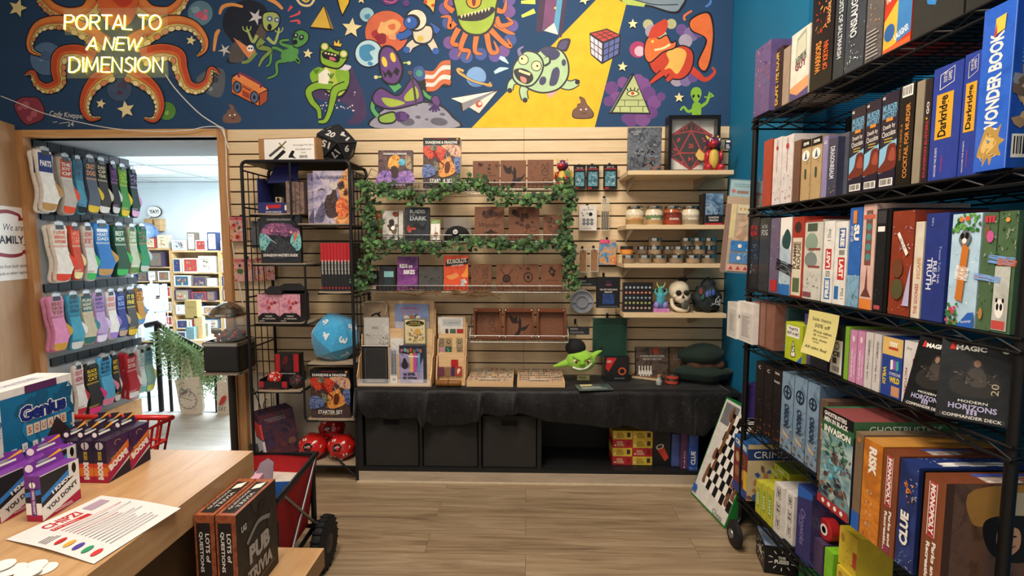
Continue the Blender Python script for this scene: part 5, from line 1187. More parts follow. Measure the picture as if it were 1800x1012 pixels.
def spi(mb):
    P=[]
    for k in range(22*6):a=2*pi*k/6;P.append((-wv/2+.006*cos(a)-.001,.0095*sin(a),.004+(h-.008)*k/(22*6)))
    mb.tube(P,.0012,m_blk,4)
part(spi,'spiral_binding',t)
def puf(f):f.fill(M('8fa2cf',.5));f.rect(0,.0,1,.3,M('c9c6d6',.5));f.text('EVERYTHING',.45,.82,.52,.09,c_('c9567a'),bold=.03);f.text('IS FINE',.45,.68,.5,.07,c_('d9566a'),bold=.02);f.blobs(3,[c_('e6e0d6'),c_('d08a5a'),c_('2f2f36')],4,.3,.42,.7,.55,(.07,.11));f.circ(.33,.46,.07,W_);f.circ(.5,.47,.07,c_('c9763f'));f.circ(.68,.46,.07,W_);f.rect(.2,.3,.8,.38,M('6f7fb0',.5))
card('greeting_card','blue card with pink lettering at the top of the large birch display','card',694,534,754,578,Yb-.006,M('8fa2cf',.5),puf,.005)
def sens(f):f.fill(M('d9c9a0',.5));f.stroke([(.03,.02),(.97,.02),(.97,.98),(.03,.98)],.05,c_('3f4d33'),1,closed=True);f.ell(.5,.82,.42,.12,INK('23301f'));f.text('SENSE &',.5,.86,.45,.06,c_('d9b95a'));f.text('MONSTERS',.5,.78,.6,.06,c_('d9b95a'));f.daubs(34,[c_('b5905a'),c_('8a6a3f'),c_('d3b070'),c_('6b5233'),c_('c2b080')],4,.15,.1,.85,.62,(.08,.2),(.03,.08));f.ell(.62,.5,.14,.12,c_('c9a050'))
card('rule_book','cream and green book with dark oval title on the large birch display','book',710,560,749,605,Ym-.006,M('4a5a3a',.4),sens,.012)
def pig(f):
    f.fill(ART(95,['8a82a8','a39ac0','6f6892','b5aecb'],9));f.poly([(0,1),(1,1),(1,.7),(.8,.3),(.6,.75),(0,.8)],c_('2b2834'))
    for x,y,s,col in ((.12,.86,'P','d97aa0'),(.25,.88,'I','5fa8c9'),(.36,.86,'G','d9b04a'),(.5,.88,'E','d9566a'),(.64,.85,'O','8fb04a'),(.78,.88,'N','7a8ac9'),(.9,.86,'S','d98a5a')):f.rect(x-.06,y-.06,x+.06,y+.06,INK('2b2834'));f.text(s,x,y,.1,.09,c_(col),bold=.03)
    f.rect(.44,.3,.58,.8,c_('d9a85a'));f.rect(.6,.3,.74,.8,c_('b5489a'));f.rect(.76,.3,.88,.8,c_('5f8fb5'));f.text('eleven',.6,.72,.45,.06,W_,bold=.02);f.sm([(.22,.68),(.36,.52),(.34,.42),(.22,.38),(.1,.44),(.12,.55)],c_('2a2430'));f.text('be birds.',.42,.25,.5,.085,K_,bold=.03);f.text('do crimes.',.45,.15,.62,.085,K_,bold=.03);f.rect(.5,.02,.95,.09,c_('c9c0d6'));f.text('WINGSPREAD',.7,.055,.4,.04,c_('5a4a8a'))
card('zine','lilac bird zine at the front of the large birch display','booklet',702,607,744,671,Yf-.005,M('8f88ac',.4),pig,.006,z0=ZT2+.007)
card('zine','dark zine standing just behind the lilac zine','booklet',708,606,750,671,Yf,M('2f3a44',.4),None,.004,z0=ZT2+.007)
def pens(f):f.rect(0,0,1,.22,M('d9d9d9',.4));f.bar(.15,.04,.85,.16,4);[f.rect(.12+.2*k,.26,.22+.2*k,.97-.03*(k % 2),M(('2a4a7a','1c1c22','3a6a94','22222a')[k],.3)) for k in range(4)]
card('pen_pack','slim pack of dark pens between the spiral notebook and the lilac zine','pens',686,612,698,671,Yf-.006,CLEAR('cfd6dc',.35),pens,.008,z0=ZT2+.007)
card('greeting_card','white card with grey diamond lines in the centre of the large birch display','card',687,594,709,630,Ym-.03,M('dcd9d2',.5),lambda f:[f.stroke([(.1,.8-.25*k),(.5,.55-.25*k),(.9,.8-.25*k)],.03,c_('9a968f'),1) for k in range(3)],.004,z0=None)
# small display
ysB=tiered('small three-tier birch display of tiny cards in the middle of the counter',767,817,0,[619,586,556],665,2.90,.13)
card('price_sign','small white paper sign atop the small birch display','sign',770,557,814,586,ysB[2]-.002,M('e0dcd4',.5),lambda f:(f.rect(.17,.45,.92,.85,c_('bfc3c4')),f.text('ALL CARDS 3 FOR 10',.55,.65,.6,.1,c_('4a4f55'))),.003)
for i,(x0,y0,x1,y1,k,col,lb) in enumerate(((783,578,788,588,2,'4a3a35','tiny dark brown card on highest tier of the small birch display'),(791,578,801,588,2,'4f6b5a','tiny green card on highest tier of the small birch display'),(803,578,814,588,2,'b5332a','tiny red card on highest tier of the small birch display'),(772,594,781,611,1,'8a7a62','first tan enamel pin card on the middle tier'),(783,594,794,611,1,'a08860','second tan enamel pin card on the middle tier'),(802,594,813,611,1,'9a8a6a','third tan enamel pin card on the middle tier'),(772,610,782,620,1,'b58a94','small pink card on the middle tier of the small birch display'),(783,609,793,620,1,'2f4a3f','small black card with green squiggle on the middle tier'),(803,610,812,620,1,'8a7a66','small tan card at the end of the middle tier'),(769,645,781,661,0,'6a3a4a','dark plum card on the lowest tier'),(782,645,792,661,0,'8f6a4f','brown patterned card on the lowest tier'),(793,645,799,661,0,'4a2f55','narrow purple card on the lowest tier'),(800,644,812,661,0,'a8403a','red card with white leaf on the lowest tier'),(793,632,805,646,0,'b01f24','bright red card standing taller on the lowest tier'))):
    Yk=ysB[k]-.004-(.014 if y0 > 600 and k==1 else 0)-(.006 if i in (9,10,11,12) else 0)
    card('enamel_pin_card',lb,'card',x0,y0,x1,y1,Yk,M(col,.5),(lambda f:(f.circ(.5,.6,.28,c_('2f2a26')),f.circ(.5,.62,.15,c_('c9b48a')))) if i in (3,4,5,8) else ((lambda f:f.stroke([(.3,.2),(.7,.4),(.3,.6),(.6,.85)],.12,c_('3fbf7a'))) if i==7 else ((lambda f:f.sm([(.4,.2),(.6,.4),(.8,.7),(.45,.8),(.3,.5)],c_('e6d5b5'))) if i==12 else (lambda f:f.daubs(6,[c_('c9a878'),c_('3a2f33')],i,.1,.1,.9,.9)))),.003,group='tiny cards on the small birch display')
t=thing('leather_roll','rolled brown leather dice pouch under the small birch display','leather roll',(atY(788,671,2.875).x,2.885,ZT2+.019))
part(lambda mb:mb.lathe([(.004,-.075),(.017,-.075),(.019,-.07),(.019,.07),(.017,.075),(.012,.074),(.011,.06),(.004,.06)],M('7a4f22',.5,var=.15),18,axis='x'),'roll',t)
part(lambda mb:mb.tube([(.0,.021*cos(a),.021*sin(a)) for a in [2*pi*i/16 for i in range(16)]],.003,M('5a3818',.6),6,closed=True),'strap',t)
# two wooden dice display trays
dcol=['3a3f55','c9c4b8','5a7a6a','7a4f6a','8a8f94','2f3338','a5603f','6a8aa5']
for i,(tl,tr_,br,bl,lb) in enumerate((((832,646),(905,645),(902,670),(820,670),'shallow wooden tray of dice under a clear lid nearest the small birch display'),((912,647),(985,647),(993,671),(909,671),'shallow wooden tray of dice under a clear lid nearest the green plush'))):
    zt2=ZT2+.032;a,c2=atZ(bl[0],bl[1],zt2),atZ(br[0],br[1],zt2);e=atZ(tl[0],tl[1],zt2);wv=c2.x-a.x;dp=e.y-a.y
    t=thing('dice_display_tray',lb,'display tray',((a.x+c2.x)/2,a.y+dp/2,ZT2),group='wooden dice trays on the counter');h=wv/2
    for bx in ((-h,h,-dp/2,-dp/2+.008,0,.034),(-h,h,dp/2-.008,dp/2,0,.034),(-h,-h+.008,-dp/2+.008,dp/2-.008,0,.034),(h-.008,h,-dp/2+.008,dp/2-.008,0,.034)):part(lambda mb:mb.box(*bx,m_birch),'tray_side',t)
    part(lambda mb:mb.box(-h+.008,h-.008,-dp/2+.008,dp/2-.008,0,.008,M('c9b390',.7)),'tray_floor',t)
    for k in range(1,7):part(lambda mb:mb.box(-h+.008,h-.008,-dp/2+dp*k/7-.0015,-dp/2+dp*k/7+.0015,.008,.031,m_birch),'divider',t)
    for k in range(1,8):
        if k < 4 or i==0:pass
    def dice(mb):
        rr=random.Random(i)
        for r_i in range(7):
            for c_i in range(16):
                if rr.random() < .25:continue
                x=-h+.02+(wv-.04)*c_i/15;y=-dp/2+dp*(r_i+.5)/7;s=.0068
                mb.ell((x,y,.0265),(s,s,s),M(rr.choice(dcol),.3,var=0),6,4)
    q=part(dice,'dice',t);q['kind']='stuff'
    part(lambda mb:mb.box(-h+.004,h-.004,-dp/2+.004,dp/2-.004,.0345,.0365,CLEAR('f4f4f0',.05,.04)),'clear_lid',t)
    part(lambda mb:(mb.box(-h*.5,h*.35,-dp/2+.03,-dp/2+.042,.0367,.037,M('d9d9d4',.4)),),'paper_strip',t)
# ---- right part of the counter
def tz(px,py):return atZ(px,py,ZT2)
p=tz(1020,655);t=thing('goblin_plush','grinning lime green goblin head plush with pointed ears on the counter','plush toy',(atY(1021,640,2.97).x,2.97,ZT2));g=M('8fc23f',.9,sheen=.3,bump=.15,sc=60);gd_=M('5f8f2a',.9)
q_=V(t.location);pc=atY(1021,633,q_.y);s=(atY(1046,633,q_.y).x-atY(996,633,q_.y).x)/2
hz_=pc.z-ZT2
part(lambda mb:(mb.ell((0,0,hz_),(s,s*.8,s*.80),g,22,14,lambda d:1+.06*d.x*d.x-.05*max(0,d.z)),mb.ell((0,-s*.78,hz_-.04*s),(s*.22,s*.22,s*.17),M('79ad33',.9),12,8)),'head',t)
for qx,tip in ((-1,(-1.95,-.42)),(1,(1.45,.72))):
    part(lambda mb:mb.tube(cr_spline([(qx*s*.75,0,hz_+s*(.1 if qx > 0 else -.1)),(tip[0]*s*.72,-.01,hz_+tip[1]*s*.7),(tip[0]*s,-.01,hz_+tip[1]*s)],5),[s*.30*(1-k/10.5)+.003 for k in range(11)],g,10),'ear',t)
    part(lambda mb:(mb.ell((qx*s*.42,-s*.66,hz_+s*.08),(s*.16,s*.12,s*.16),M('e0dcc0',.5),10,8),mb.ell((qx*s*.40,-s*.76,hz_+s*.07),(s*.09,s*.06,s*.1),M('8a1f1a',.4),10,8),mb.ell((qx*s*.40,-s*.82,hz_+s*.07),(s*.04,s*.02,s*.045),K_,8,6)),'eye',t)
    part(lambda mb:mb.tube([(qx*s*.7,-s*.62,hz_+s*.42),(qx*s*.4,-s*.76,hz_+s*.27),(qx*s*.15,-s*.82,hz_+s*.16)],[.002,.004,.003],gd_,6),'brow',t)
part(lambda mb:mb.tube(cr_spline([(-s*.62,-s*.60,hz_-s*.36),(-s*.2,-s*.74,hz_-s*.46),(s*.3,-s*.72,hz_-s*.38),(s*.68,-s*.58,hz_-s*.08)],6),.006,M('dcd8d0',.6),8),'mouth',t)
part(lambda mb:mb.box(s*1.28,s*1.52,-.012,-.008,hz_+s*.55,hz_+s*1.0,m_bk),'tag',t)
a,c2,e=tz(1012,686),tz(1077,685),tz(1000,662)
t=tag(MB().build('x'),None);bpy.data.objects.remove(t)
mb=MB();wv=c2.x-a.x-.01;dp=.12;mb.box(-wv/2,wv/2,-dp/2,dp/2,0,.004,M('5a6a66',.25,coat=.5));f=Face(mb,wv,dp,O=(-wv/2,-dp/2,.004),U=(1,0,0),Vv=(0,1,0));f.fill(ART(101,['2f3a3a','4a5a58','6a7a74'],16,r=.2));f.lines(.12,.2,.9,.6,6,c_('b8c4bc'));f.rect(.15,.7,.5,.95,c_('d9cf8a'))
tag(mb.build('greeting_pack',((a.x+c2.x)/2+.004,a.y+dp/2+.002,ZT2),R(8)),'glossy green leaflet pack lying in front of the green plush','leaflet')
mb=MB();mb.box(-.038,.038,0,.001,0,.030,M('e3dc96',.6));Face(mb,.076,.03,O=(-.038,0,0),U=(1,0,0),Vv=(0,0,1)).text('FREE -',.5,.5,.75,.55,K_);p=tz(1024,666);tag(mb.build('price_note',(p.x,p.y-.045,ZT2+.005)),'small pale yellow handwritten note reading free below the green plush','note')
def blkbox(f):f.poly([(.05,.55),(.18,.4),(.5,.98),(.1,.98)],c_('c22a2a'));f.text('NEW',.2,.82,.18,.1,W_);f.circ(.72,.42,.16,c_('c2552f'));f.circ(.72,.42,.10,K_);f.text('METAL DICE',.62,.12,.4,.05,c_('9a9a9a'))
p=tz(1083,661);fgoods('dice_case_box','black gift box with red corner and orange ring behind the green plush','box',1062,628,1106,662,3.03,.10,m_bk,blkbox,z0=ZT2)
def minis(f):f.fill(ART(103,['2c2622','4a3f38','6b5a4f','3a322d'],16));f.poly([(.5,.98),(.7,.98),(.68,.8),(.55,.78)],c_('a8402f'));f.text('HUMAN ADVENTURER',.5,.72,.75,.07,c_('d9d4cc'));f.text('MINIATURES SET',.5,.62,.6,.06,c_('d9d4cc'));[f.poly([(.06+.09*k,.12),(.13+.09*k,.12),(.11+.09*k,.3),(.115+.09*k,.4),(.075+.09*k,.4),(.08+.09*k,.3)],W_) for k in range(5)];[f.poly([(.10+.09*k,.02),(.17+.09*k,.02),(.15+.09*k,.16),(.155+.09*k,.24),(.115+.09*k,.24),(.12+.09*k,.16)],c_('d9d4cc')) for k in range(4)]
fgoods('miniatures_box','brown box of white miniatures leaning on the slatwall over the counter','box',1119,612,1176,650,3.10,.04,m_bk,minis,z0=ZT2,lean=6)
fgoods('wooden_box','worn brown box beside the brown box of white miniatures','box',1177,612,1212,650,3.12,.05,M('5a4a3a',.7),lambda f:(f.fill(ART(104,['4a3d30','6b5a48','3a3028'],20)),f.text('LOUD',.5,.7,.6,.2,c_('8a7a62'))),z0=ZT2)
a=tz(1140,665);mb=MB();mb.box(-.085,.085,-.06,.06,0,.014,M('c9b490',.6),{'top':m_lea,'bottom':m_lea});mb.box(-.087,-.0852,-.06,.06,0,.0142,m_lea);tag(mb.build('leather_journal',(a.x,a.y+.03,ZT2),R(-25)),'brown leather journal lying flat on the counter','journal')
for i,(px,py,k) in enumerate(((1184,676,0),(1185,676,1))):
    p=tz(px,py);r=.040;zz=ZT2+.031*k
    t=thing('candle_tin',['low red candle tin on the counter, lower of two','low red candle tin stacked on another on the counter'][i],'candle tin',(p.x,p.y+r,zz),group='red tins on the counter');part(lambda mb:mb.lathe([(r*.95,0),(r,.002),(r,.021)],M('b5483a',.4,var=.1),24),'tin',t);part(lambda mb:mb.lathe([(r*1.01,.021),(r*1.02,.023),(r*1.02,.028),(r*.96,.030),(0,.030)],M('9a9a9a',.25,1,var=0),24),'lid',t)
p=tz(1159,677);t=thing('glass_vial','tiny corked glass vial next to the red tins','vial',(p.x,p.y+.012,ZT2));part(lambda mb:mb.lathe([(.016,0),(.018,.004),(.018,.03),(.010,.042),(.011,.05)],CLEAR('dfe6e6',.35),14),'glass',t);part(lambda mb:mb.lathe([(.008,.042),(.012,.06),(0,.06)],M('b58a5a',.8),12),'cork',t)
part(lambda mb:mb.lathe([(.015,.002),(.0165,.02),(0,.02)],M('8a8f80',.6),12),'contents',t)
# felt hat pile
p=tz(1238,679);t=thing('felt_hat','floppy dark green felt hat with brown trim on the counter corner','hat',(XR-.175,p.y+.11,ZT2));fg=M('1b2a23',.95,sheen=.08,bump=.3,sc=50);rr=random.Random(2)
wob=lambda k:(lambda d:1+.07*sin(3*d.x*k+1)+.06*sin(5*d.y+k)+.05*sin(4*d.z*k))
part(lambda mb:mb.ell((0,0,.058),(.158,.115,.058),fg,26,14,wob(2)),'brim',t)
part(lambda mb:mb.ell((.01,.01,.105),(.115,.085,.045),M('4a3426',.9,var=.2,sc=30),26,12,wob(3)),'band',t)
part(lambda mb:mb.ell((-.015,.015,.165),(.145,.10,.062),fg,26,14,lambda d:1+.09*sin(3*d.x+1)+.06*sin(5*d.y+2)+.12*max(0,d.z)*d.x),'crown',t)
# ---- in the open compartment
ry=[INK('b3262e'),INK('d9b93f')];m_yb,m_rb2=M('d4b440',.45),M('b02a30',.45)
for r_i in range(4):
    for c_i in range(2):
        y0=799-16.6*r_i;a,c2=(1077,1111.5) if c_i==0 else (1112,1147);isr=(r_i,c_i) in ((0,0),(1,1),(2,0))
        z0=kz+.0225+(.0525)*r_i;xa_,xc_=atY(a,790,2.93).x,atY(c2,790,2.93).x
        def fr(f):f.lines(.2,.2,.62,.85,4,c_('d9cf9a') if isr else c_('6a5a2a'));f.rect(.72,.25,.9,.8,c_('8a1f24') if isr else c_('3a3428'));f.circ(.12,.3,.04,W_)
        rown=['bottom','second','third','top'][r_i];col='red' if isr else 'yellow'
        goods('card_game_box',f'{col} card game box, {rown} of the stack ' + ('nearest the empty compartment' if c_i==0 else 'beside the black cup box'),'card game',((xa_+xc_)/2,3.0,z0),xc_-xa_-.001,.14,.052,m_rb2 if isr else m_yb,fr,group='red and yellow card games in the cabinet')
def cup(f):f.text('STACK',.62,.95,.5,.04,W_,rot=0);f.text('DRUNK',.62,.88,.5,.04,W_);f.poly([(.2,.42),(.6,.5),(.92,.2),(.72,.1)],c_('c9452f'));f.ell(.4,.47,.24,.06,c_('d9cfc0'),.4);f.ell(.4,.47,.17,.04,c_('3a3a3f'),.4)
fgoods('party_game_box','black game box with red cup picture in the open compartment','game box',1148,748,1178,819,2.93,.16,m_bk,cup,z0=kz+.0225)
fgoods('party_game_box','slim blue box next to the black cup box','game box',1181,763,1194,819,2.92,.18,M('4a5a94',.4),lambda f:f.daubs(10,[c_('8a94c0'),c_('2f3a6a')],2),z0=kz+.0225)
fgoods('party_game_box','purple game box between the slim blue box and the tall blue box','game box',1197,760,1210,826,2.885,.2,M('5a3a5a',.4),lambda f:(f.daubs(12,[c_('8a5a7a'),c_('3a2a4a'),c_('b58a94')],3),f.text('UNO',.5,.15,.7,.12,W_,rot=90)),z0=kz+.0225)
def clue(f):f.fill(ART(105,['1f3a7a','2f4f9c','3a5aa8'],9));f.text('CLUE',.5,.30,.32,.5,W_,rot=90,bold=.03);f.daubs(8,[c_('c9562f'),c_('d9803a')],4,.2,.6,.8,.82);f.daubs(14,[c_('b5c9e0')],5,0,0,1,.08);f.daubs(10,[c_('9ab5d9')],6,0,.9,1,1)
fgoods('board_game_box','blue game box with white upright lettering at the end of the open compartment','game box',1211,753,1227,834,2.862,.24,M('22408a',.4),clue,z0=kz+.0225)
# ================================================================== wooden shelves at the corner
SF=2.915
def wshelf(label,xl,xr,py,py2=None):
    a=atY(xl,py,SF).x;c2=min(atY(xr,py,SF).x,XR-.004);z=atY((xl+xr)/2,py,SF).z;wv=c2-a;th=.024
    t=thing('wall_shelf',label,'wall shelf',((a+c2)/2,D-.006,z),group='wooden shelves on the slatwall');h=wv/2
    part(lambda mb:mb.box(-h,h,-(D-.006-SF),0,-th,0,m_maple),'board',t)
    for x in (-h+.05,h-.13):
        part(lambda mb:(mb.slab([(0,-th),(0,-th-.07),(.035,-th-.07),(.22,-th-.012),(.22,-th)],(x,0,0),(0,-1,0),(0,0,1),.004,M('a8a49c',.35,.8))),'bracket',t)
    return z
S1=wshelf('highest wooden shelf holding the framed red die picture',1104,1290,299)
S2=wshelf('wooden shelf holding four candle jars',1101,1275,395)
S3=wshelf('wooden shelf holding rows of small tins',1097,1270,463)
S4=wshelf('lowest wooden shelf holding the white skull',1096,1277,551)
def ws(name,label,cat,x0,y0,x1,Z,Y,d,m,fn,**k):return fgoods(name,label,cat,x0,y0,x1,y0+50,Y,d,m,fn,z0=Z+.001,**k) if False else goods(name,label,cat,((atY(x0,y0+30,Y).x+atY(x1,y0+30,Y).x)/2,Y+d/2,Z+.001),atY(x1,y0+30,Y).x-atY(x0,y0+30,Y).x,d,atY((x0+x1)/2,y0,Y).z-Z,m,fn,**k)
def grey(f):H=lambda *q:[INK(x) for x in q];f.fill(ART(111,['23262b','4a4f57','6b7078','33373d'],14,coat=.6,r=.2));f.daubs(36,H('8a949e','aab4bc','5f7a94','7fa0b8'),3,.05,.3,.95,.8,(.05,.14),(.01,.03));f.daubs(20,H('1a1c20','2a2d33'),4,.2,.1,.8,.7);f.daubs(8,H('a8603f','8a4a33'),6,.6,.05,1,.3);f.text('THE DUNGEON\nMASTER',.22,.87,.30,.09,c_('c9ccd0'))
ws('hardback_book','shrink-wrapped grey fantasy hardback at the edge of the highest wooden shelf','book',1104,224,1163,S1,2.99,.03,M('3a3d42',.3,coat=.6),grey,lean=0) if False else ws('hardback_book','shrink-wrapped grey fantasy hardback at the edge of the highest wooden shelf','book',1104,224,1163,S1,2.99,.03,M('3a3d42',.3,coat=.6),grey)
# framed die picture
Yp=3.02;a,c2=atY(1175,250,Yp),atY(1266,250,Yp);h=atY(1220,202,Yp).z-S1-.001;wv=c2.x-a.x
t=thing('framed_picture','black shadow box frame with big red and black die picture','picture',((a.x+c2.x)/2,Yp+.04,S1+.001));h2=wv/2
for bx in ((-h2,-h2+.018,0,h),(h2-.018,h2,0,h),(-h2+.018,h2-.018,0,.018),(-h2+.018,h2-.018,h-.018,h)):part(lambda mb:mb.box(bx[0],bx[1],-.04,.04,bx[2],bx[3],M('121214',.35)),'frame_side',t)
def diep(mb):
    mb.box(-h2+.018,h2-.018,.02,.036,.018,h-.018,M('d9d5cc',.7));f=Face(mb,wv-.036,h-.036,O=(-h2+.018,.02,.018),U=(1,0,0),Vv=(0,0,1));r_,k_=c_('9c2028'),INK('1d1416')
    P=[(.5,.99),(.97,.72),(.97,.28),(.5,.01),(.03,.28),(.03,.72)];f.poly(P,r_);f.poly([(.5+(x-.5)*.9,.5+(y-.5)*.9) for x,y in P],k_)
    A,B,C_=(.5,.80),(.76,.36),(.24,.36)
    for p,q in ((A,B),(B,C_),(C_,A),(A,P[0]),(A,P[1]),(A,P[5]),(B,P[1]),(B,P[2]),(B,P[3]),(C_,P[3]),(C_,P[4]),(C_,P[5])):f.stroke([p,q],.035,r_,1)
    for s,x,y,rot in (('20',.5,.5,0),('8',.22,.62,-30),('2',.78,.62,30),('10',.36,.86,20),('12',.64,.86,-20),('14',.5,.24,180),('16',.12,.42,60),('6',.3,.16,150),('4',.7,.16,210)):f.text(s,x,y,.11 if len(s) > 1 else .06,.09,c_('c2303a'),rot=rot,bold=.02)
part(diep,'backing_picture',t);part(lambda mb:mb.box(-h2+.018,h2-.018,-.036,-.033,.018,h-.018,CLEAR('f0f4f6',.025,.02)),'glass',t)
plush_dragon('large shiny red plush dragon in front of the framed die picture',1240,232,1278,299,2.93,S1+.001)
fgoods('hang_tag','dark navy hang tag behind the large red plush dragon','tag',1274,246,1286,262,2.97,.002,M('1f2a44',.5),lambda f:(f.rect(.2,.75,.8,.95,W_),f.lines(.2,.1,.8,.6,4,W_)))
# shelf two: candles, dark box
m_wax=M('e0d9c8',.5,var=.03);m_lid=M('b8b4aa',.25,1,var=0)
for i,(a,c2,cols,lb) in enumerate(((1101,1133,('c9b48a','9c7a4a','d97f45'),'candle jar with tan mountain label and orange lettering'),(1136,1167,('5f7a4f','a8875c','8a6a4a'),'candle jar with green hill label'),(1168,1200,('7a2f22','8f3a22','d9a05f'),'dark orange candle jar with white lettering'),(1200,1232,('b0a58f','8f7f66','7a6a55'),'candle jar with grey brown mountain label'))):
    Y=2.99;p=atY((a+c2)/2,390,Y);r=(atY(c2,390,Y).x-atY(a,390,Y).x)/2-.001;h=atY((a+c2)/2,362,Y).z-S2
    t=thing('candle_jar',lb,'candle',(p.x,Y+.03,S2+.001),group='candle jars on the wooden shelf')
    part(lambda mb:mb.lathe([(r*.9,0),(r,.006),(r,h*.70),(r*.86,h*.80),(r*.86,h*.84)],M('d9c9a8',.25,coat=.6) if i !=2 else M('a8552a',.25,coat=.6),28),'jar',t)
    def lbl(mb):
        for k,(z0,z1,cc) in enumerate(((.06,.30,cols[1]),(.30,.52,cols[0]),(.52,.66,'e3dcc8' if i !=2 else '6b2a1c'))):
            n=20;vs=[]
            for j in range(n+1):
                an=-pi*.95+pi*.9*j/n;jag=.05*sin(j*2.1+i)*h if k==1 else 0
                vs +=[((r+.0007)*cos(an),(r+.0007)*sin(an),h*z0),((r+.0007)*cos(an),(r+.0007)*sin(an),h*z1+jag)]
            mb.add(vs,[(2*j,2*j+2,2*j+3,2*j+1) for j in range(n)],M(cc,.6),True)
        rr2=r+.0016;f=Face(mb,1,1,pt=lambda x,y,k:V((rr2*sin(x/rr2),-rr2*cos(x/rr2),h*.32+y)));f.text(('WHITE PINE','HIGHLAND','DUNKEL','TAVERN')[i],0,0,r*1.1,h*.10,(c_('d9672f'),W_,W_,W_)[i],bold=.02)
    part(lbl,'label',t)
    part(lambda mb:mb.lathe([(r*.9,h*.84),(r*.92,h*.85),(r*.92,h*.985),(r*.85,h),(0,h)],m_lid,28),'lid',t)
def ship(f):H=lambda *q:[INK(x) for x in q];f.rect(.12,0,1,1,ART(114,['2a3a55','5a7a9c','8aa5bd','3a4f6b'],12));f.daubs(20,H('a8bccc','7a94ac'),3,.12,.5,1,.95);f.daubs(16,H('1f2a3f','2f3f5a'),4,.15,.3,.9,.55);f.rect(.12,0,1,.32,INK('16181f'));f.rect(.12,0,1,.06,m_red);f.text('DUNGEONS',.55,.24,.5,.06,W_);f.text('DRAGONS',.55,.15,.45,.06,W_)
ws('game_box','dark game box with ship picture standing beside the candle jars','game box',1238,340,1272,S2,2.97,.11,m_bk,ship,rz=R(-6))
# shelf three: tins, three levels
tin_r=.043;rows=[[(1107,0),(1136,0),(1162,0),(1191,0),(1221,0),(1249,0)],[(1103,1),(1130,1),(1153,1),(1176,1),(1196,1),(1211,1),(1231,1),(1250,1)],[(1153,2),(1209,2),(1229,2),(1250,2)]]
names={0:'bottom row',1:'middle row',2:'top row'};ordn=['first','second','third','fourth','fifth','sixth','seventh','eighth']
tc=['8a7256','8f7a60','94785a','8a7560','a08468','7f6c55']
tz_h=(atY(1150,443,2.93).z-S3)
proto={}
for row in rows:
    for k,(px,lv) in enumerate(row):
        Y=2.965 if lv==0 else (3.03 if k % 2==0 or lv==2 else 3.07);hh=.049;r=.038;p=atY(px,455,Y-.03)
        odd=lv==1 and k==0
        lb=f'small lidded tin, {ordn[k]} from the hanging packs in the {names[lv]}' if not odd else 'small amber jar with black lid in the middle row of tins'
        t=thing('candle_tin',lb,'candle tin',(p.x,Y,S3+.001+lv*(hh+.001)),group='small tins on the wooden shelf')
        part(lambda mb:mb.lathe([(r*.96,0),(r,.003),(r,hh*.62)],M('b5652a',.3) if odd else M('9a9890',.3,.9,var=.05),22),'tin',t)
        part(lambda mb:mb.lathe([(r+.0006,hh*.08),(r+.0006,hh*.56)],M('d98a3a' if odd else tc[(k+lv*2) % 6],.6),22),'paper_band',t)
        part(lambda mb:mb.lathe([(r*1.0,hh*.62),(r*1.03,hh*.64),(r*1.03,hh*.94),(r*.95,hh),(0,hh)],M('2a2a2a',.4) if odd else M('c2c2be',.22,1,var=0),22),'lid',t)
# shelf four
def sheet(f):
    for r_i,col in enumerate(('a88a80','8f9c4a','6f8f94','c26a4a','8fa3ad')):
        for c_i in range(7):x,y=.1+.133*c_i,.14+.175*r_i;[f.circ(x,y,.042,c_(col),8),f.star(x,y,.03,c_('d9d4cc'),c_i,.5,3+c_i % 4),f.circ(x,y,.014,K_,6)][c_i % 1]
ws('dice_display_card','black card with five colourful rows of dice icons on the lowest wooden shelf','display card',1095,497,1147,S4,2.97,.03,m_bk,sheet)
p=atY(1162,545,2.97);t=thing('resin_figurine','teal and violet dragon figurine on pink lettered base','figurine',(p.x,2.985,S4+.001))
def figb(mb):mb.box(-.045,.045,-.025,.025,0,.022,M('c98ac0',.4));Face(mb,.09,.022,O=(-.045,-.025,0),U=(1,0,0),Vv=(0,0,1)).text('CRYSTAL',.5,.5,.8,.7,c_('a85fa5'),bold=.05)
part(figb,'base',t)
part(lambda mb:(mb.ell((0,0,.075),(.026,.024,.055),M('4a9fb5',.4,var=.3),16,10),mb.tube([(0,0,.11),(-.004,-.006,.135),(0,-.018,.15)],[.018,.015,.008],M('4fb0ac',.4),10),mb.ell((-.025,-.005,.04),(.018,.022,.022),M('8a78c0',.4)),mb.ell((.025,-.005,.04),(.018,.022,.022),M('8a78c0',.4)),mb.tube([(.0,.01,.03),(.035,.01,.035),(.045,.0,.06)],[.014,.01,.002],M('7a8ac5',.4),8)),'body',t)
for q in (-1,1):part(lambda mb:mb.tube([(q*.012,0,.145),(q*.024,0,.165),(q*.022,0,.18)],[.005,.004,.001],M('b5c47a',.5),6),'horn',t);part(lambda mb:mb.tube([(q*.02,0,.10),(q*.036,-.005,.12),(q*.03,-.005,.14)],[.009,.006,.003],M('4fb0ac',.4),8),'arm',t)
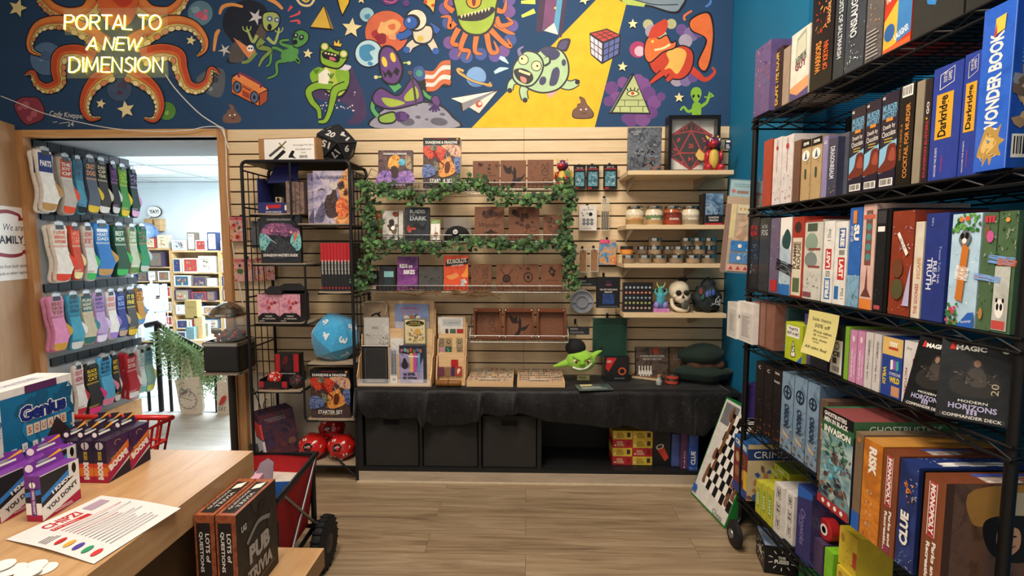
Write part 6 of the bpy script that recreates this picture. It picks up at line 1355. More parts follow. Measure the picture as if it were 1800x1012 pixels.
# skull
p=atY(1198,545,2.97);t=thing('skull_ornament','cream skull ornament with open jaw and spoon shaped pipe on the lowest wooden shelf','skull',(p.x,3.0,S4+.001));bone=M('d3c7ae',.6,var=.1);sk=1.0
part(lambda mb:mb.ell((-.006,.01,.125),(.060,.062,.062),bone,24,16,lambda d:1-.10*max(0,-d.y)*max(0,-d.z)+.05*d.y),'cranium',t)
part(lambda mb:(mb.ell((.0,-.03,.082),(.042,.032,.030),bone,16,10),mb.ell((-.034,-.026,.095),(.018,.020,.014),bone,12,8),mb.ell((.034,-.026,.095),(.018,.020,.014),bone,12,8)),'face',t)
part(lambda mb:(mb.tube(cr_spline([(-.046,.02,.075),(-.044,.0,.035),(-.028,-.04,.018),(0,-.052,.014),(.028,-.04,.018),(.044,.0,.035),(.046,.02,.075)],5),.0125,bone,10),),'jaw',t)
hol=M('2a231c',.9)
for q in (-1,1):part(lambda mb:mb.ell((q*.023-.003,-.050,.118),(.017,.012,.015),hol,14,8),'eye_socket',t)
part(lambda mb:mb.slab([(-.009,0),(.009,0),(.003,.02),(-.003,.02)],(-.001,-.0625,.086),(1,0,0),(0,.25,1),-.003,hol),'nose_opening',t)
part(lambda mb:mb.ell((0,-.045,.045),(.026,.016,.016),hol,12,8),'mouth_opening',t)
for q in range(5):part(lambda mb:(mb.box(-.021+.009*q,-.0135+.009*q,-.062,-.056,.058,.068,bone)),'tooth',t)
part(lambda mb:(mb.ell((.006,-.066,.05),(.022,.006,.026),M('7a766c',.35,.6),14,8),mb.tube(cr_spline([(.02,-.066,.05),(.045,-.06,.04),(.055,-.05,.005)],5),.005,M('7a766c',.35,.6),8)),'pipe',t)
def hair(mb):
    rr=random.Random(3)
    for i in range(14):x=rr.uniform(-.02,.03);mb.tube([(x,.0,.18),(x+rr.uniform(-.015,.015),-.005,.195),(x+rr.uniform(-.02,.02),-.01,.20+rr.uniform(0,.012))],[.006,.004,.001],K_,5)
part(hair,'black_tuft',t)
p=atY(1243,545,2.98);t=thing('rock_ornament','dark mossy rock ornament with blue crystals beside the white skull','ornament',(p.x,3.0,S4+.001));rk=M('22282a',.7,var=.4,sc=40,bump=.5)
part(lambda mb:mb.ell((0,0,.07),(.082,.065,.085),rk,22,14,lambda d:1+.13*sin(7*d.x+2)*sin(6*d.z)+.10*sin(9*d.y+5*d.z)),'rock',t)
part(lambda mb:mb.ell((.01,.01,.155),(.042,.035,.05),M('2c2f33',.7,var=.3,bump=.4),16,10,lambda d:1+.15*sin(8*d.x+1)*sin(7*d.z)),'peak',t)
for k,(x,z,c1) in enumerate(((-.05,.13,'7a3f33'),(.0,.12,'4a5a94'),(.02,.125,'3f5a9c'),(-.015,.115,'5a6ab0'),(-.04,.10,'2f5a55'))):part(lambda mb:mb.lathe([(.010,0),(.012,.02),(0,.04)],M(c1,.3),6,(x,-.055,z-.02)),'crystal',t)
part(lambda mb:[mb.tube([(.03,-.06,.05),(.03+.03*sin(k),-.07,.06+.02*cos(k*2)),(.05+.02*sin(k*3),-.068,.07+.03*cos(k))],.002,M('a8b0b0',.5),5) for k in range(6)],'pale_branch',t)
# hung packs between the shelves and the ivy
def dpk(col):
    def g(f):f.fill(M('17191e',.35));f.rect(.12,.12,.88,.72,ART(118,['1f3a4a','3a6b7a','6fa3ad','254553'],40));f.rect(.1,.8,.9,.86,c_('8f2f33'));f.text('DICE',.5,.9,.5,.05,c_('d9d4cc'));f.daubs(9,[c_('c2d3d6'),c_('8fb5bd')],len(col),.25,.2,.75,.65,(.1,.3),(.03,.08));f.rect(.1,.0,.4,.07,c_('a8262c'))
    return g
for i,(a,c2,y0,lb) in enumerate(((1008.5,1029.5,291,'slim black dice pack hung nearest the highest ivy'),(1031.5,1053,290,'slim black dice pack hung in the middle of three'),(1061,1085,289,'slim black dice pack hung nearest the wooden shelf'))):hang('dice_pack',lb,'dice pack',a,y0,c2,332,m_bk,dpk(lb),group='slim black dice packs')
def whitep(f):f.text('HEX CHEX',.5,.83,.6,.07,c_('3a3a3d'));f.circ(.65,.65,.12,K_,6);f.blobs(3,[c_('8a8a88')],4,.15,.6,.5,.75,(.05,.1));[f.circ(.28+.22*(k % 3),.42-.14*(k//3),.10,INK('3f444a'),6) for k in range(7) if k < 6];[f.circ(.28+.22*(k % 3),.42-.14*(k//3),.06,INK('8a949a'),6) for k in range(6)];f.text('7 PIECES',.5,.08,.4,.04,c_('5a5a5a'))
hang('dice_pack','white boxed dice set with black hexagon print hung on the slatwall','dice pack',1018,361,1049,405,M('ddd8d0',.5),whitep,d=.03)
hang('paint_brush_pack','clear sleeve of thin brushes hung beside the white dice set','brush pack',1056,348,1071,406,CLEAR('e3dfd0',.3),lambda f:[f.rect(.12+.22*k,.04,.24+.22*k,.60,INK('2b2624')) or f.rect(.15+.22*k,.60,.21+.22*k,.95,INK('b5a47f')) for k in range(4)],d=.012)
def bookm(f):f.rect(.1,.05,.9,.93,M('9c7350',.6));f.stroke([(.25,.6),(.25,.8),(.5,.88),(.75,.8),(.75,.6),(.5,.5),(.25,.6)],.05,c_('7a5233'),1)
hang('wooden_bookmark','engraved wooden bookmark in clear sleeve hung nearest the ivy','bookmark',1017,437,1032,479,CLEAR('e8e4da',.35),bookm,d=.008,group='wooden bookmarks')
hang('wooden_bookmark','engraved wooden bookmark with hexagon top hung beside the comic blister pack','bookmark',1037,436,1052,478,CLEAR('e8e4da',.35),bookm,d=.008,group='wooden bookmarks')
hang('toy_blister_pack','bright comic style blister pack with red toy hung left of the tins','blister pack',1054,421,1083,465,M('c2b9b0',.4),lambda f:(f.fill(ART(120,['d96a4a','d9a05f','5a8fb5','3a6a9c'],18)),f.daubs(30,[c_('c22f2a'),c_('2a2a2f'),c_('d9c04a'),c_('d9d4cc')],3,.1,.1,.9,.8),f.rect(0,.85,.6,1,c_('d9567a'))))
def sgn(f):f.text('MJORN',.3,.68,.35,.25,c_('b5b3ae'));f.lines(.1,.2,.8,.45,2,c_('8a8a88'))
hang('hanging_sign','small charcoal hanging sign above the round grey plate','sign',1014,490,1048,503,M('26282c',.5),sgn,d=.006)
hang('hanging_sign','small charcoal hanging sign above the black cap','sign',998,574,1036,588,M('26282c',.5),sgn,d=.006,Y=2.98)
p=atY(1023,530,D-.06);r=atY(1044,530,D-.06).x-p.x;t=thing('silicone_tray','round pale grey moulded plate hung in clear wrap','plate',(p.x,D-.055,p.z));gp_=M('9aa0ab',.4)
part(lambda mb:mb.lathe([(0,-.004),(r*.42,-.004),(r*.47,-.012),(r*.52,-.012),(r*.56,-.002),(r*.86,-.004),(r*.90,-.016),(r*.97,-.016),(r,-.010),(r,.008),(0,.012)],gp_,32,axis='y'),'plate',t)
part(lambda mb:(mb.box(r*.5,r*.9,-.012,-.001,-.006,.006,gp_),),'ridge',t);part(lambda mb:(mb.box(-r*.9,-r*.5,-.012,-.001,-.006,.006,gp_),),'ridge',t)
part(lambda mb:mb.tube([(0,.01,r),(0,.02,r+.02),(0,.05,r+.02)],.002,m_chr,6),'hook',t)
# black pouch, cap, green folder
hang('dice_bag_pack','black drawstring pack with blue galaxy square hung beside the dice icon card','dice bag',1049,487,1090,541,M('16171c',.6),lambda f:(f.rect(.4,.72,.62,.9,M('2a2438',.5)),f.text('CHESSEX',.5,.75,.25,.04,c_('d9567a')),f.text('VELVET DICE BAG',.5,.60,.75,.05,W_),f.text('GALAXY',.5,.52,.35,.06,W_),f.rect(.25,.12,.75,.45,ART(122,['16243f','2a4a8a','1a2a55','3f6ab5'],40)),f.rect(.1,.04,.9,.06,c_('5a6a7a'))),d=.035,Y=2.985)
p=atY(1012,612,2.98);t=thing('baseball_cap','black cap hung on a hook above the green plush','hat',(p.x,2.99,p.z-.055));bc=M('191a1d',.85,bump=.2,sc=80)
part(lambda mb:mb.ell((0,0,.055),(.062,.06,.058),bc,20,12,lambda d:1-.12*max(0,-d.z)),'crown',t);part(lambda mb:mb.ell((.012,-.035,.012),(.05,.035,.012),bc,18,8),'brim',t);part(lambda mb:mb.tube([(0,.0,.105),(0,.0,.13),(0,.19,.135)],.002,m_chr,6),'hook',t)
hang('folder','dark green folder with elastic band hung above the black gift box','folder',1042,559,1102,626,M('1c4034',.45,var=.15,sc=10),lambda f:(f.rect(0,.855,1,.865,c_('12291f')),f.stroke([(.015,.01),(.985,.01),(.985,.99),(.015,.99)],.02,c_('2a5a48'),1,closed=True)),d=.012,Y=3.08)
# ================================================================== black wire rack of games on the right
p0=atZ(1291,889,.165);RK0=V((p0.x+.012,p0.y,0));RKA=R(2.2);RL,RD_=1.24,.44
ru=V((sin(RKA),-cos(RKA),0));rv=V((cos(RKA),sin(RKA),0))       # ru runs along the rack towards the viewer, rv into its depth
def rk(u,v,z):return RK0+ru*u+rv*v+V((0,0,z))
def rkpix(px,py,v=0):
    q=hit(px,py,RK0+rv*v,rv);return ((q-RK0).dot(ru),q.z)
zA,zB,zC,zD,zE,zF=[rkpix(x,y)[1] for x,y in ((1328,210),(1322,366),(1316,508),(1302,604),(1312,728),(1302,868))]
zD,zE,zF=.966,.592,.228
rack=thing('wire_rack','tall black wire shelving unit on wheels crowded with board games','shelving unit',RK0,R(2.2))
# local frame of the rack empty: x -> rv, y -> -ru
def lo(u,v,z):return V((v,-u,z))
m_wire=M('0f0f10',.4,var=0)
for u in (.012,RL-.012):
    for v in (.012,RD_-.012):
        part(lambda mb:mb.tube([lo(u,v,.13),lo(u,v,zA+.012)],.0125,m_wire,10),'post',rack)
        def cast(mb):mb.lathe([(.006,.02),(.006,.03),(.0,.03)],m_wire,8,lo(u,v,.10));mb.tube([lo(u,v,.13),lo(u,v,.105),lo(u+.03,v-.03,.095),lo(u+.045,v-.045,.063)],.012,m_wire,8)
        w2=part(cast,'caster',rack)
        def wh(mb):
            c=lo(u+.045,v-.045,.0625);mb.lathe([(.018,-.016),(.05,-.016),(.0615,-.009),(.0615,.009),(.05,.016),(.018,.016)],M('1d1d1f',.6),24,(0,0,0),axis='x');
            for i in range(len(mb.v)):p=mb.v[i];mb.v[i]=(p[0]+c.x,p[1]+c.y,p[2]+c.z)
        part(wh,'wheel',w2);part(lambda mb:mb.lathe([(.0,-.022),(.02,-.022),(.022,-.0165)],M('8a8a8a',.4,.6),14,tuple(lo(u+.045,v-.045,.0625)),axis='x'),'hub',w2)
def wshelf2(z):
    mb=MB();T=z-.004;B=z-.034
    for (a,b_) in (((0,0),(RL,0)),((0,RD_),(RL,RD_)),((0,0),(0,RD_)),((RL,0),(RL,RD_))):
        for zz in (T,B):mb.tube([lo(*a,zz),lo(*b_,zz)],.0042,m_wire,6)
        L_=abs(b_[0]-a[0])+abs(b_[1]-a[1]);n=int(L_/.055);P=[]
        for k in range(n+1):q=k/n;P.append(lo(a[0]+(b_[0]-a[0])*q,a[1]+(b_[1]-a[1])*q,T-.004 if k % 2 else B+.004))
        mb.tube(P,.0028,m_wire,5,smooth=False)
    for k in range(1,int(RL/.026)):mb.tube([lo(.026*k,0,T+.001),lo(.026*k,RD_,T+.001)],.0017,m_wire,4)
    for v in (.13,.31):mb.tube([lo(0,v,B+.006),lo(RL,v,B+.006)],.0032,m_wire,5);mb.tube([lo(0,v,T-.004),lo(RL,v,T-.004)],.0032,m_wire,5)
    return mb.build('shelf',parent=rack)
for z in (zA,zB,zC,zD,zE,zF):wshelf2(z)
def game(name,label,cat,x0,x1,ytop,Z,m,spine,d=.26,v0=.006,right=None,top=None,group=None,yref=None,lean=0,gap=.0015):
    """boxed game standing on the rack with its spine to the aisle; x0/x1 bound the spine, ytop is its top at the far edge"""
    yl,yr=yref or (430,430);u0=rkpix(x0,yl,v0)[0];u1=rkpix(x1,yr,v0)[0];zt_=rkpix(x0,ytop,v0)[1]
    c=rk((u0+u1)/2,v0+d/2,Z+.001)
    return goods(name,label,cat,c,u1-u0-gap,d,zt_-Z-.001,m,spine,top,right,rz=R(-90)+RKA,group=group,rot=(R(lean),0,R(-90)+RKA) if lean else None)
H=lambda *q:[INK(x) for x in q]
def sp(bg,words=(),daub=None,extra=None):
    """spine: background colour, words = (text, x, y, w, h, colour[, rot])"""
    def g(f):
        if daub:
            for k,(cols,bx,n) in enumerate(daub):f.daubs(n,H(*cols),k+len(cols),*bx)
        if extra:extra(f)
        for wd_ in words:t_,x,y,w2,h2,col=wd_[:6];f.text(t_,x,y,w2,h2,INK(col),rot=wd_[6] if len(wd_) > 6 else 90,bold=.025)
    return g
FULL=(0,0,1,1)
def G(label,x0,x1,yt,Z,bg,words=(),daub=None,extra=None,cat='board game',name='board_game_box',r=.35,**k):
    return game(name,label,cat,x0,x1,yt,Z,M(bg,r,coat=.2),sp(bg,words,daub,extra),**k)
# ---- highest shelf
G('clear wrapped purple puzzle box at the far end of the highest rack shelf',1315,1341,100,zA,'5f4f80',(),[(('8a7ab0','3f3566','c28aa8','5a8fc0','c2603f'),FULL,34)],d=.16,v0=-.02)
G('dark brown game with yellow upright lettering on the highest rack shelf',1343,1362,104,zA,'3a2a26',[('ESCAPE THE ROOM',.5,.5,.86,.42,'d9b03f')],[(('2a1d1a','4f3a30'),FULL,8)],d=.20)
G('thin tan box beside the dark brown game with yellow lettering',1363,1374,98,zA,'9c8a7a',(),[(('7a6a5f','b5a594'),FULL,8)],d=.2)
def losex(f):f.poly([(.25,.45),(.85,.55),(.8,.98),(.3,.9)],c_('9aa08a'));f.poly([(.3,.6),(.8,.68),(.76,.92),(.34,.86)],c_('c9c8b0'));f.poly([(.0,.2),(1,.28),(1,.0),(0,0)],c_('d99a6a'));f.poly([(.0,.0),(1,.0),(1,.12),(.4,.06),(0,.14)],c_('5a4f7a'));f.text('LOSE A',.55,.60,.55,.08,INK('3a3a3f'),rot=8,bold=.03);f.text('GUY',.55,.49,.6,.12,INK('7a2f4a'),rot=8,bold=.04)
G('white card game with cartoon phone picture on the highest rack shelf',1376,1407,76,zA,'ded6c8',(),None,losex,d=.22)
G('black box with flaming dragon and orange lettering on the highest rack shelf',1409,1446,12,zA,'151214',[('WARRIORS',.38,.32,.32,.26,'e08a3a'),('OF KRYNN',.72,.30,.28,.22,'d9602f'),('DRAGONLANCE',.80,.78,.34,.14,'d9a06a')],[(('c9401f','e0702f','8a2216','e9a04a'),(.15,.55,.75,.92),26)],d=.28)
G('slim dark grey box with long pale lettering on the highest rack shelf',1448,1466,-10,zA,'2f353b',[('GHOSTS OF SALTMARSH',.55,.55,.7,.4,'c5c9cc',-90)],[(('4a545c','20262b','6a2f33'),FULL,16)],d=.24)
G('grey box with white beast low on its spine on the highest rack shelf',1467,1499,-30,zA,'3c434a',[('ONSLAUGHT',.45,.55,.46,.36,'d3d6d8')],[(('6a747c','2a3036','8a949c'),FULL,26),(('e0e2e2','c2c6c8'),(.2,.08,.8,.3),12)],d=.28)
G('clear wrapped silver and brown box next to the red trivia game',1501,1529,-45,zA,'5f5a58',(),[(('8f8a8a','c2bfc0','4a4546'),(0,.5,1,1),20),(('b58a4f','d9a85a'),(.1,.35,.9,.55),8),(('3f3a3a','55504f'),(0,0,1,.3),10)],lambda f:f.lines(.1,.04,.9,.32,8,INK('a5a2a0')),d=.26)
def popx(f):f.poly([(0,.3),(.5,.45),(.5,.06),(0,.02)],c_('d9b03a'));f.poly([(.5,.45),(1,.75),(1,.1),(.5,.06)],c_('3a7ab5'));f.ell(.22,.18,.2,.08,c_('2f5f9c'));f.poly([(0,0),(1,0),(1,.06),(0,.04)],c_('e0602f'));f.text('POP',.3,.70,.5,.17,W_,rot=14,bold=.05);f.text('THE GAME',.26,.50,.46,.06,W_,rot=10,bold=.03);f.text('LAUGHS!',.66,.13,.5,.06,W_,rot=14,bold=.03);f.text('TRIVIA',.8,.55,.3,.08,W_,rot=14,bold=.03)
G('bright red and yellow trivia game on the highest rack shelf',1531,1577,-70,zA,'c23a22',(),None,popx,d=.26)
def cupx(f):f.poly([(.1,1),(.62,1),(.78,.72),(.30,.52)],c_('b52f2f'));f.ell(.52,.60,.30,.10,W_,.45);f.ell(.52,.60,.25,.07,INK('3a3a3c'),.45);f.poly([(.30,.42),(.5,.48),(.56,.34),(.46,.20),(.30,.24),(.24,.34)],c_('2f7fc2'));f.text('12',.42,.36,.12,.07,W_,bold=.04);f.text('9',.42,.27,.06,.05,W_);f.rect(.80,.34,.92,.42,c_('d9902f'))
G('black game with red cup and blue die picture on the highest rack shelf',1579,1664,-110,zA,'33332f',(),None,cupx,d=.28)
G('black box with orange square at the near end of the highest rack shelf',1667,1760,-150,zA,'2e2e2b',(),[(('2f6fb5',),(.55,.55,.8,.7),4)],lambda f:f.rect(.1,.4,.2,.5,c_('d9902f')),d=.28)
# ---- second shelf
G('slim orange red box at the far end of the second rack shelf',1336,1351,252,zB,'a8402a',(),[(('c9562f','7a2a1f','e0503a'),FULL,14)],d=.2)
fl=[(('8a5a7a','6a4466','c9a0a8'),(.05,.35,.9,.7),14),(('c2502f','b53a3a','3a4a7a'),(0,.05,1,.35),12)]
for i,(a,b_,y) in enumerate(((1353,1367,248),(1368,1387,245))):
    G(['white box with purple and red figures, farther of the pair on the second shelf','white box with purple and red figures, nearer of the pair on the second shelf'][i],a,b_,y,zB,'d9d2cf',[('DEVIR',.5,.72,.06,.5,'a8403a',0)],fl,lambda f:f.circ(.5,.85,.14,c_('b54a4a')),d=.28,group='pair of white boxes with figures')
G('narrow brown box between the white boxes and the tan tower badge boxes',1388,1400,252,zB,'6a4a3a',(),[(('4a2f26','c9a04a','8a5f4a'),FULL,14)],d=.24)
for i,(a,b_,y) in enumerate(((1402,1418,252),(1419,1437,247))):
    G(['tan box with round tower badge, farther of the pair on the second shelf','tan box with round tower badge, nearer of the pair on the second shelf'][i],a,b_,y,zB,'b59a6f',(),[(('c9a878','8a9a6a','d9803f','9c7a50'),FULL,22)],lambda f:(f.rect(0,.88,1,1,K_),f.text('DEVIR',.5,.94,.6,.05,W_,bold=.04),f.ell(.5,.74,.4,.09,W_),f.poly([(.35,.68),(.5,.82),(.65,.68)],INK('4a5f6f')),f.rect(.42,.36,.6,.52,INK('3a4a3f'))),d=.24,group='pair of tan boxes with tower badges')
G('tall narrow lilac box beside the dark slate game',1438,1447,244,zB,'8a80a8',[('D',.5,.9,.05,.5,'e0dce8')],[(('6f668f','a59cc0'),FULL,8)],d=.24)
G('dark slate game with coloured dots low on its spine on second rack shelf',1448,1464,248,zB,'3c3f55',[('DRAGONREALM',.5,.58,.55,.5,'d0d2dc',-90)],[(('55587a','2c2e40'),(0,.3,1,.95),10),(('d9b04a','c9c04a','b5653f'),(.1,.05,.9,.25),10)],d=.30,right=lambda f:f.text('DRAGONREALM',.15,.45,.8,.12,INK('aaaab0'),rot=90))
def mm(f):f.text('MURDER',.5,.84,.86,.075,INK('6fa8c9'),bold=.03);f.text('MYSTERY',.5,.765,.86,.07,INK('6fa8c9'),bold=.03);f.rect(.3,.70,.7,.735,c_('d98a2f'));f.text('Death by',.5,.64,.7,.06,W_,rot=5);f.text('Chocolate',.5,.575,.8,.06,W_,rot=5);f.lines(.25,.48,.8,.54,2,c_('b5a04a'));f.poly([(0,.42),(1,.50),(1,.2),(0,.16)],INK('86bcd9'));f.sm([(.35,.3),(.5,.44),(.8,.46),(1,.42),(1,.2),(.6,.18),(0,.17),(.0,.22)],INK('6f2f22'));f.sm([(.55,.3),(.7,.40),(.9,.40),(.95,.28)],INK('9c4a3a'));f.poly([(0,.0),(1,0),(1,.21),(.6,.16),(.4,.18),(0,.14)],INK('241f30'));f.bar(.1,.02,.9,.10,5);f.text('UG',.12,.955,.16,.03,W_,bold=.05)
for i,(a,b_,y) in enumerate(((1485,1509,198),(1510,1535,187),(1536,1565,174))):G(['farthest of three murder mystery boxes with a chocolate wave','middle of three murder mystery boxes with a chocolate wave','nearest of three murder mystery boxes with a chocolate wave'][i],a,b_,y,zB,'241f30',(),None,mm,d=.22,group='three murder mystery boxes')
G('plain grey box between the dark slate game and the chocolate wave boxes',1466,1483,240,zB,'50525f',(),[(('6a6c7c','3c3e4c'),FULL,8)],d=.26,v0=.03)
G('black box with long orange lettering and a barcode on top',1566,1592,160,zB,'17140f',[('COCKTAIL FOR MURDER',.60,.44,.74,.28,'c9823a'),('HAVE A DRINK &',.22,.44,.36,.13,'a86a30')],None,lambda f:f.bar(.15,.88,.85,.99,6),d=.24)
G('plain tan box between the orange lettered box and dark red lettered box',1594,1608,152,zB,'8f8470',(),[(('7f7460','a59a84'),FULL,6)],d=.24)
G('dark box with red lettering and gold crown on the second rack shelf',1609,1621,148,zB,'2a2024',[('DUNGEON BUSTERS',.5,.32,.55,.4,'b53038'),('GO',.5,.72,.12,.4,'e0dcd4')],None,lambda f:f.star(.4,.62,.2,c_('d9a83a')),d=.24)
def dark(f):f.rect(.16,.36,.74,.76,INK('d9a32f'));f.text('Darkridge',.45,.56,.36,.38,K_,rot=90,bold=.03);f.stroke([(.25,.80),(.72,.84),(.72,.97),(.25,.93),(.25,.80)],.02,W_,1);f.text('SOLVE THE',.42,.90,.09,.12,W_,rot=90);f.text('GAMES',.58,.90,.08,.12,W_,rot=90);f.text('UNCOVER THE SECRETS',.25,.16,.26,.07,W_,rot=90);f.text('MYSTERY',.48,.14,.14,.06,INK('c23a6a'),rot=90)
for i,(a,b_,y) in enumerate(((1622,1672,132),(1673,1706,108))):G(['blue mystery game with yellow name plate, farther of the pair','blue mystery game with yellow name plate, half hidden behind the dragon head box'][i],a,b_,y,zB,'2a3f96',(),[(('2f48a5','25388a'),FULL,10)],dark,d=.26,group='pair of blue mystery games')
def wonder(f):f.fill(ART(130,['2350b5','2f66d0','2a5ac4'],8,coat=.8,r=.2));f.text('WONDER BOOK',.45,.53,.62,.42,INK('e6e4dc'),rot=90,bold=.035);f.sm([(.08,.10),(.2,.2),(.3,.26),(.45,.27),(.62,.24),(.78,.27),(.72,.2),(.9,.17),(.74,.14),(.82,.08),(.6,.09),(.5,.03),(.42,.08),(.28,.03),(.26,.08)],INK('b5904a'));f.sm([(.2,.14),(.36,.22),(.55,.2),(.66,.16),(.5,.12),(.34,.1)],INK('d9b56a'));f.daubs(16,H('8a6a33','c9a458','e0c080'),3,.2,.07,.7,.23,(.1,.25),(.02,.05));f.circ(.42,.18,.04,INK('5a94c9'));f.poly([(.38,.82),(.68,.84),(.7,.93),(.4,.92)],c_('d9c04a'));f.poly([(.36,.81),(.46,.82),(.42,.9)],c_('c23a2f'));f.stroke([(.985,0),(.985,1)],.02,c_('6f9ae6'),1)
def wcov(f):f.text('WONDER',.40,.90,.62,.10,W_,bold=.04);f.text('BOOK',.3,.79,.4,.05,c_('d9c04a'));f.lines(.06,.62,.6,.74,5,c_('8a9cc9'));f.daubs(30,H('6a5a4f','3f3a3a','a58a6a','c9b08a','8a8f9c'),5,.02,.25,.5,.55,(.08,.2),(.04,.1));f.bar(.02,.06,.28,.20,9)
game('board_game_box','large shiny blue game with gold dragon head and tall white lettering','board game',1700,1757,36,zB,M('2350b5',.2,coat=.8),wonder,d=.30,right=wcov,v0=-.02)
G('magenta box behind the large shiny blue dragon head game',1775,1830,60,zB,'a83a7a',(),[(('c95a94','7a2a5f'),FULL,12)],d=.26,v0=.10)
# ---- third shelf
G('black box with pale face at the far end of the third rack shelf',1314,1334,384,zC,'23262e',[('KEEP ON',.5,.86,.7,.07,'b53038',0),('DREAM',.5,.78,.7,.07,'b53038',0)],[(('8a9ab0','b5c2cf','5a6a80'),(.25,.2,.85,.65),20),(('16181f','2a3040'),(0,0,1,.2),10)],d=.26)
G('dark grey box with pale lettering beside the pale face box',1335,1353,384,zC,'33373c',[('IN THE',.5,.88,.5,.05,'a5a8aa',0),('FOG',.5,.8,.6,.08,'b5b8ba',0)],[(('4a4f55','1f2226','6a7076'),FULL,20)],d=.26)
G('purple white and red racing box on the third rack shelf',1354,1370,384,zC,'6a5f7a',(),[(('d0ccd6','3a3050','8a80a0','a83a40'),FULL,26)],lambda f:f.rect(.2,.03,.9,.18,c_('b52f33')),d=.26)
def down(f):f.poly([(0,1),(1,1),(1,.55),(.6,.7),(.2,.78),(0,.6)],W_);f.sm([(.2,.72),(.6,.85),(.95,.75),(.8,.6),(.3,.62)],c_('2a4a4a'));f.rect(0,0,1,.14,c_('2f6fb5'));f.daubs(14,H('8ab5d9','e0e6ea','5a8fc0'),3,0,.1,1,.6);f.text('DOWNFORCE',.45,.36,.55,.4,K_,rot=78,bold=.05)
G('white and blue racing game with slanted black lettering on the third rack shelf',1371,1391,383,zC,'b5c9d6',(),None,down,d=.26)
def flam(f):f.rect(.08,.02,.92,.74,c_('d9d0b8'));f.text('FLAMME',.3,.52,.34,.3,INK('5a4a3a'),rot=90,bold=.04);f.text('ROUGE',.66,.52,.34,.34,INK('6a5a45'),rot=90,bold=.04);f.rect(.2,.06,.8,.24,c_('5a6a4a'));f.ell(.5,.87,.3,.07,c_('3f2a26'))
G('red and cream cycling game on the third rack shelf',1392,1412,382,zC,'a8382a',(),None,flam,d=.28)
def rules(f):f.stroke([(.01,0),(.01,1)],.03,c_('b5382a'),1);f.ell(.28,.72,.16,.12,c_('8aa08f'));f.ell(.28,.47,.16,.11,c_('7f9486'));f.rect(.1,.86,.4,.96,c_('4a5a45'));f.lines(.1,.12,.6,.34,5,c_('6a6a66'));f.rect(.1,.03,.6,.09,c_('8a4a55'))
G('white game with round green landscape pictures on the third rack shelf',1414,1446,388,zC,'d0cec4',(),None,lambda f:(f.ell(.4,.72,.35,.12,c_('8aa08f')),f.rect(.25,.62,.9,.65,c_('8a4a45')),f.ell(.4,.5,.35,.1,c_('7f8a86')),f.rect(.25,.40,.9,.43,c_('8a4a45')),f.rect(.15,.86,.7,.96,c_('4a5a45')),f.daubs(16,H('8a8f86','b5b8b0','5a605a'),3,.05,.14,.95,.34),f.rect(0,.98,1,1,c_('a8382a')),f.rect(.05,.03,.5,.09,c_('8a4a55'))),d=.26,v0=.012)
def fal(f):f.rect(.22,.04,.78,.30,c_('3a6fb0'));f.text('FREE',.5,.17,.22,.36,W_,rot=90,bold=.05);f.rect(.3,.32,.7,.39,c_('8a8a86'));f.text('AT',.5,.355,.05,.3,W_,rot=90);f.rect(.22,.41,.78,.66,c_('c2302f'));f.text('LAST',.5,.535,.21,.36,W_,rot=90,bold=.05);f.text('1 Dice',.5,.83,.14,.3,INK('4a4f55'),rot=90)
def fal2(f):f.rect(.3,.68,.85,.92,c_('3a5f9c'));f.text('FREE',.58,.80,.20,.34,W_,rot=-90,bold=.05);f.rect(.35,.60,.8,.66,c_('8a8a86'));f.rect(.3,.30,.85,.57,c_('c2302f'));f.text('LAST',.58,.435,.22,.36,W_,rot=-90,bold=.05);f.rect(.1,.06,.45,.22,c_('2f6fb5'));f.text('1 Dice',.75,.14,.13,.25,INK('4a4f55'),rot=90)
G('white game with blue and red word blocks, farther of the pair',1448,1467,389,zC,'e6e4de',(),None,fal,d=.26,group='pair of white games with word blocks')
G('white game with blue and red word blocks, nearer of the pair',1468,1490,390,zC,'e6e4de',(),None,fal2,d=.26,group='pair of white games with word blocks')
def sun(f):f.rect(0,0,1,.32,ART(131,['3f6f94','8ab5cf','2a4a5f'],20));f.daubs(20,H('cfe0ea','5a9ad0','3a7ac0'),3,0,.25,1,.7);f.text('SU',.62,.75,.16,.44,W_,rot=-90,bold=.06);f.text('AFTER US',.25,.74,.16,.2,W_,rot=-90);f.rect(.3,.84,.6,.97,c_('d9803a'));f.daubs(8,H('3a4a3f','5a6a5a'),8,.1,.02,.9,.2)
G('blue and white snowy mountain game on the third rack shelf',1492,1514,366,zC,'2f66b5',(),None,sun,d=.28)
def tower(f):f.rect(.25,.42,.75,.94,c_('7a4a45'));[f.ell(.5,.5+.095*k,.2,.035,c_('4f8a85')) for k in range(5)];f.poly([(.1,.12),(.4,.2),(.5,.44),(.6,.2),(.9,.12)],c_('6a3a33'));f.rect(0,0,1,.1,c_('d9803a'));f.rect(.05,.86,.95,.9,c_('c9604a'))
G('pale pink tower game with teal ovals on the third rack shelf',1515,1538,360,zC,'d9b5a8',(),None,tower,d=.28)
def marv(f):f.rect(.1,.86,.9,.98,c_('3a3a3c'));f.rect(.15,.78,.85,.83,W_);f.daubs(14,H('5a6a7a','8a9aa8','2a2f36'),3,.1,.1,.9,.6);f.rect(.2,.02,.8,.06,c_('b54a55'))
G('black box with grey helmet picture on the third rack shelf',1539,1557,368,zC,'1d1f22',(),None,marv,d=.28)
G('plain black box edge beside the grey helmet box',1558,1565,366,zC,'101113',(),None,None,d=.28)
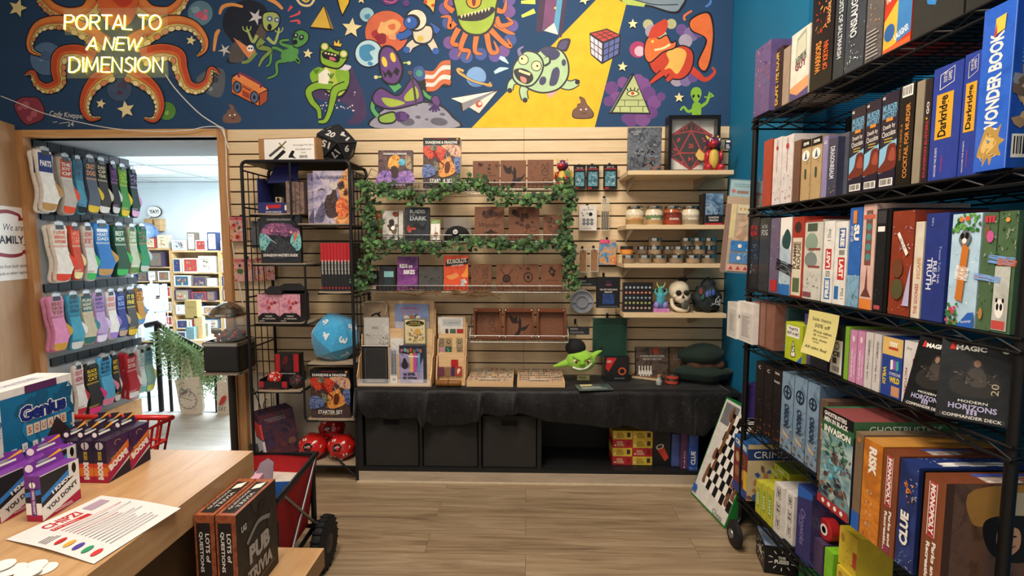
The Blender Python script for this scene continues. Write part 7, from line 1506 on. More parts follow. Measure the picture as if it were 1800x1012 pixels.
def bdemo(f):f.daubs(30,H('b5502f','8a3a26','d9703f','5a2a22'),3,0,0,1,.65);f.daubs(16,H('a58aa8','d9c0c9','7a5f7a','c98a6a'),4,0,.6,1,1);f.ell(.4,.45,.24,.09,c_('6a3f26'));f.ell(.42,.25,.28,.1,c_('54502f'));f.poly([(.3,.78),(.4,.8),(.85,.6),(.75,.57)],W_);f.text('UNLOCK!',.57,.69,.5,.04,K_,rot=-48);f.poly([(.7,.1),(1,.5),(1,.1)],c_('b5b0d0'))
G('red and brown illustrated game with a white diagonal banner on the third rack shelf',1567,1606,372,zC,'8a3a26',(),None,bdemo,d=.28)
G('narrow cream box with red lettering beside the navy game',1608,1624,390,zC,'d9cfbc',[('THE GOONIES',.5,.2,.32,.4,'b53f2f'),('ESCAPE',.6,.52,.22,.4,'c98a4a')],None,None,d=.26)
G('navy blue game with pale slanted lettering on the third rack shelf',1626,1666,376,zC,'2a3a80',[('REAL',.52,.45,.22,.18,'c9d0e6',-90),('TRUTH',.28,.44,.30,.24,'d9def0',-90),('Tweet Tells',.72,.58,.24,.10,'8a9ad0',-90),('THE',.70,.4,.09,.08,'b5c0e0',-90),('C&B',.3,.92,.08,.09,'8a9ad0')],[(('2f4390','24326f'),FULL,8)],None,d=.28)
def gard(f):f.fill(M('b5d3e6',.4));f.daubs(16,H('e6eef2','9ac5e0'),2,0,.2,1,.7);f.daubs(30,H('4a8a3a','6aa84a','2f6a2f'),3,0,.84,1,1,(.1,.25),(.08,.15));f.circ(.35,.95,.08,c_('d9803a'));f.circ(.55,.955,.08,c_('e0602f'));f.sm([(.3,.78),(.5,.86),(.72,.8),(.62,.72),(.42,.71)],INK('6a6f75'));f.ell(.42,.80,.07,.03,K_);f.ell(.58,.805,.07,.03,K_);f.ell(.5,.76,.08,.025,W_);f.poly([(.3,.24),(.55,.22),(.68,.70),(.45,.74)],INK('c9762f'));f.text('GARDEN HEIST',.49,.475,.44,.13,W_,rot=82,bold=.03);f.daubs(24,H('3a7a35','5a9a45','2a5a2a','c24a5a'),4,0,.0,.4,.2,(.1,.2),(.08,.14));f.poly([(.42,0),(1,0),(1,.14),(.8,.13)],c_('2a5fb5'));f.text('Ravensburger',.76,.05,.36,.03,W_,rot=14)
G('pale blue game with raccoon picture on the third rack shelf',1672,1724,377,zC,'b5d3e6',(),None,gard,d=.28)
def otter(f):f.daubs(30,H('4a6a45','3a5a4a','6a8a5a','8a9a8a'),2,0,0,1,1,(.15,.3),(.06,.14));[f.rect(.15+.25*k,.92,.35+.25*k,.975,c_('c23a4a')) for k in range(3)];f.ell(.35,.84,.2,.06,INK('7a5a45'));f.ell(.6,.80,.25,.05,c_('c95a94'));f.text('OTTER',.3,.45,.28,.16,c_('c9663a'),rot=84,bold=.05);f.text('SPLASH!',.55,.45,.42,.26,c_('7fa8e0'),rot=84,bold=.07);f.ell(.3,.14,.15,.05,c_('b5803f'))
def panda(f):f.daubs(30,H('4a6a45','8a9a7a','6a8a5a','3f5a3a'),2,0,.6,1,1,(.15,.3),(.06,.14));f.rect(.02,.02,.85,.55,ART(133,['a5a8a0','c5c8c0','8a8f86'],9));f.circ(.5,.93,.12,c_('d99a4a'));f.text('SPLASH!',.3,.6,.44,.24,c_('7fa8e0'),rot=84,bold=.07);f.text('TURTLE!',.62,.58,.36,.16,c_('c9663a'),rot=84,bold=.05);f.ell(.4,.2,.24,.08,W_);f.ell(.3,.215,.07,.03,K_);f.ell(.5,.215,.07,.03,K_);f.ell(.24,.27,.06,.02,K_);f.ell(.58,.27,.06,.02,K_);f.rect(.05,.03,.75,.10,c_('c24a45'))
G('green animal game with blue bubble lettering and pink bird on the third rack shelf',1726,1752,375,zC,'4f6a4a',(),None,otter,d=.28)
G('green animal game with panda face at the near end of the third rack shelf',1753,1788,372,zC,'4f6a4a',(),None,panda,d=.28)
# ---- fourth shelf
game('puzzle_booklet_box','white boxed puzzle booklet overhanging the far end of the fourth rack shelf','puzzle',1283,1300,530,zD,M('d9d4cc',.5),lambda f:(f.rect(.1,.06,.9,.80,c_('c9c4bc')),f.lines(.25,.2,.8,.7,12,c_('8a8782'))),d=.16,v0=-.03)
game('puzzle_booklet_box','white booklet with printed text beside the copper spines on the fourth rack shelf','puzzle',1301,1329,529,zD,M('e0dad4',.5),lambda f:(f.rect(.15,.04,.95,.74,c_('d3cdc6')),f.lines(.3,.14,.85,.68,14,c_('7a7772')),f.circ(.12,.6,.06,c_('5a5855'))),d=.16,v0=-.02)
for i,(a,b_) in enumerate(((1331,1340),(1342,1351),(1353,1368))):G(['copper edged puzzle box, farthest of three on the fourth rack shelf','copper edged puzzle box, middle of three on the fourth rack shelf','copper edged puzzle box, nearest of three on the fourth rack shelf'][i],a,b_,529+i*2,zD,'8a5f4f',(),[(('a8765f','6f4a3f','d98a45','8aa8b0'),FULL,16)],d=.2,group='copper edged puzzle boxes',cat='puzzle')
G('teal and brown game with round eye behind the lime green card game',1370,1392,537,zD,'3f5f60',(),[(('5a8a8a','2f4a55','8a5a3a','4a3326'),FULL,24)],lambda f:f.poly([(0,.0),(.6,.0),(1,.16),(0,.2)],c_('2a5fa8')),d=.24,v0=.05)
def hat(f):f.rect(.08,.62,.82,.92,W_);f.text("THAT'S",.45,.84,.55,.08,K_,bold=.04);f.text('NOT A HAT',.45,.72,.68,.09,K_,bold=.04);f.sm([(.36,.12),(.62,.12),(.58,.3),(.52,.5),(.46,.5),(.42,.3)],W_);f.stroke([(.36,.12),(.62,.12),(.58,.3),(.52,.5),(.46,.5),(.42,.3)],.03,K_,3,True);f.stroke([(.42,.22),(.56,.26),(.44,.34),(.54,.4)],.03,K_,2);f.poly([(.72,0),(1,0),(1,.2)],c_('2a5fa8'))
game('card_game_box','small lime green card game with bottle drawing on the fourth rack shelf','card game',1388,1419,566,zD,M('b5c22f',.4),hat,d=.06,v0=-.012)
G('purple and blue cosmic game beside the lime green card game',1421,1436,552,zD,'4a4270',(),[(('6a5fa0','2f2a55','8a94d0','d9d0c9'),FULL,20)],d=.22)
G('dark purple game mostly behind the yellow handwritten notice',1437,1466,556,zD,'2a2a45',(),[(('3f3f66','1f1f33','5a5f8a'),FULL,16)],d=.24)
G('black box with white regulation label on the fourth rack shelf',1468,1494,572,zD,'26272a',(),None,lambda f:(f.rect(.1,.04,.9,.72,W_),f.circ(.5,.6,.18,K_),f.circ(.5,.6,.14,W_),f.text('CE',.5,.44,.5,.1,K_,bold=.04),f.bar(.2,.06,.8,.2,4),f.rect(.25,.24,.55,.36,INK('4a4a4a'))),d=.24)
G('slim lime green box before the pink game pair',1495,1503,575,zD,'7fae3a',(),[(('9ac94a','5f8a2a'),FULL,8)],d=.24)
for i,(a,b_) in enumerate(((1504,1517),(1518,1531))):G(['pink game with white lettering, farther of the pair on the fourth rack shelf','pink game with white lettering, nearer of the pair on the fourth rack shelf'][i],a,b_,581+2*i,zD,'c98ab0',[('A JANE AUSTEN',.42,.36,.55,.28,'f0e0ea'),('matchmaker',.74,.36,.42,.16,'f0e0ea')],None,lambda f:f.ell(.5,.84,.2,.06,c_('e6c5d9')),d=.24,group='pair of pink games')
for i,(a,b_) in enumerate(((1532,1546),(1547,1561))):G(['pale grey game with script lettering, farther of the pair','pale grey game with script lettering, nearer of the pair'][i],a,b_,585+3*i,zD,'cfc9c6',[('Lady Mayor',.45,.36,.4,.24,'5a5560'),('UNMASKED',.5,.72,.3,.28,'5a5560')],None,None,d=.24,group='pair of pale grey games')
def toy(f):f.rect(0,.70,1,1,c_('d9b56a'));f.text('TOY',.55,.89,.42,.08,W_,bold=.08);f.rect(.3,.80,.78,.84,c_('b53a2f'));f.text('WILD!',.16,.34,.3,.18,c_('d9c02f'),rot=-90,bold=.05);f.text('SOMEONE',.68,.40,.55,.05,W_);f.text('WILD',.68,.30,.5,.10,c_('d9c02f'),bold=.06);[f.poly([(.45+.14*k,.46),(.58+.14*k,.48),(.56+.14*k,.64),(.44+.14*k,.62)],(W_,c_('8a5ab0'),c_('3fa89c'))[k]) for k in range(3)];f.rect(.55,.03,.95,.2,c_('c9906a'))
G('blue and yellow card game with fanned cards on the fourth rack shelf',1563,1600,592,zD,'2a4594',(),None,toy,d=.2,cat='card game')
def pic(f):f.text('Disney',.35,.88,.4,.07,INK('4a4a55'),shear=.3);f.text('PICTOPIA',.22,.34,.45,.16,c_('a83a55'),rot=-90,bold=.03);f.text('PI',.8,.68,.3,.12,c_('a83a55'),bold=.03);f.rect(.55,.2,.95,.55,K_)
G('white picture trivia game beside the dark tilted card decks',1602,1628,600,zD,'dcd8d4',(),None,pic,d=.2)
def magic(f):f.fill(ART(136,['08090b','0d1012','15191c','07080a'],14));f.sm([(.40,.62),(.44,.74),(.52,.78),(.60,.74),(.62,.62),(.78,.56),(.86,.44),(.78,.34),(.6,.30),(.35,.30),(.18,.36),(.16,.48),(.28,.56)],INK('24211f'));f.ell(.52,.71,.05,.045,c_('8a6a55'));f.sm([(.42,.62),(.52,.66),(.62,.62),(.66,.46),(.52,.42),(.38,.46)],INK('3f3934'));f.daubs(18,H('4a423a','302c28','1a1918','5a4e45'),5,.2,.33,.8,.6,(.05,.12),(.015,.04));f.text('MAGIC',.42,.89,.42,.065,W_,bold=.04);f.poly([(.12,.86),(.2,.86),(.2,.93),(.15,.95)],c_('c22f26'));f.circ(.88,.90,.05,W_);f.text('MODERN',.5,.235,.4,.03,W_);f.text('HORIZONS',.5,.165,.66,.07,c_('a5a0c0'),bold=.03);f.text('III',.5,.105,.14,.05,c_('a5a0c0'),bold=.03);f.rect(.06,.02,.94,.075,INK('33302f'));f.text('COMMANDER DECK',.5,.047,.80,.036,W_);f.text('20',.78,.42,.14,.10,c_('b5a88a'),rot=90)
tl_=lambda f:f.fill(ART(137,['1f3f45','2f5a60','183036'],10))
for i,(px,py,vq,w2,h2,rz_k,lb) in enumerate(((1622,716,-.035,.105,.185,-72,'dark card deck box with two figures, farther of the tilted pair'),(1692,752,.0,.130,.195,-44,'dark card deck box with seated armoured figure, nearest of the tilted pair'))):
    q=rk(rkpix(px,py,vq)[0],vq+.02,0);goods('card_deck_box',lb,'card game',(q.x,q.y,zD+.012),w2,.055,h2,M('0c0d10',.4),magic,left=tl_,right=tl_ if i==0 else (lambda f:f.star(.5,.5,.1,c_('5a4a80'))),rot=(R(-16),0,R(rz_k)),group='pair of dark card decks')
# sale notice
u,z=rkpix(1440,560,-.008);q0=rk(u,-.010,0)
mb=MB();wv=rkpix(1482,560,-.01)[0]-rkpix(1428,560,-.01)[0];hh=.155
ypap=M('ddd28a',.6,var=.03);N=8
pos=lambda s_,t_:V((s_*wv-.012*t_,-.008-.018*t_*t_+.004*sin(3*s_),-t_*hh))
vs=[pos(i/N,j/N) for j in range(N+1) for i in range(N+1)];mb.add(vs,[(j*(N+1)+i,j*(N+1)+i+1,(j+1)*(N+1)+i+1,(j+1)*(N+1)+i) for j in range(N) for i in range(N)],ypap,True)
f=Face(mb,1,1,pt=lambda x,y,k:pos(x,1-y)+V((0,-.0006*1-.0001*k,0)))
for s_,x,y,w2,h2 in (('Sale Items',.45,.82,.62,.07),('50% off',.5,.68,.5,.08),('Price taken',.55,.55,.6,.06),('@ counter',.5,.47,.5,.05),('this sheet',.5,.38,.5,.05),('only',.4,.31,.2,.05),('All sales final',.45,.18,.72,.06)):f.text(s_,x,y,w2,h2,INK('2f2f33'),shear=.15)
tag(mb.build('sale_notice',rk(rkpix(1428,535,-.01)[0],-.012,zC-.030),R(-90)+RKA),'yellow handwritten sale notice hanging from the front of the third rack shelf','notice')
# ---- fifth shelf
G('slim purple game at the far end of the fifth rack shelf',1314,1325,676,zE,'4a3a80',[('SELFISH',.5,.45,.55,.5,'d9d4e6')],None,None,d=.2,v0=.03)
fr_=[(('3a3030','211d1f','55453a'),(0,.3,1,1),14),(('c2662f','d9904a','7a3a22'),(.05,.02,.95,.3),12),(('6a5045','8a6a55'),(.3,.4,.7,.75),6)]
for i,(a,b_) in enumerate(((1330,1344),(1345,1360),(1361,1375))):G(['dark fiery fantasy game, farthest of three on the fifth rack shelf','dark fiery fantasy game, middle of three on the fifth rack shelf','dark game with white lettering next to the blue emblem boxes'][i],a,b_,633+i*7,zE,'241f20',[('C',.5,.93,.3,.05,'c9c5c0',0)] if i < 2 else [('DEVIR',.5,.95,.6,.03,'d9d4cc',0),('Invocation',.5,.84,.7,.04,'c9c4bc',0)],fr_,None,d=.28,yref=(633+i*7,640+i*7))
def orion(f):f.rect(0,0,1,1,ART(139,['4a6078','6f8aa5','8aa5bd','5a7390'],12));f.daubs(22,H('6a5a4a','8a7a66','4a4038','a58a6a'),3,0,0,1,.36,(.1,.3),(.05,.14));f.circ(.5,.76,.34,INK('1d2a3f'));f.circ(.5,.76,.24,INK('7a94ad'));f.rect(.44,.70,.56,.82,INK('1d2a3f'));f.rect(.30,.748,.70,.772,INK('1d2a3f'));f.text('ORION',.5,.46,.30,.4,INK('2a3a50'),rot=-90,bold=.04);f.poly([(.2,.3),(.4,.24),(.8,.2),(.8,.17),(.3,.2)],c_('c9b08a'))
for i,(a,b_,y) in enumerate(((1376,1397,652),(1398,1420,659),(1421,1442,670))):G(['misty blue game with ring emblem, farthest of three','misty blue game with ring emblem, middle of three','misty blue game with ring emblem, nearest of three'][i],a,b_,y,zE,'5f7690',(),None,orion,d=.28,yref=(y,y+9),group='three misty blue games',right=lambda f:(f.circ(.35,.75,.16,INK('1d2a3f')),f.circ(.35,.75,.11,INK('6f8aa5')),f.text('ORION',.7,.72,.4,.12,INK('1d2a3f'))),top=lambda f:f.fill(ART(139,['4a6078','6f8aa5','8aa5bd','5a7390'],12)))
def ghost(f):H2=H('3f6a55','5a8a70','2a4a3f','7fa890');f.rect(0,.0,1,1,ART(141,['8fb0b5','b5c9c5','5f8a94','d0d3bc'],7));f.rect(0,.88,1,1,K_);f.text('GHOSTBUSTERS',.42,.955,.72,.045,W_,bold=.03);f.rect(0,.76,1,.89,INK('2f5f3f'));f.text('MEN IN BLACK',.45,.895,.76,.05,W_,bold=.03);f.text('INVASION',.5,.80,.84,.07,W_,bold=.04);f.daubs(30,H2,4,.1,.5,.8,.75,(.1,.25),(.04,.1));f.daubs(20,H('6a2f3f','8a4455','4a2030'),5,.4,.35,1,.6);f.daubs(16,H('4f9ab0','7fc0d0'),6,.2,.3,.7,.5,(.1,.25),(.05,.1));f.daubs(26,H('2a2226','5a3a30','8a5a45','3a3f55'),7,.0,.1,1,.35,(.1,.2),(.06,.12));f.rect(0,0,1,.09,c_('a82f33'));[f.circ(.2+.2*k,.045,.05,W_) for k in range(4)]
G('brown and blue game partly hidden behind the green alien comic game',1443,1456,700,zE,'6a5344',[('FORT',.4,.62,.2,.3,'d9b58a'),('LAKE',.7,.6,.2,.3,'5a9ac0')],[(('8a6a50','4a3a30','3f5a70'),FULL,20)],None,d=.28,v0=-.02,yref=(700,708))
game('board_game_box','green and white alien comic game jutting out of the fifth rack shelf','board game',1447,1502,714,zE,M('5f8a94',.3,coat=.4),ghost,d=.30,v0=-.10,yref=(714,747),top=lambda f:(f.fill(c_('7a3a3a')),f.rect(0,.0,.12,1,c_('2f5f3f'))),right=lambda f:(f.rect(0,.84,1,1,c_('3f6a45')),f.text('GHOSTBUSTERS',.5,.92,.7,.07,W_),f.rect(0,0,1,.84,c_('1d2030')),f.daubs(24,H('3a4a78','2a2f4a','5a5f94'),4,0,.3,1,.84)))
G('tan and grey box between the alien comic game and the orange desert game',1505,1519,757,zE,'7a6550',[('08',.5,.93,.4,.05,'c98a3a',0)],[(('94805f','5a4a3a','6a6f7a'),FULL,14)],lambda f:f.rect(0,.0,1,.18,c_('2a5fb5')),d=.30,v0=-.10,yref=(757,767))
def risk(f):f.rect(0,.0,1,1,ART(143,['a85a1f','d9862f','b56a26','c2702a'],9));f.text('RISK',.5,.80,.28,.42,W_,rot=-90,bold=.05);f.daubs(14,H('7a3a1f','8a4a26','e09a4a'),3,0,.0,1,.4);[f.text(c,.45,.48-.11*k,.3,.035,c_('d9b58a')) for k,c in enumerate('DUNE')]
game('board_game_box','orange desert game on the fifth rack shelf','board game',1520,1553,768,zE,M('b56a26',.35),risk,d=.30,v0=-.10,yref=(768,787),top=lambda f:f.fill(M('b5803a',.4)))
def mono(f):f.fill(WOOD(['6f3a22','7f452a','8a4f33'],(12,12,2),4,.4));f.rect(.22,.46,.62,.96,c_('a8262a'));f.stroke([(.24,.47),(.60,.47),(.60,.95),(.24,.95)],.03,W_,1,closed=True);f.text('MONOPOLY',.42,.71,.45,.24,W_,rot=-90,bold=.05);f.text('Parks and',.62,.26,.34,.18,W_,rot=-90,bold=.04);f.text('Recreation',.34,.22,.38,.18,W_,rot=-90,bold=.04);f.rect(.3,.02,.7,.08,c_('8a3a5a'))
game('board_game_box','brown wood-look game between the orange desert game and the navy game','board game',1555,1582,788,zE,M('6f3a22',.4),mono,d=.30,v0=-.10,yref=(788,804),top=lambda f:(f.text('Parks and Recreation',.6,.5,.5,.4,W_),f.rect(.1,.3,.35,.7,c_('3a4a94'))))
def clue2(f):f.fill(ART(145,['16224a','22336a','2c4284'],9));f.daubs(18,H('b5c9e6','8aa5d0'),3,0,0,1,.16);f.daubs(14,H('c9d6ea','9ab0d9'),4,.6,.66,1,.98);f.daubs(12,H('c9662f','d98a3a'),5,.35,.56,.8,.82,(.1,.3),(.05,.1));f.text('CLUE',.45,.38,.32,.46,W_,rot=90,bold=.05)
game('board_game_box','navy blue game between the two brown wood-look games','board game',1584,1617,805,zE,M('22336a',.35),clue2,d=.30,v0=-.10,yref=(805,823),top=lambda f:(f.daubs(16,H('b5c9e6','8aa5d0'),3,0,.1,.5,.9),f.text('CLUE',.7,.5,.4,.6,W_,bold=.04)))
G('thin black box between the navy game and the nearest brown game',1618,1625,824,zE,'15151a',(),None,None,d=.28,v0=-.09,yref=(824,828))
def office(f):f.fill(INK('4a3026'));f.rect(.06,.0,1,1,ART(147,['5a3f30','6f5040','3f2c22'],10));f.sm([(.2,.95),(.85,.95),(.85,.62),(.6,.58),(.35,.62),(.2,.66)],c_('a87a3a'));f.rect(.4,.72,.7,.92,c_('b5a890'));f.sm([(.3,.68),(.5,.72),(.72,.66),(.74,.4),(.6,.3),(.4,.34),(.3,.5)],INK('1d1614'));f.sm([(.40,.60),(.54,.60),(.56,.44),(.48,.36),(.40,.42)],c_('c9987a'));f.stroke([(.43,.45),(.48,.43),(.53,.45)],.012,INK('8a4a3f'));[f.ell(x,.535,.018,.008,K_) for x in (.445,.515)];f.rect(.78,.4,1,.66,c_('8a94b0'));f.sm([(.72,.38),(.9,.40),(.95,.28),(.85,.16),(.72,.2)],c_('b58063'));f.sm([(.7,.22),(.95,.2),(.85,.1)],INK('1d1614'));f.rect(.1,.0,1,.12,c_('1f4a33'));f.text('175',.6,.05,.4,.08,W_,bold=.05)
game('board_game_box','brown wood-look game with people printed on its visible cover','board game',1627,1665,830,zE,M('6f3a22',.4),mono,d=.32,v0=-.10,yref=(830,848),right=office,top=lambda f:(f.text('Parks and Recreation',.7,.5,.5,.4,W_),f.rect(.15,.3,.4,.7,c_('3a4a94'))))
# ---- lowest shelf
def crim(f):f.rect(0,.8,1,1,c_('2a5f9c'));f.text('CRIMES',.5,.9,.8,.09,W_,rot=-6,bold=.04);[f.ell(.28+.42*(k % 2),.64-.26*(k//2),.17,.11,c_('8a5a3a')) or f.ell(.28+.42*(k % 2),.64-.26*(k//2),.12,.09,c_(('c9a07a','6a3a2a','9c6a4a','b5805a')[k])) for k in range(4)];f.rect(.75,0,1,.5,c_('d9b53a'));f.rect(0,0,1,.16,c_('3a4a94'))
game('board_game_box','blue and red detective game with portrait ovals on the lowest rack shelf','board game',1304,1330,772,zF,M('7a2f33',.4),crim,d=.28,right=lambda f:(f.fill(c_('c9b58a')),f.rect(0,.72,.9,.92,c_('1f3a70')),f.text('CRIMES',.4,.82,.6,.12,W_),f.daubs(20,H('6a5a4f','3f5a94','b5805a'),3,0,0,.6,.6,(.1,.2),(.05,.1))),top=lambda f:f.fill(c_('2a5f9c')))
for i,(a,b_) in enumerate(((1347,1357),(1358,1368),(1369,1379))):
    G(['yellow green card box, farthest of the row on the lowest rack shelf','yellow green card box, middle of the row on the lowest rack shelf','yellow green card box, nearest of the row on the lowest rack shelf'][i],a,b_,858+6*i,zF,'c2bf3a',(),[(('9ab53a','d9d04a'),FULL,6)],lambda f:(f.rect(.2,.2,.8,.8,c_('8fae3a')),f.lines(.3,.3,.7,.7,5,W_)),d=.10,cat='card game',name='card_game_box',group='row of yellow green card boxes')
for i,(px,py,u2,lb) in enumerate(((1360,830,0,'yellow green card box lying flat nearest the detective game'),(1372,815,1,'yellow green card box lying on another flat box'),(1410,815,2,'yellow card box lying flat behind the tall blue box'),(1414,800,3,'yellow card box lying topmost behind the tall blue box'))):
    uu=rkpix(px,py,.12)[0];zz=zF+.135+.031*(i % 2)
    goods('card_game_box',lb,'card game',rk(uu+.02,.16 if i < 2 else .22,zz),.12,.09,.03,M('c2bf3a',.4),lambda f:(f.rect(.1,.2,.9,.8,c_('8fae3a')),f.lines(.2,.3,.7,.7,2,W_)),rz=R(-90)+RKA,top=lambda f:f.fill(c_('7a8f33')),group='flat yellow green card boxes')
for i,(uu,vv) in enumerate(((rkpix(1362,840,.16)[0]+.02,.16),(rkpix(1412,830,.22)[0]+.02,.22))):goods('card_game_box',['yellow green card stack base under the flat boxes nearest the detective game','yellow card stack base behind the tall blue box'][i],'card game',rk(uu,vv,zF+.001),.12,.09,.133,M('b5b83a',.4),None,rz=R(-90)+RKA)
def wht(f):[f.stroke([(.3,.12+.3*k),(.7,.12+.3*k),(.7,.34+.3*k),(.3,.34+.3*k)],.05,INK('3a3a3c'),1,closed=True) or f.text(('30+','3-8','18+')[k],.5,.23+.3*k,.15,.28,INK('3a3a3c'),rot=-90,bold=.04) for k in range(3)]
G('white party game with boxed black numbers on the lowest rack shelf',1381,1398,862,zF,'dcd8d2',(),None,wht,d=.14,top=lambda f:f.fill(c_('d0ccc6')))
G('second white party game with boxed black numbers beside the tall blue box',1403,1419,878,zF,'dcd8d2',(),None,wht,d=.12,v0=.02)
def dinx(f):f.poly([(0,.82),(1,.92),(1,1),(0,1)],c_('2a5fb5'));f.text('Chronicles',.42,.45,.5,.3,c_('8a86b5'),rot=-90,shear=.2);f.text('DISNEY',.2,.52,.16,.1,c_('8a86b5'),rot=-90)
game('board_game_box','tall dark blue violet game box on the lowest rack shelf','board game',1424,1452,866,zF,M('2f2f6a',.4),dinx,d=.24,top=lambda f:f.fill(c_('22336a')),right=lambda f:(f.fill(ART(149,['2a2a4a','3f3a5f','1f2036'],12)),f.daubs(14,H('8a5a8a','a83a4a','4a6a94'),3)))
u=rkpix(1452,905,.05)[0]
t=thing('red_tin','round red tin with swirl emblem beside the tall dark blue violet game','tin',rk(u+.01,.06,zF+.16));part(lambda mb:mb.lathe([(.035,-.02),(.04,-.016),(.04,.016),(.035,.02)],M('b5262a',.3),24,axis='x'),'tin',t);part(lambda mb:[mb.lathe([(r*.9,-.0215),(r,-.0215),(r,-.0205)],W_,20,axis='x') for r in (.02,.012)],'emblem',t)
for i,(px,z_,vv,hh,lb) in enumerate(((1478,.0,.03,.10,'yellow toy box at the near end of the lowest rack shelf'),(1474,.101,.04,.13,'yellow toy box standing on another yellow toy box'),(1448,.0,.03,.12,'bright lime green box on the lowest rack shelf'))):
    u=rkpix(px,960,.02)[0];goods('toy_box',lb,'toy',rk(u+.03,vv+.05,zF+.001+z_),.085 if i < 2 else .045,.12,hh,M('d9bf3a' if i < 2 else '7fc22f',.4),(lambda f:(f.ell(.2,.75,.12,.12,c_('b5863a')),f.daubs(12,H('b58a2a','e6d05a','8a6a2a'),3,.3,.1,1,.8),f.rect(.8,.2,1,.6,c_('c24a3a')))) if i < 2 else None,rz=R(-90)+RKA)
goods('board_game_box','brown base box under the red swirl tin','board game',rk(rkpix(1452,905,.05)[0]+.01,.12,zF+.001),.06,.2,.118,M('4a3a5a',.4),None,rz=R(-90)+RKA)
# hung board pack at the far end of the rack
Yh=2.335
def hexm(f):
    f.fill(M('b59a78',.5));f.rect(0,0,.14,.9,M('7a4a3a',.5));f.rect(.14,.45,.30,.9,M('d9c98a',.5));f.daubs(26,H('c9a070','b58a5f','d3b088'),3,.32,.40,1,.76,(.15,.3),(.1,.2));f.daubs(8,H('3a6a9c','5a4a7a'),4,.7,.35,1,.5);f.rect(.32,.78,.98,.9,M('d6cfae',.5));[f.circ(.42+.13*k,.84,.04,c_('c99a45')) for k in range(5)]
    for k in range(2):f.rect(.22,.12+.16*k,.80,.26+.16*k,M('3f80bd',.5));f.daubs(6,H('7ab0dd','2a5a94'),k,.24,.13+.16*k,.78,.25+.16*k);f.circ(.5,.19+.16*k,.06,W_)
    f.rect(.16,.015,.92,.10,M('d9b0a0',.5));[f.poly([(.22+.22*k,.03),(.36+.22*k,.03),(.29+.22*k,.085)],c_('b5453a')) for k in range(3)];f.rect(.82,.1,.95,.4,M('c98a94',.5))
a_,c_2=atY(1268,400,Yh),atY(1326,400,Yh);zt_,zb_=atY(1297,346,Yh).z,atY(1297,478,Yh).z
t=thing('game_board_pack','plastic wrapped game boards with tan hex map hung by the wire rack','board pack',((a_.x+c_2.x)/2,Yh,zb_),rot=(0,R(4),0));wv=c_2.x-a_.x;hh=zt_-zb_
part(lambda mb:(mb.box(-wv/2,wv/2,-.004,.004,0,hh,M('a58a6a',.5)),hexm(Face(mb,wv,hh,O=(-wv/2,-.004,0),U=(1,0,0),Vv=(0,0,1)))),'boards',t)
def hd_(mb):mb.box(-wv*.42,wv*.58,.006,.010,hh-.01,hh+.075,M('8fb9c4',.5));f=Face(mb,wv,.07,O=(-wv*.42,.006,hh+.004),U=(1,0,0),Vv=(0,0,1));f.rect(.2,.15,.55,.35,c_('8a5a3a'));f.circ(.1,.3,.06,c_('b5453a'));f.lines(.1,.6,.8,.85,2,c_('5a8a94'));f.sm([(.6,.1),(.75,.3),(.95,.25),(.9,.1)],c_('8a5a3a'))
part(hd_,'header_card',t);part(lambda mb:mb.box(-wv*.5,wv*.58,-.0075,-.0065,-.005,hh+.078,CLEAR('f0f4f6',.07,.05)),'plastic_wrap',t);part(lambda mb:mb.tube([(wv*.4,.008,hh+.06),(wv*.5,.03,hh+.10),(wv*.62,.012,hh+.12)],.0022,m_chr,6),'hook',t)
# ---- floor by the rack
p=atZ(1302,1003,0);mm_=M('17171a',.35)
def burst(f):f.text('THE',.5,.60,.22,.10,W_,bold=.05);f.text('FUSIES',.5,.46,.42,.14,W_,bold=.05);[f.stroke([(.5+.28*cos(a),.52+.26*sin(a)),(.5+.40*cos(a),.52+.38*sin(a))],.025,W_,1) for a in [2*pi*k/10+.3 for k in range(10)]]
goods('party_game_box','black party game box with white burst lettering on the floor under the rack','board game',(RK0.x+.10,p.y+.05,0),.135,.15,.125,mm_,burst,left=burst,top=lambda f:f.fill(ART(151,['3a4a7a','6f8ab5','a5b5cf','55628a'],14)),rz=R(-12))
for i in range(2):goods('board_game_box',['lower green boxed game lying on the floor under the rack','upper green boxed game lying on the floor under the rack'][i],'board game',(RK0.x+.29,1.80,.001+.056*i),.30,.44,.055,M('1f7a33',.4),None,top=(lambda f:(f.rect(.06,.03,1,.97,c_('d9d6d0')),f.rect(.2,.3,.9,.9,c_('3a3a3c')))) if i else None,rz=R(2),group='green boxed games on the floor')
# chess set box leaning towards the blue wall
A_=atZ(1214,866,.003);B_=atZ(1258,912,.003);Tt=atY(1277,697,A_.y+.03);ux=B_-A_;ux.z=0;ux.normalize();up_=Tt-A_;up_ -=ux*up_.dot(ux);hh=up_.length;up_.normalize();wv=.36;nn=up_.cross(ux)
if nn.x < 0:nn=-nn
mb=MB();vs=[A_+ux*a+up_*b_+nn*t for t in (0,.055) for b_ in (0,hh) for a in (0,wv)];mb.add(vs,[(0,1,3,2),(4,6,7,5),(0,4,5,1),(2,3,7,6),(0,2,6,4),(1,5,7,3)],M('1f7a33',.4))
f=Face(mb,wv,hh,pt=lambda x,y,k:A_+ux*x+up_*y-nn*(.0005*k));f.rect(.02,.015,.98,.985,M('dcd9d2',.4));f.rect(.06,.76,.42,.96,M('77777a',.5))
bp=lambda u,v2:(.20+.78*u+.12*v2*(1-u),.16+.74*v2-.04*u)
f.poly([bp(0,0),bp(1,0),bp(1,1),bp(0,1)],W_);vs=[]
for i in range(8):
    for j in range(8):
        if (i+j) % 2:f.k=4;f.poly([bp(i/8,j/8),bp((i+1)/8,j/8),bp((i+1)/8,(j+1)/8),bp(i/8,(j+1)/8)],K_)
f.k=6;br_=INK('7a5238');rr=random.Random(1)
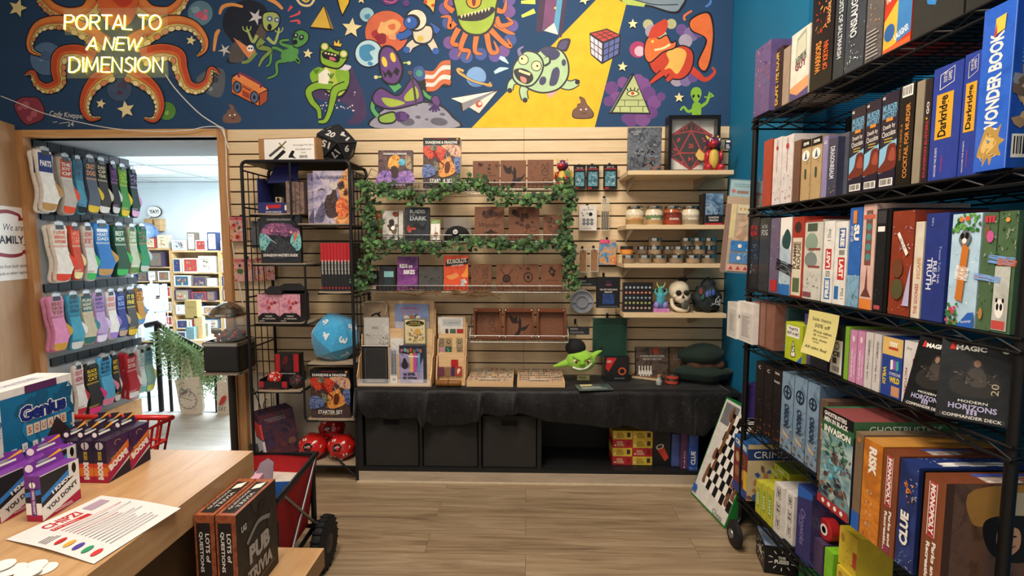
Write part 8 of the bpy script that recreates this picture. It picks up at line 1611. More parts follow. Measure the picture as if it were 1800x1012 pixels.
for i in range(18):
    u,v2=(rr.choice((0,.12)),i/9+.03) if i < 9 else (rr.choice((.85,.97)),(i-9)/9+.05);x,y=bp(u,v2);f.sm([(x-.04,y),(x+.04,y),(x+.02,y+.05),(x+.03,y+.09),(x,y+.11),(x-.03,y+.08)],br_,3)
f.rect(.04,.05,.14,.12,c_('2a5fb5'));f.text('Chess',.80,.05,.26,.045,INK('4a4a4a'));
tag(mb.build('chess_set_box'),'large flat white and green chess set box leaning beside the wire rack','board game')
# ================================================================== butcher block tables at the front
TZ,LZ=.76,.45
cr=atZ(445,792,TZ);lr=atZ(570,963,LZ);m_bb=WOOD(['b08557','bd9568','c8a277'],(7,1.2,7),3,.38,(2.2,.115,.0006,.10,(0,0,R(90))),coat=.1)
tt_=TZ-atY(442,834,cr.y).z
t=thing('display_table','butcher block table with a lower side tier holding purple and orange card games','table',(cr.x-.7,cr.y-.6,0));o=V(t.location)
def bx(x0,x1,y0,y1,z0,z1,n,m=m_bb,par=None,oo=None):q=oo or o;return part(lambda mb:mb.box(x0-q.x,x1-q.x,y0-q.y,y1-q.y,z0,z1,m),n,par or t)
bx(cr.x-1.4,cr.x,cr.y-1.15,cr.y,TZ-tt_,TZ,'table_top').modifiers.new('b','BEVEL').width=.004
bx(cr.x-1.2,lr.x,cr.y-1.15,lr.y,LZ-.06,LZ,'lower_tier').modifiers.new('b','BEVEL').width=.004
m_dk=M('5a4630',.6)
for x in (cr.x-1.32,cr.x-.12):
    for y in (cr.y-1.1,cr.y-.12):bx(x,x+.06,y,y+.06,LZ+.0005 if x > cr.x-1.2 else 0,TZ-tt_,'leg',m_dk)
for x in (cr.x-1.1,lr.x-.09):
    for y in (cr.y-1.1,cr.y-.12):bx(x,x+.06,y,y+.06,0,LZ-.06,'tier_leg',m_dk)
bx(cr.x-.045,cr.x-.03,cr.y-1.0,cr.y-.121,LZ+.0005,TZ-tt_,'side_panel',M('4a3722',.6))
# square puzzle box, face to the shop side
p=atY(128,700,1.36);hz2=atY(126,656,1.36).z-TZ
def gen(f):
    f.rect(.0,.0,1,1,M('e8e4e0',.4));f.rect(.15,.0,.97,.93,M('1f6f9c',.35));f.daubs(14,H('2a82b0','185a80'),2,.26,.05,.95,.9,(.2,.4),(.1,.2));f.rect(.42,.93,.80,1,c_('5a2a5a'));f.text('Genius',.62,.74,.58,.17,W_,bold=.10);f.text('Genius',.62,.74,.56,.155,INK('1f2f7a'),bold=.05)
    for k,c in enumerate('SQUARE'):x=.44+.082*k;f.rect(x-.036,.53,x+.036,.63,c_('e0cdb8'));f.text(c,x,.58,.04,.06,c_('c2603f'),bold=.03)
    f.poly([(.62,.44),(.76,.62),(.97,.40),(.97,.2),(.84,.26)],INK('3a2a2e'));f.daubs(14,H('c9a07a','a83a3a','3a6a94','d9b08a'),4,.7,.28,.95,.5,(.03,.07),(.02,.05));f.poly([(.28,.1),(.45,.36),(.66,.12),(.60,.0),(.32,.0)],INK('2f3338'));f.daubs(12,H('d9c92f','e0d040','3f7a45','b58a5a','8a8f94'),5,.34,.05,.6,.25,(.05,.1),(.03,.07))
    for x,y in ((.24,.42),(.36,.44),(.48,.43),(.58,.42),(.66,.30),(.72,.26)):f.rect(x-.03,y-.04,x+.03,y+.04,W_);f.text('A1',x,y,.03,.04,INK('2a4a7a'))
    f.circ(.08,.72,.055,INK('3a5f9c'));[f.circ(.08+.03*cos(a),.72+.025*sin(a),.014,c_(q)) for a,q in ((0,'d9a03a'),(1.25,'c23a3a'),(2.5,'e8e4e0'),(3.8,'5aa85a'),(5,'7a4a9c'))];f.lines(.02,.60,.13,.64,2,INK('7a7a80'));f.text('DIZE!',.08,.25,.11,.05,c_('c23a3a'));f.text('2',.93,.92,.04,.07,c_('d9e0e6'))
goods('puzzle_game_box','large teal and white puzzle game box on the butcher block table','board game',(p.x-.05,1.36-.115,TZ+.001),.23,.10,hz2,M('e4e0dc',.4),gen,rz=R(90),top=lambda f:(f.rect(.3,.3,.8,.6,c_('c9c5c8')),f.text('Genius SQUARE',.55,.45,.4,.25,INK('4a3f6a'))))
# hanging card games
def tabbed(name,label,loc,w,d,h,m,front,right,tabm,group):
    o=goods(name,label,'card game',loc,w,d,h,m,front,None,right,group=group);mb=MB();a=w*.75
    mb.slab([(-d/2,0),(d/2,0),(d/2,h*.26),(d*.1,h*.32),(d*.1,h*.24),(-d/2+.006,h*.2)],(-w/2+.002,0,h),(0,1,0),(-.35,0,.93),.0012,tabm);f=Face(mb,d,h*.28,O=V((-w/2+.0036,-d/2,h)),U=(0,1,0),Vv=(-.35,0,.93));f.poly([(.62,.62),(1,.92),(1,.70),(.66,.55)],c_('e09a2f'));f.circ(.14,.4,.09,c_('d9c5cc'));f.rect(.3,.25,.8,.42,c_('d9d4cc'));f.ell(.5,.56,.16,.1,INK('8a8a90'))
    mb.build('hang_tab',parent=o)
m_bo,m_or=M('2b1f33',.35),None
def bsp(f):f.rect(0,0,1,.46,c_('d9422a'));f.rect(0,.16,1,.36,c_('e07a2f'));f.rect(0,0,1,.14,c_('a81f3f'));f.circ(.5,.88,.28,c_('d9c5cc'));f.rect(.42,.8,.5,.98,K_);f.text('BING BANG',.5,.64,.2,.28,c_('d9b53a'),rot=-90,bold=.03);f.text('BOOM!',.5,.28,.42,.42,W_,rot=-90,bold=.07)
def bcv(f):f.fill(ART(161,['3a2148','4a2a55','2b1f38'],12));f.poly([(0,.28),(1,.68),(1,.40),(0,.0)],c_('a81f4a'));f.poly([(0,.42),(1,.82),(1,.62),(0,.24)],c_('d9602f'));f.text('BOOM!',.5,.44,.92,.17,W_,rot=24,bold=.07);f.text('BING BANG',.55,.62,.8,.06,c_('e0b53a'),rot=24);f.stroke([(.5+.14*cos(a),.86+.06*sin(a)) for a in (0,1,2,3,4)],.03,c_('9a8a5a'));f.poly([(0,0),(1,.40),(1,.34),(0,-.0)],c_('d9d4cc'));f.poly([(.0,0),(1,0),(1,.33)],c_('2b1f33'))
w_=.0385;b0=atZ(191,849,TZ);hB=atY(191,776,b0.y).z-TZ;dB=.075
for r_ in range(2):
    for c2 in range(3):tabbed('card_game_box',f'orange and purple card game, {["nearest the table edge", "in the middle", "nearest the puzzle box"][c2]} of the {["front", "rear"][r_]} row',(b0.x-w_/2-c2*(w_+.0008),b0.y+dB/2+r_*(dB+.002),TZ+.001),w_,dB,hB,m_bo,bsp,bcv,m_bo,'orange and purple card games')
m_pu=M('6a2f86',.35)
def ksp(f):f.rect(0,0,1,.14,c_('a8203f'));f.rect(0,.14,1,.40,W_);f.rect(0,.40,1,.72,K_);f.poly([(0,.52),(1,.60),(1,.72),(0,.62)],c_('3a7ac2'));f.rect(.34,.12,.66,.72,m_pu);f.text("I KNOW, YOU DON'T",.5,.42,.52,.18,W_,rot=-90,bold=.03);f.circ(.5,.80,.2,W_);f.rect(.46,.72,.52,.9,K_)
def kcv(f):f.fill(W_);f.poly([(0,.30),(1,.72),(1,.98),(0,.98)],INK('26262b'));f.poly([(0,.52),(.8,.9),(.8,.76),(0,.40)],c_('3a86cf'));f.rect(.72,.66,1,1,W_);f.ell(.86,.84,.06,.12,K_);f.poly([(0,.0),(1,.28),(1,.04),(.3,0)],c_('b5264a'));f.text('I KNOW...',.6,.645,.72,.10,W_,rot=22,bold=.06);f.text("YOU DON'T",.52,.35,.86,.11,K_,rot=22,bold=.03);f.lines(.3,.06,.8,.14,2,W_)
k0=atZ(76,917,TZ);hK=atY(76,838,k0.y).z-TZ;wK,dK=.038,.10
for (i,j) in ((0,0),(1,0),(1,1),(2,0),(2,1)):
    tabbed('card_game_box',f'purple and blue card game, {["nearest the paper sheet", "second from the paper sheet", "third from the paper sheet"][i]}, {["front", "rear"][j]} row',(k0.x-wK/2-i*(wK+.052),k0.y+dK/2+j*(dK+.002)-.01*i,TZ+.001),wK,dK,hK,m_pu,ksp,kcv,m_pu,'purple card games on the table')
# printed sheet and paper discs
tl,tr2,br2,bl2=[atZ(x,y,TZ+.002) for x,y in ((10,948),(178,872),(318,893),(165,991))]
mb=MB();N=12
def shp(u,v2):q=(bl2*(1-u)+br2*u)*(1-v2)+(tl*(1-u)+tr2*u)*v2;q.z=TZ+.002+.007*(sin(3.1*u+1)*sin(2.5*v2+.3))**2+.004*max(0,u+v2-1.5);return q
mb.add([shp(i/N,j/N) for j in range(N+1) for i in range(N+1)],[(j*(N+1)+i,j*(N+1)+i+1,(j+1)*(N+1)+i+1,(j+1)*(N+1)+i) for j in range(N) for i in range(N)],M('d9d3d0',.6,var=.02),True)
f=Face(mb,1,1,pt=lambda x,y,k:shp(x,y)+V((0,0,.0004+.00006*k)));rc=c_('b5262a');f.text('CHIPZI',.44,.87,.38,.115,rc,bold=.03);f.rect(.24,.72,.64,.78,rc);f.text('Free Shipping Deal',.44,.75,.36,.035,W_)
f.rect(.70,.80,.92,.92,c_('a58fa0'));f.lines(.72,.81,.9,.91,4,c_('6a5a80'));f.lines(.04,.58,.2,.68,4,INK('4a4a4a'),.35)
for k in range(13):f.lines(.26,.66-.046*k,.97,.675-.046*k,1,rc if k in (0,3) else INK('8a8688'),.5,k)
for k,q in enumerate(('b5262a','d9a03a','4a3a94','2a8a5a','c22f2f')):f.ell(.12,.50-.10*k,.062,.026,c_(q))
tag(mb.build('printed_sheet'),'curling white printed sheet with red heading on the butcher block table','paper')
for i,(x,y) in enumerate(((78,1001),(60,998),(24,1006),(50,1013),(4,1003))):q=atZ(x,y,TZ);tag(part(lambda mb:mb.lathe([(.020,0),(.021,.0008),(.021,.002),(0,.002)],M('e9e5de',.6,var=.02),24),'paper_disc',None),f'round white paper disc, {ordn[i]} counted from the printed sheet','disc','white paper discs');d_=bpy.data.objects['paper_disc' if i==0 else f'paper_disc.00{i}'];d_.location=(q.x,q.y,TZ+.0005+.0023*i)
# pub trivia boxes on the lower tier
fb=atZ(492,989,LZ);ztp=atY(487,842,fb.y).z;nb=atZ(420,907,ztp);wT=.053;xr=fb.x-.004
m_brk=ART(163,['6a3322','8a4a30','a85f3f','4a2a20'],34)
def tsp(f):f.fill(m_brk);f.rect(.1,.02,.78,.92,INK('26211f'));f.text('LOTS of',.62,.66,.30,.20,W_,rot=-90,bold=.02);f.text('QUESTIONS',.30,.62,.42,.20,W_,rot=-90,bold=.02);f.circ(.45,.28,.16,c_('b5b0a8'));f.text('Chaos',.45,.10,.16,.3,W_,rot=-90,shear=.3)
def tcv(f):f.fill(INK('2c2825'));f.daubs(16,H('37322e','241f1d'),3,0,0,1,1,(.2,.4),(.1,.2));f.text('PUB',.52,.45,.52,.20,c_('b5aea4'),bold=.06);f.text('TRIVIA',.52,.22,.62,.15,c_('b5aea4'),bold=.04);f.stroke([(.22,.60),(.5,.72),(.80,.66)],.06,c_('8f8a82'));f.text('UG',.16,.80,.12,.07,c_('c9c4bc'),bold=.05);f.stroke([(.2,.08),(.9,.12)],.008,c_('a58a5a'))
def ttp(f):f.fill(m_brk);f.rect(.16,.06,.84,.9,INK('26211f'));f.text('TRIVIA',.62,.4,.4,.2,c_('c9c4bc'),rot=90);f.text('QUESTIONS',.34,.4,.5,.16,c_('c9c4bc'),rot=90);f.poly([(.3,.68),(.7,.74),(.7,.9),(.3,.82)],c_('d9d4c5'))
for i in range(2):goods('trivia_game_box',['brick patterned trivia box with its dark cover showing on lower table tier','brick patterned trivia box pressed against the table edge'][i],'board game',(xr-wT/2-i*(wT+.003),(nb.y+fb.y)/2,LZ+.001),wT,fb.y-nb.y,ztp-LZ,m_brk,tsp,ttp,tcv,group='brick patterned trivia boxes')
# red shopping basket on a wire stand
m_bk2=M('c41f1a',.35,coat=.3);bxr=atY(302,734,1.86);t=thing('shopping_basket','red plastic shopping basket behind the butcher block table','basket',(bxr.x-.20,1.72,bxr.z-.22));W2,D2,Hh=.20,.14,.22
def ring(k,z):return [(sx*W2*k,sy*D2*k,z) for sx,sy in ((-1,-1),(1,-1),(1,1),(-1,1))]
part(lambda mb:mb.tube(ring(1,Hh),.011,m_bk2,8,closed=True),'rim',t)
def bas(mb):
    a,b2=ring(.80,0),ring(.98,Hh);mb.add(a,[(0,1,2,3)],m_bk2)
    for k in range(4):
        p0,p1,q0,q1=V(a[k]),V(a[(k+1) % 4]),V(b2[k]),V(b2[(k+1) % 4]);n=9 if k % 2==0 else 6
        for i in range(n+1):u=i/n;mb.tube([p0.lerp(p1,u),q0.lerp(q1,u)],.0045,m_bk2,5)
        for v2 in (.03,.30,.62):mb.tube([p0.lerp(q0,v2),p1.lerp(q1,v2)],.006,m_bk2,5)
part(bas,'body',t);part(lambda mb:mb.tube(cr_spline([(-W2,0,Hh),(-W2*.9,-.13,Hh+.004),(0,-.16,Hh+.01),(W2*.9,-.13,Hh+.004),(W2,0,Hh)],5),.006,M('1d1d1f',.4),8),'handle',t)
t2=thing('basket_stand','thin black wire stand under the red shopping basket','stand',(bxr.x-.20,1.72,0));z_=bxr.z-.226
part(lambda mb:mb.tube(ring(.8,z_),.005,m_blk,6,closed=True),'top_ring',t2)
for sx,sy in ((-1,-1),(1,-1),(1,1),(-1,1)):part(lambda mb:mb.tube([(sx*W2*.8,sy*D2*.8,z_),(sx*W2*.8,sy*D2*.8,0)],.005,m_blk,6),'leg',t2)
# red folding wagon
zr=.50;c1=atZ(556,799,zr);c0=atZ(492,882,zr);fr2=M('a3161d',.8,var=.12,sc=60);WX0=c1.x-.38;WY0,WY1=1.67,c1.y;X1=c1.x
t=thing('folding_wagon','red fabric folding wagon with black frame and knobbly wheels beside the table','wagon',((WX0+X1)/2,(WY0+WY1)/2,0));o=V(t.location);Lw=lambda x,y,z:V((x,y,z))-o
ro=[Lw(WX0,WY0,zr),Lw(X1+.03,WY0,zr),Lw(X1,WY1,zr),Lw(WX0,WY1,zr)];ri=[Lw(WX0+.03,WY0+.03,.20),Lw(X1-.02,WY0+.03,.20),Lw(X1-.04,WY1-.03,.20),Lw(WX0+.03,WY1-.03,.20)]
part(lambda mb:mb.add(ro+ri,[(0,1,5,4),(1,2,6,5),(2,3,7,6),(3,0,4,7),(4,5,6,7)],fr2),'fabric_tub',t).modifiers.new('s','SOLIDIFY').thickness=.006
part(lambda mb:mb.tube([p+V((0,0,.003)) for p in ro],.013,M('2a2a2c',.5),8,closed=True),'rim',t)
for (x,y) in ((X1-.01,WY1-.02),(X1+.01,WY0+.02),(WX0+.02,WY0+.02),(WX0+.02,WY1-.02)):
    part(lambda mb:mb.tube([Lw(x,y,zr),Lw(x,y,.17)],.012,m_blk,8),'corner_post',t)
    wx=x+.07 if x > o.x else x-.05;wx -=.03*(x > o.x);wh=part(lambda mb:mb.lathe([(.055,-.024),(.09,-.026),(.108,-.016),(.112,0),(.108,.016),(.09,.026),(.055,.024)],M('17171a',.7),28,tuple(Lw(wx,y,.113)),axis='x'),'wheel',t)
    part(lambda mb:(mb.lathe([(.015,-.03),(.055,-.02),(.055,.02),(.015,.03)],M('2a2a2c',.4),16,tuple(Lw(wx,y,.113)),axis='x'),mb.tube([Lw(wx,y,.113),Lw(x,y,.18)],.012,m_blk,6)),'hub',wh)
    def tread(mb):
        for k in range(22):a=2*pi*k/22;c=Lw(wx,y+.110*cos(a),.113+.110*sin(a));mb.ell(c,(.024,.008,.008),M('121214',.8),6,4)
    part(tread,'tread',wh)['kind']='stuff'
for p,q in (((X1+.008,WY1-.03,zr),(X1+.028,WY0+.05,.20)),((X1+.028,WY0+.05,zr),(X1+.008,WY1-.03,.20))):part(lambda mb:mb.tube([Lw(*p),Lw(*q)],.006,M('8a8a8c',.35,.8),8),'cross_brace',t)
part(lambda mb:mb.tube([Lw(WX0+.02,WY1-.02,.19),Lw(X1-.01,WY1-.02,.19),Lw(X1+.01,WY0+.02,.19),Lw(WX0+.02,WY0+.02,.19)],.011,m_blk,8,closed=True),'chassis',t)
pk=M('d9a5b8',.5);p=atZ(462,846,.47)
goods('craft_box','pink dotted craft box lying in the red wagon against the table','box',(atY(425,850,1.80).x,1.765,.21),.12,.20,.30,pk,None,rz=R(8),top=lambda f:[f.circ(.1+.2*(k % 5),.1+.16*(k//5),.03,c_(('b5264a','2f2f33')[k % 2]),8) for k in range(25)])
mb=MB();q=atY(462,800,1.92);mb.slab([(-.035,0),(.035,0),(.036,.10),(.026,.16),(.0,.178),(-.026,.16),(-.036,.10)],(0,0,0),(1,.15,0),(.16,.25,.95),.004,M('9a8794',.6));tag(mb.build('cardboard_flap',(q.x-.02,1.90,.37)),'rounded lilac cardboard piece poking up from the red wagon','cardboard')
goods('craft_box','white topped blue box tilted in the red wagon','box',(atY(488,850,1.98).x-.03,1.985,.22),.20,.18,.20,M('2a5aa0',.4),lambda f:f.text('Crystal',.5,.6,.5,.3,W_),lambda f:f.rect(.03,.03,.97,.97,M('d6d0c4',.5)),lambda f:f.text('Crystal',.5,.6,.5,.2,W_),rot=(R(-8),R(4),R(14)))
bpy.data.objects['craft_box.001'].location.z=.235
# capsule machine
p=atY(405,645,3.0);gx=atY(404,600,3.0).x;t=thing('capsule_machine','old chrome and black capsule machine full of dice beside the doorway','vending machine',(gx,3.0,0));zb1,zb2,zg,zl2=[atY(405,y,3.0).z for y in (650,596,553,530)];r=.098;ch=M('b5b2ac',.22,1,var=0)
part(lambda mb:mb.lathe([(.11,0),(.11,.02),(.022,.05),(.022,zb1)],M('2a2522',.4),16),'pedestal',t)
part(lambda mb:(mb.rbox(-.108,.108,-.10,.10,zb1+.012,zb2,.012,M('161618',.35,coat=.4))),'body',t);part(lambda mb:mb.rbox(-.116,.116,-.108,.108,zb1-.008,zb1+.012,.015,ch),'base_trim',t);part(lambda mb:mb.rbox(-.112,.112,-.104,.104,zb2-.03,zb2,.012,ch),'collar',t)
part(lambda mb:mb.lathe([(r*.92,zb2),(r,zb2+.02),(r,zg-.03),(r*.88,zg)],CLEAR('e6ecee',.16,.03),28),'glass_globe',t)
part(lambda mb:mb.lathe([(.10,zg-.006),(.106,zg),(.106,zg+.014),(.097,zg+.02),(.09,zg+.038),(.03,zl2-.004),(0,zl2)],ch,28),'lid',t)
def dcs(mb):
    rr=random.Random(8)
    for i in range(120):a,q=rr.uniform(0,6.28),r*.86*sqrt(rr.random());s=.010;mb.ell((q*cos(a),q*sin(a),zb2+.008+rr.random()*.042),(s,s,s),M(rr.choice(['8a2a2f','3a4a6a','2b2b30','5a6a78','a03a3a','23262c']),.35,var=0),6,4)
part(dcs,'dice',t)['kind']='stuff'
# ================================================================== sock wall in the passage
XS=XLI+.02
def sp_(px,py,X=XS):return atX(px,py,X)
for k,(xa,ya,xb,yb,th) in enumerate(((60,255,229,289,.075),(74,377,236,389,.055),(80,507,243,492,.055),(92,634,251,601,.055))):
    a,c2=sp_(xa,ya),sp_(xb,yb);z=(a.z+c2.z)/2;th=th;n=8
    t=thing('slat_rail',['highest black rail of the sock wall','second black rail of the sock wall','third black rail of the sock wall','lowest black rail of the sock wall'][k],'display rail',(XLI+.001,(a.y+c2.y)/2,z),group='black rails of the sock wall');L_=c2.y-a.y
    part(lambda mb:[mb.box(0,.012,-L_/2+L_*i/n+.003,-L_/2+L_*(i+1)/n-.003,-th/2,th/2,M('23282e',.5)) for i in range(n)] and mb.box(0,.006,-L_/2,L_/2,-th/2+.003,th/2-.003,M('15181c',.5)),'rail',t)
SH=[(.02,1),(.60,1),(.62,.80),(.63,.60),(.70,.50),(.88,.42),(.98,.36),(.96,.29),(.85,.25),(.76,.18),(.68,.08),(.58,.015),(.40,.0),(.18,.005),(.08,.03),(.06,.09),(.14,.22),(.17,.36),(.12,.50),(.06,.65),(.03,.82)]
def sock(label,x0,y0,x1,y1,body,cuff,heel,toe,lines='e6e2da',words='',off=0.,group=None):
    X=XS+.055+off;ym=(y0+y1)/2;a,c2=sp_(x0,ym,X),sp_(x1,ym,X);zt_,zb_=sp_((x0+x1)/2,y0,X).z,sp_((x0+x1)/2,y1,X).z;wv,h=c2.y-a.y,zt_-zb_
    t=thing('sock_pair',label,'socks',(X,a.y,zb_),group=group);sh=cr_spline([(x,y,0) for x,y in SH],3,True);mB=M(body,.9,sheen=.2)
    def go(mb):
        n=len(sh);rg=[]
        for (xo,q) in ((-.014,.90),(-.008,1.),(.006,1.),(.014,.90)):rg.append([(xo,(.38+(p.x-.38)*q)*wv,(.5+(p.y-.5)*(1-(1-q)*.5))*h) for p in sh])
        vs=sum(rg,[]);mb.add(vs,[(j*n+i,j*n+(i+1) % n,(j+1)*n+(i+1) % n,(j+1)*n+i) for j in range(3) for i in range(n)],mB,True)
        tri=[tuple(q) for q in tessellate_polygon([[V((p[1],p[2],0)) for p in rg[3]]])];mb.add(rg[3],tri,mB);mb.add(rg[0],tri,mB)
        f=Face(mb,wv,h,pt=lambda x,y,k:V((.0142+.0003*k,wv*.38+(x-wv*.38)*.90,h*.5+(y-h*.5)*.95)))
        f.rect(.03,.66,.61,.985,M(cuff,.9));hd=M(heel,.9);f.sm([(.66,.50),(.88,.42),(.98,.36),(.96,.29),(.84,.25),(.76,.36)],hd,3);f.poly([(.06,.03),(.18,.005),(.40,0),(.58,.015),(.69,.09),(.71,.12),(.08,.14),(.06,.09)],M(toe,.9))
        f.lines(.06,.15,.70,.19,2,INK(lines),.35,3) if sum(map(ord,label)) % 2 else None
        for k in range(2):f.rect(.03,.645-.02*k,.61,.653-.02*k,INK(lines))
        ws_=words.split('/') if words else ['','','']
        for k,wd_ in enumerate(ws_):
            y=.93-.245*(k+.5)/len(ws_)
            if wd_:f.text(wd_,.32,y,.46,min(.10,.19/len(ws_)),INK(lines),bold=.03)
            else:f.daubs(7,[INK(lines)],k+len(label),.08,y-.03,.56,y+.03,(.06,.14),(.03,.06),0.)
        f.rect(.18,.95,.50,1.03,M('2a2c30',.4))
    part(go,'sock',t)
    part(lambda mb:(mb.slab([(0,0),(wv*.34,0),(wv*.34,.022),(wv*.17,.036),(0,.022)],(-.012,wv*.16,h-.004),(0,1,0),(0,0,1),.026,M('b5b8ba',.25,.3)),mb.tube([(-.055-off+.012-.02,wv*.33,h+.026),(.03,wv*.33,h+.026)],.0018,m_chr,5)),'hanger_clip',t)
    return t
ws1=[('white pair with navy and tan bands and tan heel',63,267,109,373,'e3ddd3','2a3a70','b5894f','b5894f','e6e2da','PARTS'),('light grey pair with orange heel and toe',102,278,139,378,'b5ab9f','b5523a','d94a26','d94a26','d9d0c4','THE/JOY/OF'),('teal pair with black heel',128,281,154,377,'3f86a0','33708a','1d2226','1d2226','22343f','I LOVE/IT'),('slate pair with yellow heel and toe',146,280,181,376,'4f5866','3f4450','d9b52f','d9b52f','d98a3a','CRAZY/DOG'),('dark brown pair with cream heel',167,284,198,377,'332a26','2a2422','d3c2a8','d9d4cc','c9b58a','DAD/OF/YEAR'),('black pair with white heel and purple cuff lettering',191,290,213,377,'17181c','4a2a55','c9c4bc','c9c6c2','a85a9c',''),('green and yellow checked pair',206,295,231,382,'3f8a3a','6a9a2f','d9b52f','d9b52f','c9c43a',''),('dark green pair with lilac heel and toe',225,299,248,383,'1f3a33','2a2f3f','c99ac0','d9a0c0','b58ac0','')]
ws2=[('white pair with orange heel and heart lettering',88,396,134,496,'e6dfd4','e0d5c5','d9432f','d9432f','d9602f','I LOVE/BEING/AWESOME'),('red orange pair with pale yellow heel',122,398,149,492,'c9482f','d9604a','e0d59a','e0d59a','e6d0b5',''),('white pair with bright green heel and toe',144,398,174,494,'d6d3cc','c9b5a8','3fae5a','3fae5a','c2504a','LOVE/IT'),('bright blue pair with tan heel and toe',163,393,208,486,'2a72b5','3a80bf','b58a4f','b5894f','d9e0e6','I/HEART/DAD'),('dark green pair with bright green heel',197,397,232,486,'1d4a33','2a5a3f','3fa858','3fa858','c9d9c2','BEST/MOM'),('sage pair with olive heel',223,399,248,482,'b5b89f','8aa06a','5a7a3a','5a7a3a','e0e0d0','THE/GOLF/LIFE'),('emerald pair with pale grey heel and toe',240,398,266,479,'1f8055','2a7050','b5b8b0','b0b0a5','c2403a','')]
ws3=[('bubblegum pink pair with ochre heel and toe',84,520,127,617,'d98ab5','c98aa5','c9973a','c9973a','8a4a3a','BE/NICE/TO'),('turquoise pair with white heel',116,517,153,615,'3f9ab5','3a8aa5','e0ddd6','c9c6c2','23384a','QUEEN/OF THE/COUCH'),('oatmeal pair with teal heel and toe',139,515,175,605,'bfb398','3f7078','3a808a','2f6a66','d9cdb0','FUN/NIGHT/WIPES'),('lilac pair with pale lilac heel',162,513,194,602,'b59ac9','a58abf','d0bfe0','d9cfe0','5a4080','MOMMY/NEEDS/A NAP'),('white pair with violet heel and orange lettering',185,512,212,596,'dfdad6','cfc9d6','9a7ac2','9a7ac2','d9703a','READ/BOOKS'),('navy pair with tan heel and toe',202,511,228,592,'2a3a80','33458a','b59a80','b59a80','8aa0d0','BEST/BOSS'),('charcoal pair with yellow heel and toe',218,508,247,590,'4a4a4c','2f3a3f','d9b53a','d9b53a','d9c03a','IT IS/FINE'),('rust orange pair with pale blue heel',236,506,258,570,'b5803a','a86a2f','5a8ab5','5a8ab5','d9c07a','')]
ws4=[('white pair with red heel and toe',128,640,156,730,'dcd8d2','d0b5b5','b52a3a','b52a3a','a82f3f','DO IT/NOW'),('black pair with hot pink heel and toe',147,637,187,728,'1c1a1a','2a2618','d93a80','d93a80','d9b52f','BLACK/GOLD/CAT'),('sky blue pair with pink heel and toe',171,625,209,712,'4fa5cf','3a8fbf','d9809a','d9809a','1f2f3f','SHE/IS/MIGHTY'),('black pair with white heel and yellow lettering',195,622,213,706,'1d1c1e','2a2820','d0ccc9','d0ccc9','d9b03a','HOT/MESS'),('bright red pair with white heel and toe',219,619,249,700,'b51f2f','b5303a','e0dcd8','e0dcd8','e6c5c5','DO NOT/DISTURB'),('white pair with teal heel',242,613,258,690,'d3dcdc','bcd0d6','6ab5b0','6ab5b0','4a7a9c',''),('mint pair with yellow heel and toe',251,609,276,687,'94b8ad','7aa0a8','d9d46a','d9d46a','3a6a9c','GOOD/DAY')]
dup_={('white pair with navy',-9,6),('light grey',-6,2),('bubblegum',-8,4),('bright blue',-7,-1),('white pair with orange',-9,3),('dark green pair with bright',-6,3),('bright red',-8,-4),('oatmeal',-5,1)}
for nm,row in zip(('highest','second','third','lowest'),(ws1,ws2,ws3,ws4)):
    for (lb,*a) in row:
        sock(lb+f' on the {nm} sock rail',*a,group=f'socks on the {nm} rail')
        for key,dx,dy in dup_:
            if lb.startswith(key):sock('matching pair behind the '+' '.join(lb.split()[:4])+f' on the {nm} sock rail',a[0]+dx,a[1]+dy*.4,a[2]+dx,a[3]+dy*.4,*a[4:],off=-.032,group=f'socks on the {nm} rail')
# ================================================================== railing, bags and shelves of the next room
m_rail=M('1b1d20',.45);YR=4.07;pr=lambda x,y:atY(x,y,YR)
rt=[pr(256,572),pr(276,567),pr(300,585),pr(345,608),pr(400,640)];t=thing('stair_railing','black metal stair railing at the far edge of the passage floor','railing',(rt[0].x,YR,0));o=V(t.location)
part(lambda mb:mb.tube([p-o for p in rt],.022,m_rail,8),'handrail',t);part(lambda mb:mb.tube([pr(250,726)-o,pr(415,726)-o],.014,m_rail,6),'bottom_rail',t)
def rz_(x):return next((a.z+(b_.z-a.z)*(x-a.x)/(b_.x-a.x) for a,b_ in zip(rt,rt[1:]) if a.x <=x <=b_.x),rt[-1].z)
for px in (259,280,298,318,352,378,399):x=pr(px,650).x;part(lambda mb:mb.tube([(x-o.x,0,.0),(x-o.x,0,rz_(x))],.020 if px==280 else .013,m_rail,8),'baluster',t)
rr=random.Random(5);t=thing('fern_garland','pale green artificial fern garland draped along the stair railing','garland',pr(280,580));o=V(t.location)
def fern(mb):
    fm=[M('a5c99a',.7,var=.2),M('bcd8ae',.7,var=.2),M('76a070',.7,var=.2)]
    for i in range(130):
        q=rr.random()**.9;c=pr(280+100*q+rr.uniform(-6,6),580+62*q+rr.uniform(-8,10))-o+V((0,rr.uniform(-.06,.04),0));a=rr.uniform(-2.6,.3);L_=rr.uniform(.12,.24);d=V((cos(a)*.6,rr.uniform(-.3,.2),sin(a)*.7-.1)).normalized();s=d.cross(V((0,1,.2))).normalized();P=[c+d*L_*k/7-V((0,0,.012*k*k/7)) for k in range(8)]
        m=rr.choice(fm);mb.tube(P,.0015,m,3)
        for k in range(1,8):
            for g in (-1,1):w3=.072*(1-k/10);mb.add([P[k],P[k]+s*g*w3+d*.012,P[k]+s*g*w3*.6+d*.022],[(0,1,2)],m)
part(fern,'fronds',t);part(lambda mb:mb.tube([pr(280,580)-o,pr(330,606)-o,pr(380,640)-o],.006,M('4a6a3f',.8),5),'stem',t)
m_can=M('e6dfd0',.95,bump=.3,sc=60)
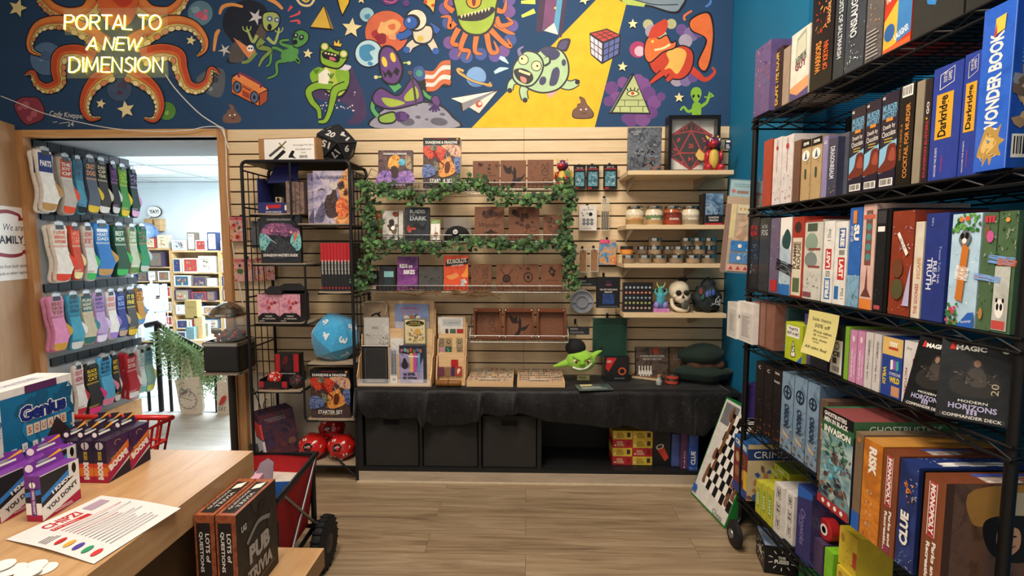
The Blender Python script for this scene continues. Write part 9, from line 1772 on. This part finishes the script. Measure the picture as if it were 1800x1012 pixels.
def tote(label,x0,y0,x1,y1,ys,clock):
    Y=YR-.05;a,c2=atY(x0,y0,Y),atY(x1,y1,Y);wv,h=c2.x-a.x,a.z-c2.z;t=thing('tote_bag',label,'tote bag',((a.x+c2.x)/2,Y,c2.z),rot=(0,R(-6 if clock else 4),0))
    part(lambda mb:mb.slab([(-wv*.42,0),(wv*.40,0),(wv*.49,h*.2),(wv*.48,h),(wv*.1,h*.98),(-wv*.5,h*.96),(-wv*.47,h*.15)],(0,-.02,0),(1,0,0),(0,0,1),-.03,m_can),'bag',t);top=atY(x0,ys,Y).z-c2.z
    for g in (-.012,.018):part(lambda mb:mb.tube([(-wv*.25,g,h*.9),(-wv*.12,g+.02,top*.95),(0,.05,top),(wv*.1,g+.02,top*.95),(wv*.2,g,h*.9)],.010,m_can,6),'strap',t)
    def pr_(mb):
        f=Face(mb,wv,h,O=(-wv/2,-.0505,0),U=(1,0,0),Vv=(0,0,1));k=INK('2a3550')
        if clock:
            f.stroke([(.52+.36*cos(a),.42+.36*sin(a)*wv/h) for a in [2*pi*j/20 for j in range(20)]],.02,k,2,closed=True);[f.stroke([(.52+.34*cos(a),.42+.34*sin(a)*wv/h),(.52+.28*cos(a),.42+.28*sin(a)*wv/h)],.02,k,1) for a in [2*pi*j/12 for j in range(12)]]
            f.text('Chat',.38,.68,.32,.16,k,shear=.3);f.stroke([(.2,.55),(.4,.6),(.6,.72),(.7,.62),(.55,.5)],.02,k);f.stroke([(.3,.5),(.5,.45),(.7,.4)],.02,k)
        else:f.sm([(.3,.3),(.5,.55),(.8,.6),(.7,.4)],c_('c2453a'));f.text('EAT',.55,.2,.5,.12,K_)
    part(pr_,'print',t)
tote('cream canvas tote bag with round clock print hung on the stair railing',316,662,362,727,625,1);tote('cream canvas tote bag with red print hung beside the capsule machine',380,668,408,727,650,0)
YK=8.25;m_case=WOOD(['b58e5f','c9a473','d3b082'],(2,14,14),2,.5);PK=lambda x,y,Y=YK:atY(x,y,Y)
wd=[('bookcase','tall birch bookcase of games seen through doorway beside the casing',303,387,(440,479,503,528,552,577,604)),('bookcase','tall birch bookcase of games seen through doorway behind the hanging socks',214,302,(436,469,494,522,548,572,600)),('bookcase','birch bookcase of games partly hidden behind the doorway casing',388,470,(441,478,502,528,552,577))]
pal=['e0dfda','d6d3cb','e6e4de','2f3a66','9c8a72','c9c0b0','4a3f55','b5b8ba','d3c5a5','3a5a70','a8403a','7a6a5a'];ordw=['first','second','third','fourth','fifth','sixth','seventh','eighth','ninth','tenth']
for bi,(n_,lb,x0,x1,ys) in enumerate(wd):
    a,c2=PK(x0,500),PK(x1,500);wv=c2.x-a.x;zt_=PK(340,ys[0]).z;t=thing(n_,lb,'bookcase',((a.x+c2.x)/2,YK+.16,ZF2));h=wv/2;H0=zt_-ZF2
    for q in (-1,1):part(lambda mb:mb.box(q*h-.018*(q > 0)+(0 if q > 0 else 0),q*h+.018*(q < 0),-.16,.16,0,H0-.032,m_case),'side_panel',t)
    part(lambda mb:mb.box(-h,h,-.16,.16,H0-.03,H0,m_case),'top_panel',t);part(lambda mb:mb.box(-h+.019,h-.019,.14,.155,0,H0-.031,m_case),'back_panel',t)
    rr=random.Random(20+bi)
    for k,y in enumerate(ys):
        z=PK(340,y).z
        if k:part(lambda mb:mb.box(-h+.019,h-.019,-.155,.135,z-.02-ZF2,z-ZF2,m_case),'shelf',t)
        x=a.x+.03;i=0;room=(PK(340,ys[k-1]).z-z-.03) if k else .33
        while x < c2.x-.12 and i < 10:
            wb_=min(rr.uniform(.13,.30) if k else rr.uniform(.14,.26),c2.x-.03-x);hb=room*rr.uniform(.62,.93) if k else rr.choice((.11,.17,.22,.30));cc=pal[int(rr.random()**1.4*len(pal))];c3=pal[int(rr.random()*len(pal))]
            def fr(f):f.rect(.1,.08,.9,.92,M(c3,.5));f.daubs(9,[c_(rr.choice(('8a5a45','b5803f','4a4a55','c9b08a','5a7a8a','a8453a'))) for _ in range(4)],i+k*7,.25,.2,.75,.7,(.1,.25),(.05,.12));f.lines(.2,.78,.7,.86,1,INK('5a5a60'))
            goods('boxed_game',f'{ordw[i]} boxed game {"standing on top of" if k == 0 else "on the "+ordw[k-1]+" shelf of"} the bookcase {["beside the casing", "behind the socks", "behind the casing"][bi]}','boxed game',(x+wb_/2,YK+.05+.02*(i % 2),z+.001),wb_-.012,.12,hb,M(cc,.5),fr,group='games in the next room');x +=wb_+.005;i +=1
def nb(name,label,cat,x0,y0,x1,y1,Y,m,fn=None,d=.1,**k):return fgoods(name,label,cat,x0,y0,x1,y1,Y,d,m,fn,**k)
# sign, globe, front displays
c=PK(272,372,YB-.03);t=thing('speech_bubble_sign','white round speech bubble sign reading yay on the next room wall','sign',c);r=PK(285,372,YB-.03).x-c.x
def yay(mb):
    P=[(r*cos(a),r*.75*sin(a)) for a in [2*pi*j/28 for j in range(28)]];P[17:18]=[(-r*.72,-r*.62),(-r*.95,-r*1.05),(-r*.45,-r*.70)];mb.slab(P,(0,0,0),(1,0,0),(0,0,1),-.0001,INK('2a2a2c'));mb.slab([(x*.93,y*.93) for x,y in P],(0,-.004,0),(1,0,0),(0,0,1),-.012,INK('2a2a2c'));f=Face(mb,1,1,O=(0,-.0165,0),U=(1,0,0),Vv=(0,0,1));f.poly([(x*.93,y*.93) for x,y in P],W_);f.text('YAY!',0,0,r*1.25,r*.5,INK('2a2a2c'),bold=.03)
part(yay,'bubble',t)
c=PK(258,437,YK+.1);t=thing('globe','blue desk globe standing on top of the bookcase behind the socks','globe',(c.x,YK+.1,PK(258,436).z+.001));part(lambda mb:mb.ell((0,0,.24),(.19,.19,.19),ART(170,['3a5a94','6a8ab5','8a9ab0','b5a58a'],5),20,14),'sphere',t);part(lambda mb:mb.lathe([(.12,0),(.12,.02),(.02,.04),(.02,.06)],m_case,16),'base',t)
for i,(x0,y0,x1,y1,lb) in enumerate(((243,396,281,406,'wide tan wooden block under the speech bubble sign'),(253,384,265,396,'small tan wooden block under the speech bubble sign, nearer the socks'),(271,384,281,396,'small tan wooden block under the speech bubble sign, farther from the socks'))):nb('wall_block',lb,'wall block',x0,y0,x1,y1-.3,YB-.14,m_case,d=.135)
t=thing('card_spinner','white wire spinner rack of greeting cards in the next room','spinner rack',(PK(272,600,5.6).x,5.6,ZF2));zq=[PK(272,y,5.6).z-ZF2 for y in (500,524,548,572)]
part(lambda mb:mb.tube([(0,0,.02),(0,0,zq[0]+.05)],.012,M('d9dcdc',.4),8),'pole',t);part(lambda mb:mb.lathe([(.22,0),(.22,.02),(.02,.04)],M('c9cccc',.4),20),'base',t)
for k,z in enumerate(zq):
    for j in range(6):
        a=2*pi*j/6+.3*k;part(lambda mb:(mb.add([(.14*cos(a)-.055*sin(a)*g,.14*sin(a)+.055*cos(a)*g,z-.14*e) for g,e in ((-1,1),(1,1),(1,0),(-1,0))]+[(.137*cos(a)-.055*sin(a)*g,.137*sin(a)+.055*cos(a)*g,z-.14*e) for g,e in ((-1,1),(1,1),(1,0),(-1,0))],[(0,1,2,3),(4,5,6,7),(0,1,5,4),(2,3,7,6)],M(('e6e8e8','d9dde0','e0e0da','c9d3e0')[(j+k) % 4],.5))),'card',t)
nb('display_table','low tan display table of gifts beyond the railing','table',326,598,372,640,6.2,m_case,d=.5,z0=ZF2);dz=PK(350,598,6.2).z
for i,(x0,y0,x1,cc,lb) in enumerate(((327,575,330+11,'6a8a90','teal box on the low display table'),(342,556,356,'c9a873','tall tan box on the low display table'),(338,562,352,'a8403f','red patterned bag on the low display table'),(357,568,366,'8ab0b0','pale green book on the low display table'),(341,528,345,'9c8250','x'),(356,588,372,'c23a3a','small red box at the end of the low display table'))):
    if lb !='x':nb('gift_box',lb,'gift box',x0,y0,x1,598,6.25+.07*i,M(cc,.5),lambda f:f.daubs(6,[c_('d9d0c0'),c_('5a4a45')],i,.1,.1,.9,.9),d=.06,z0=dz+.001)
nb('gift_carton','gold carton standing on top of the tall tan box in the next room','gift box',325,528,346,559,6.32,M('a88a50',.4),lambda f:f.text('JOY',.5,.6,.5,.12,INK('5a4520')),d=.10)
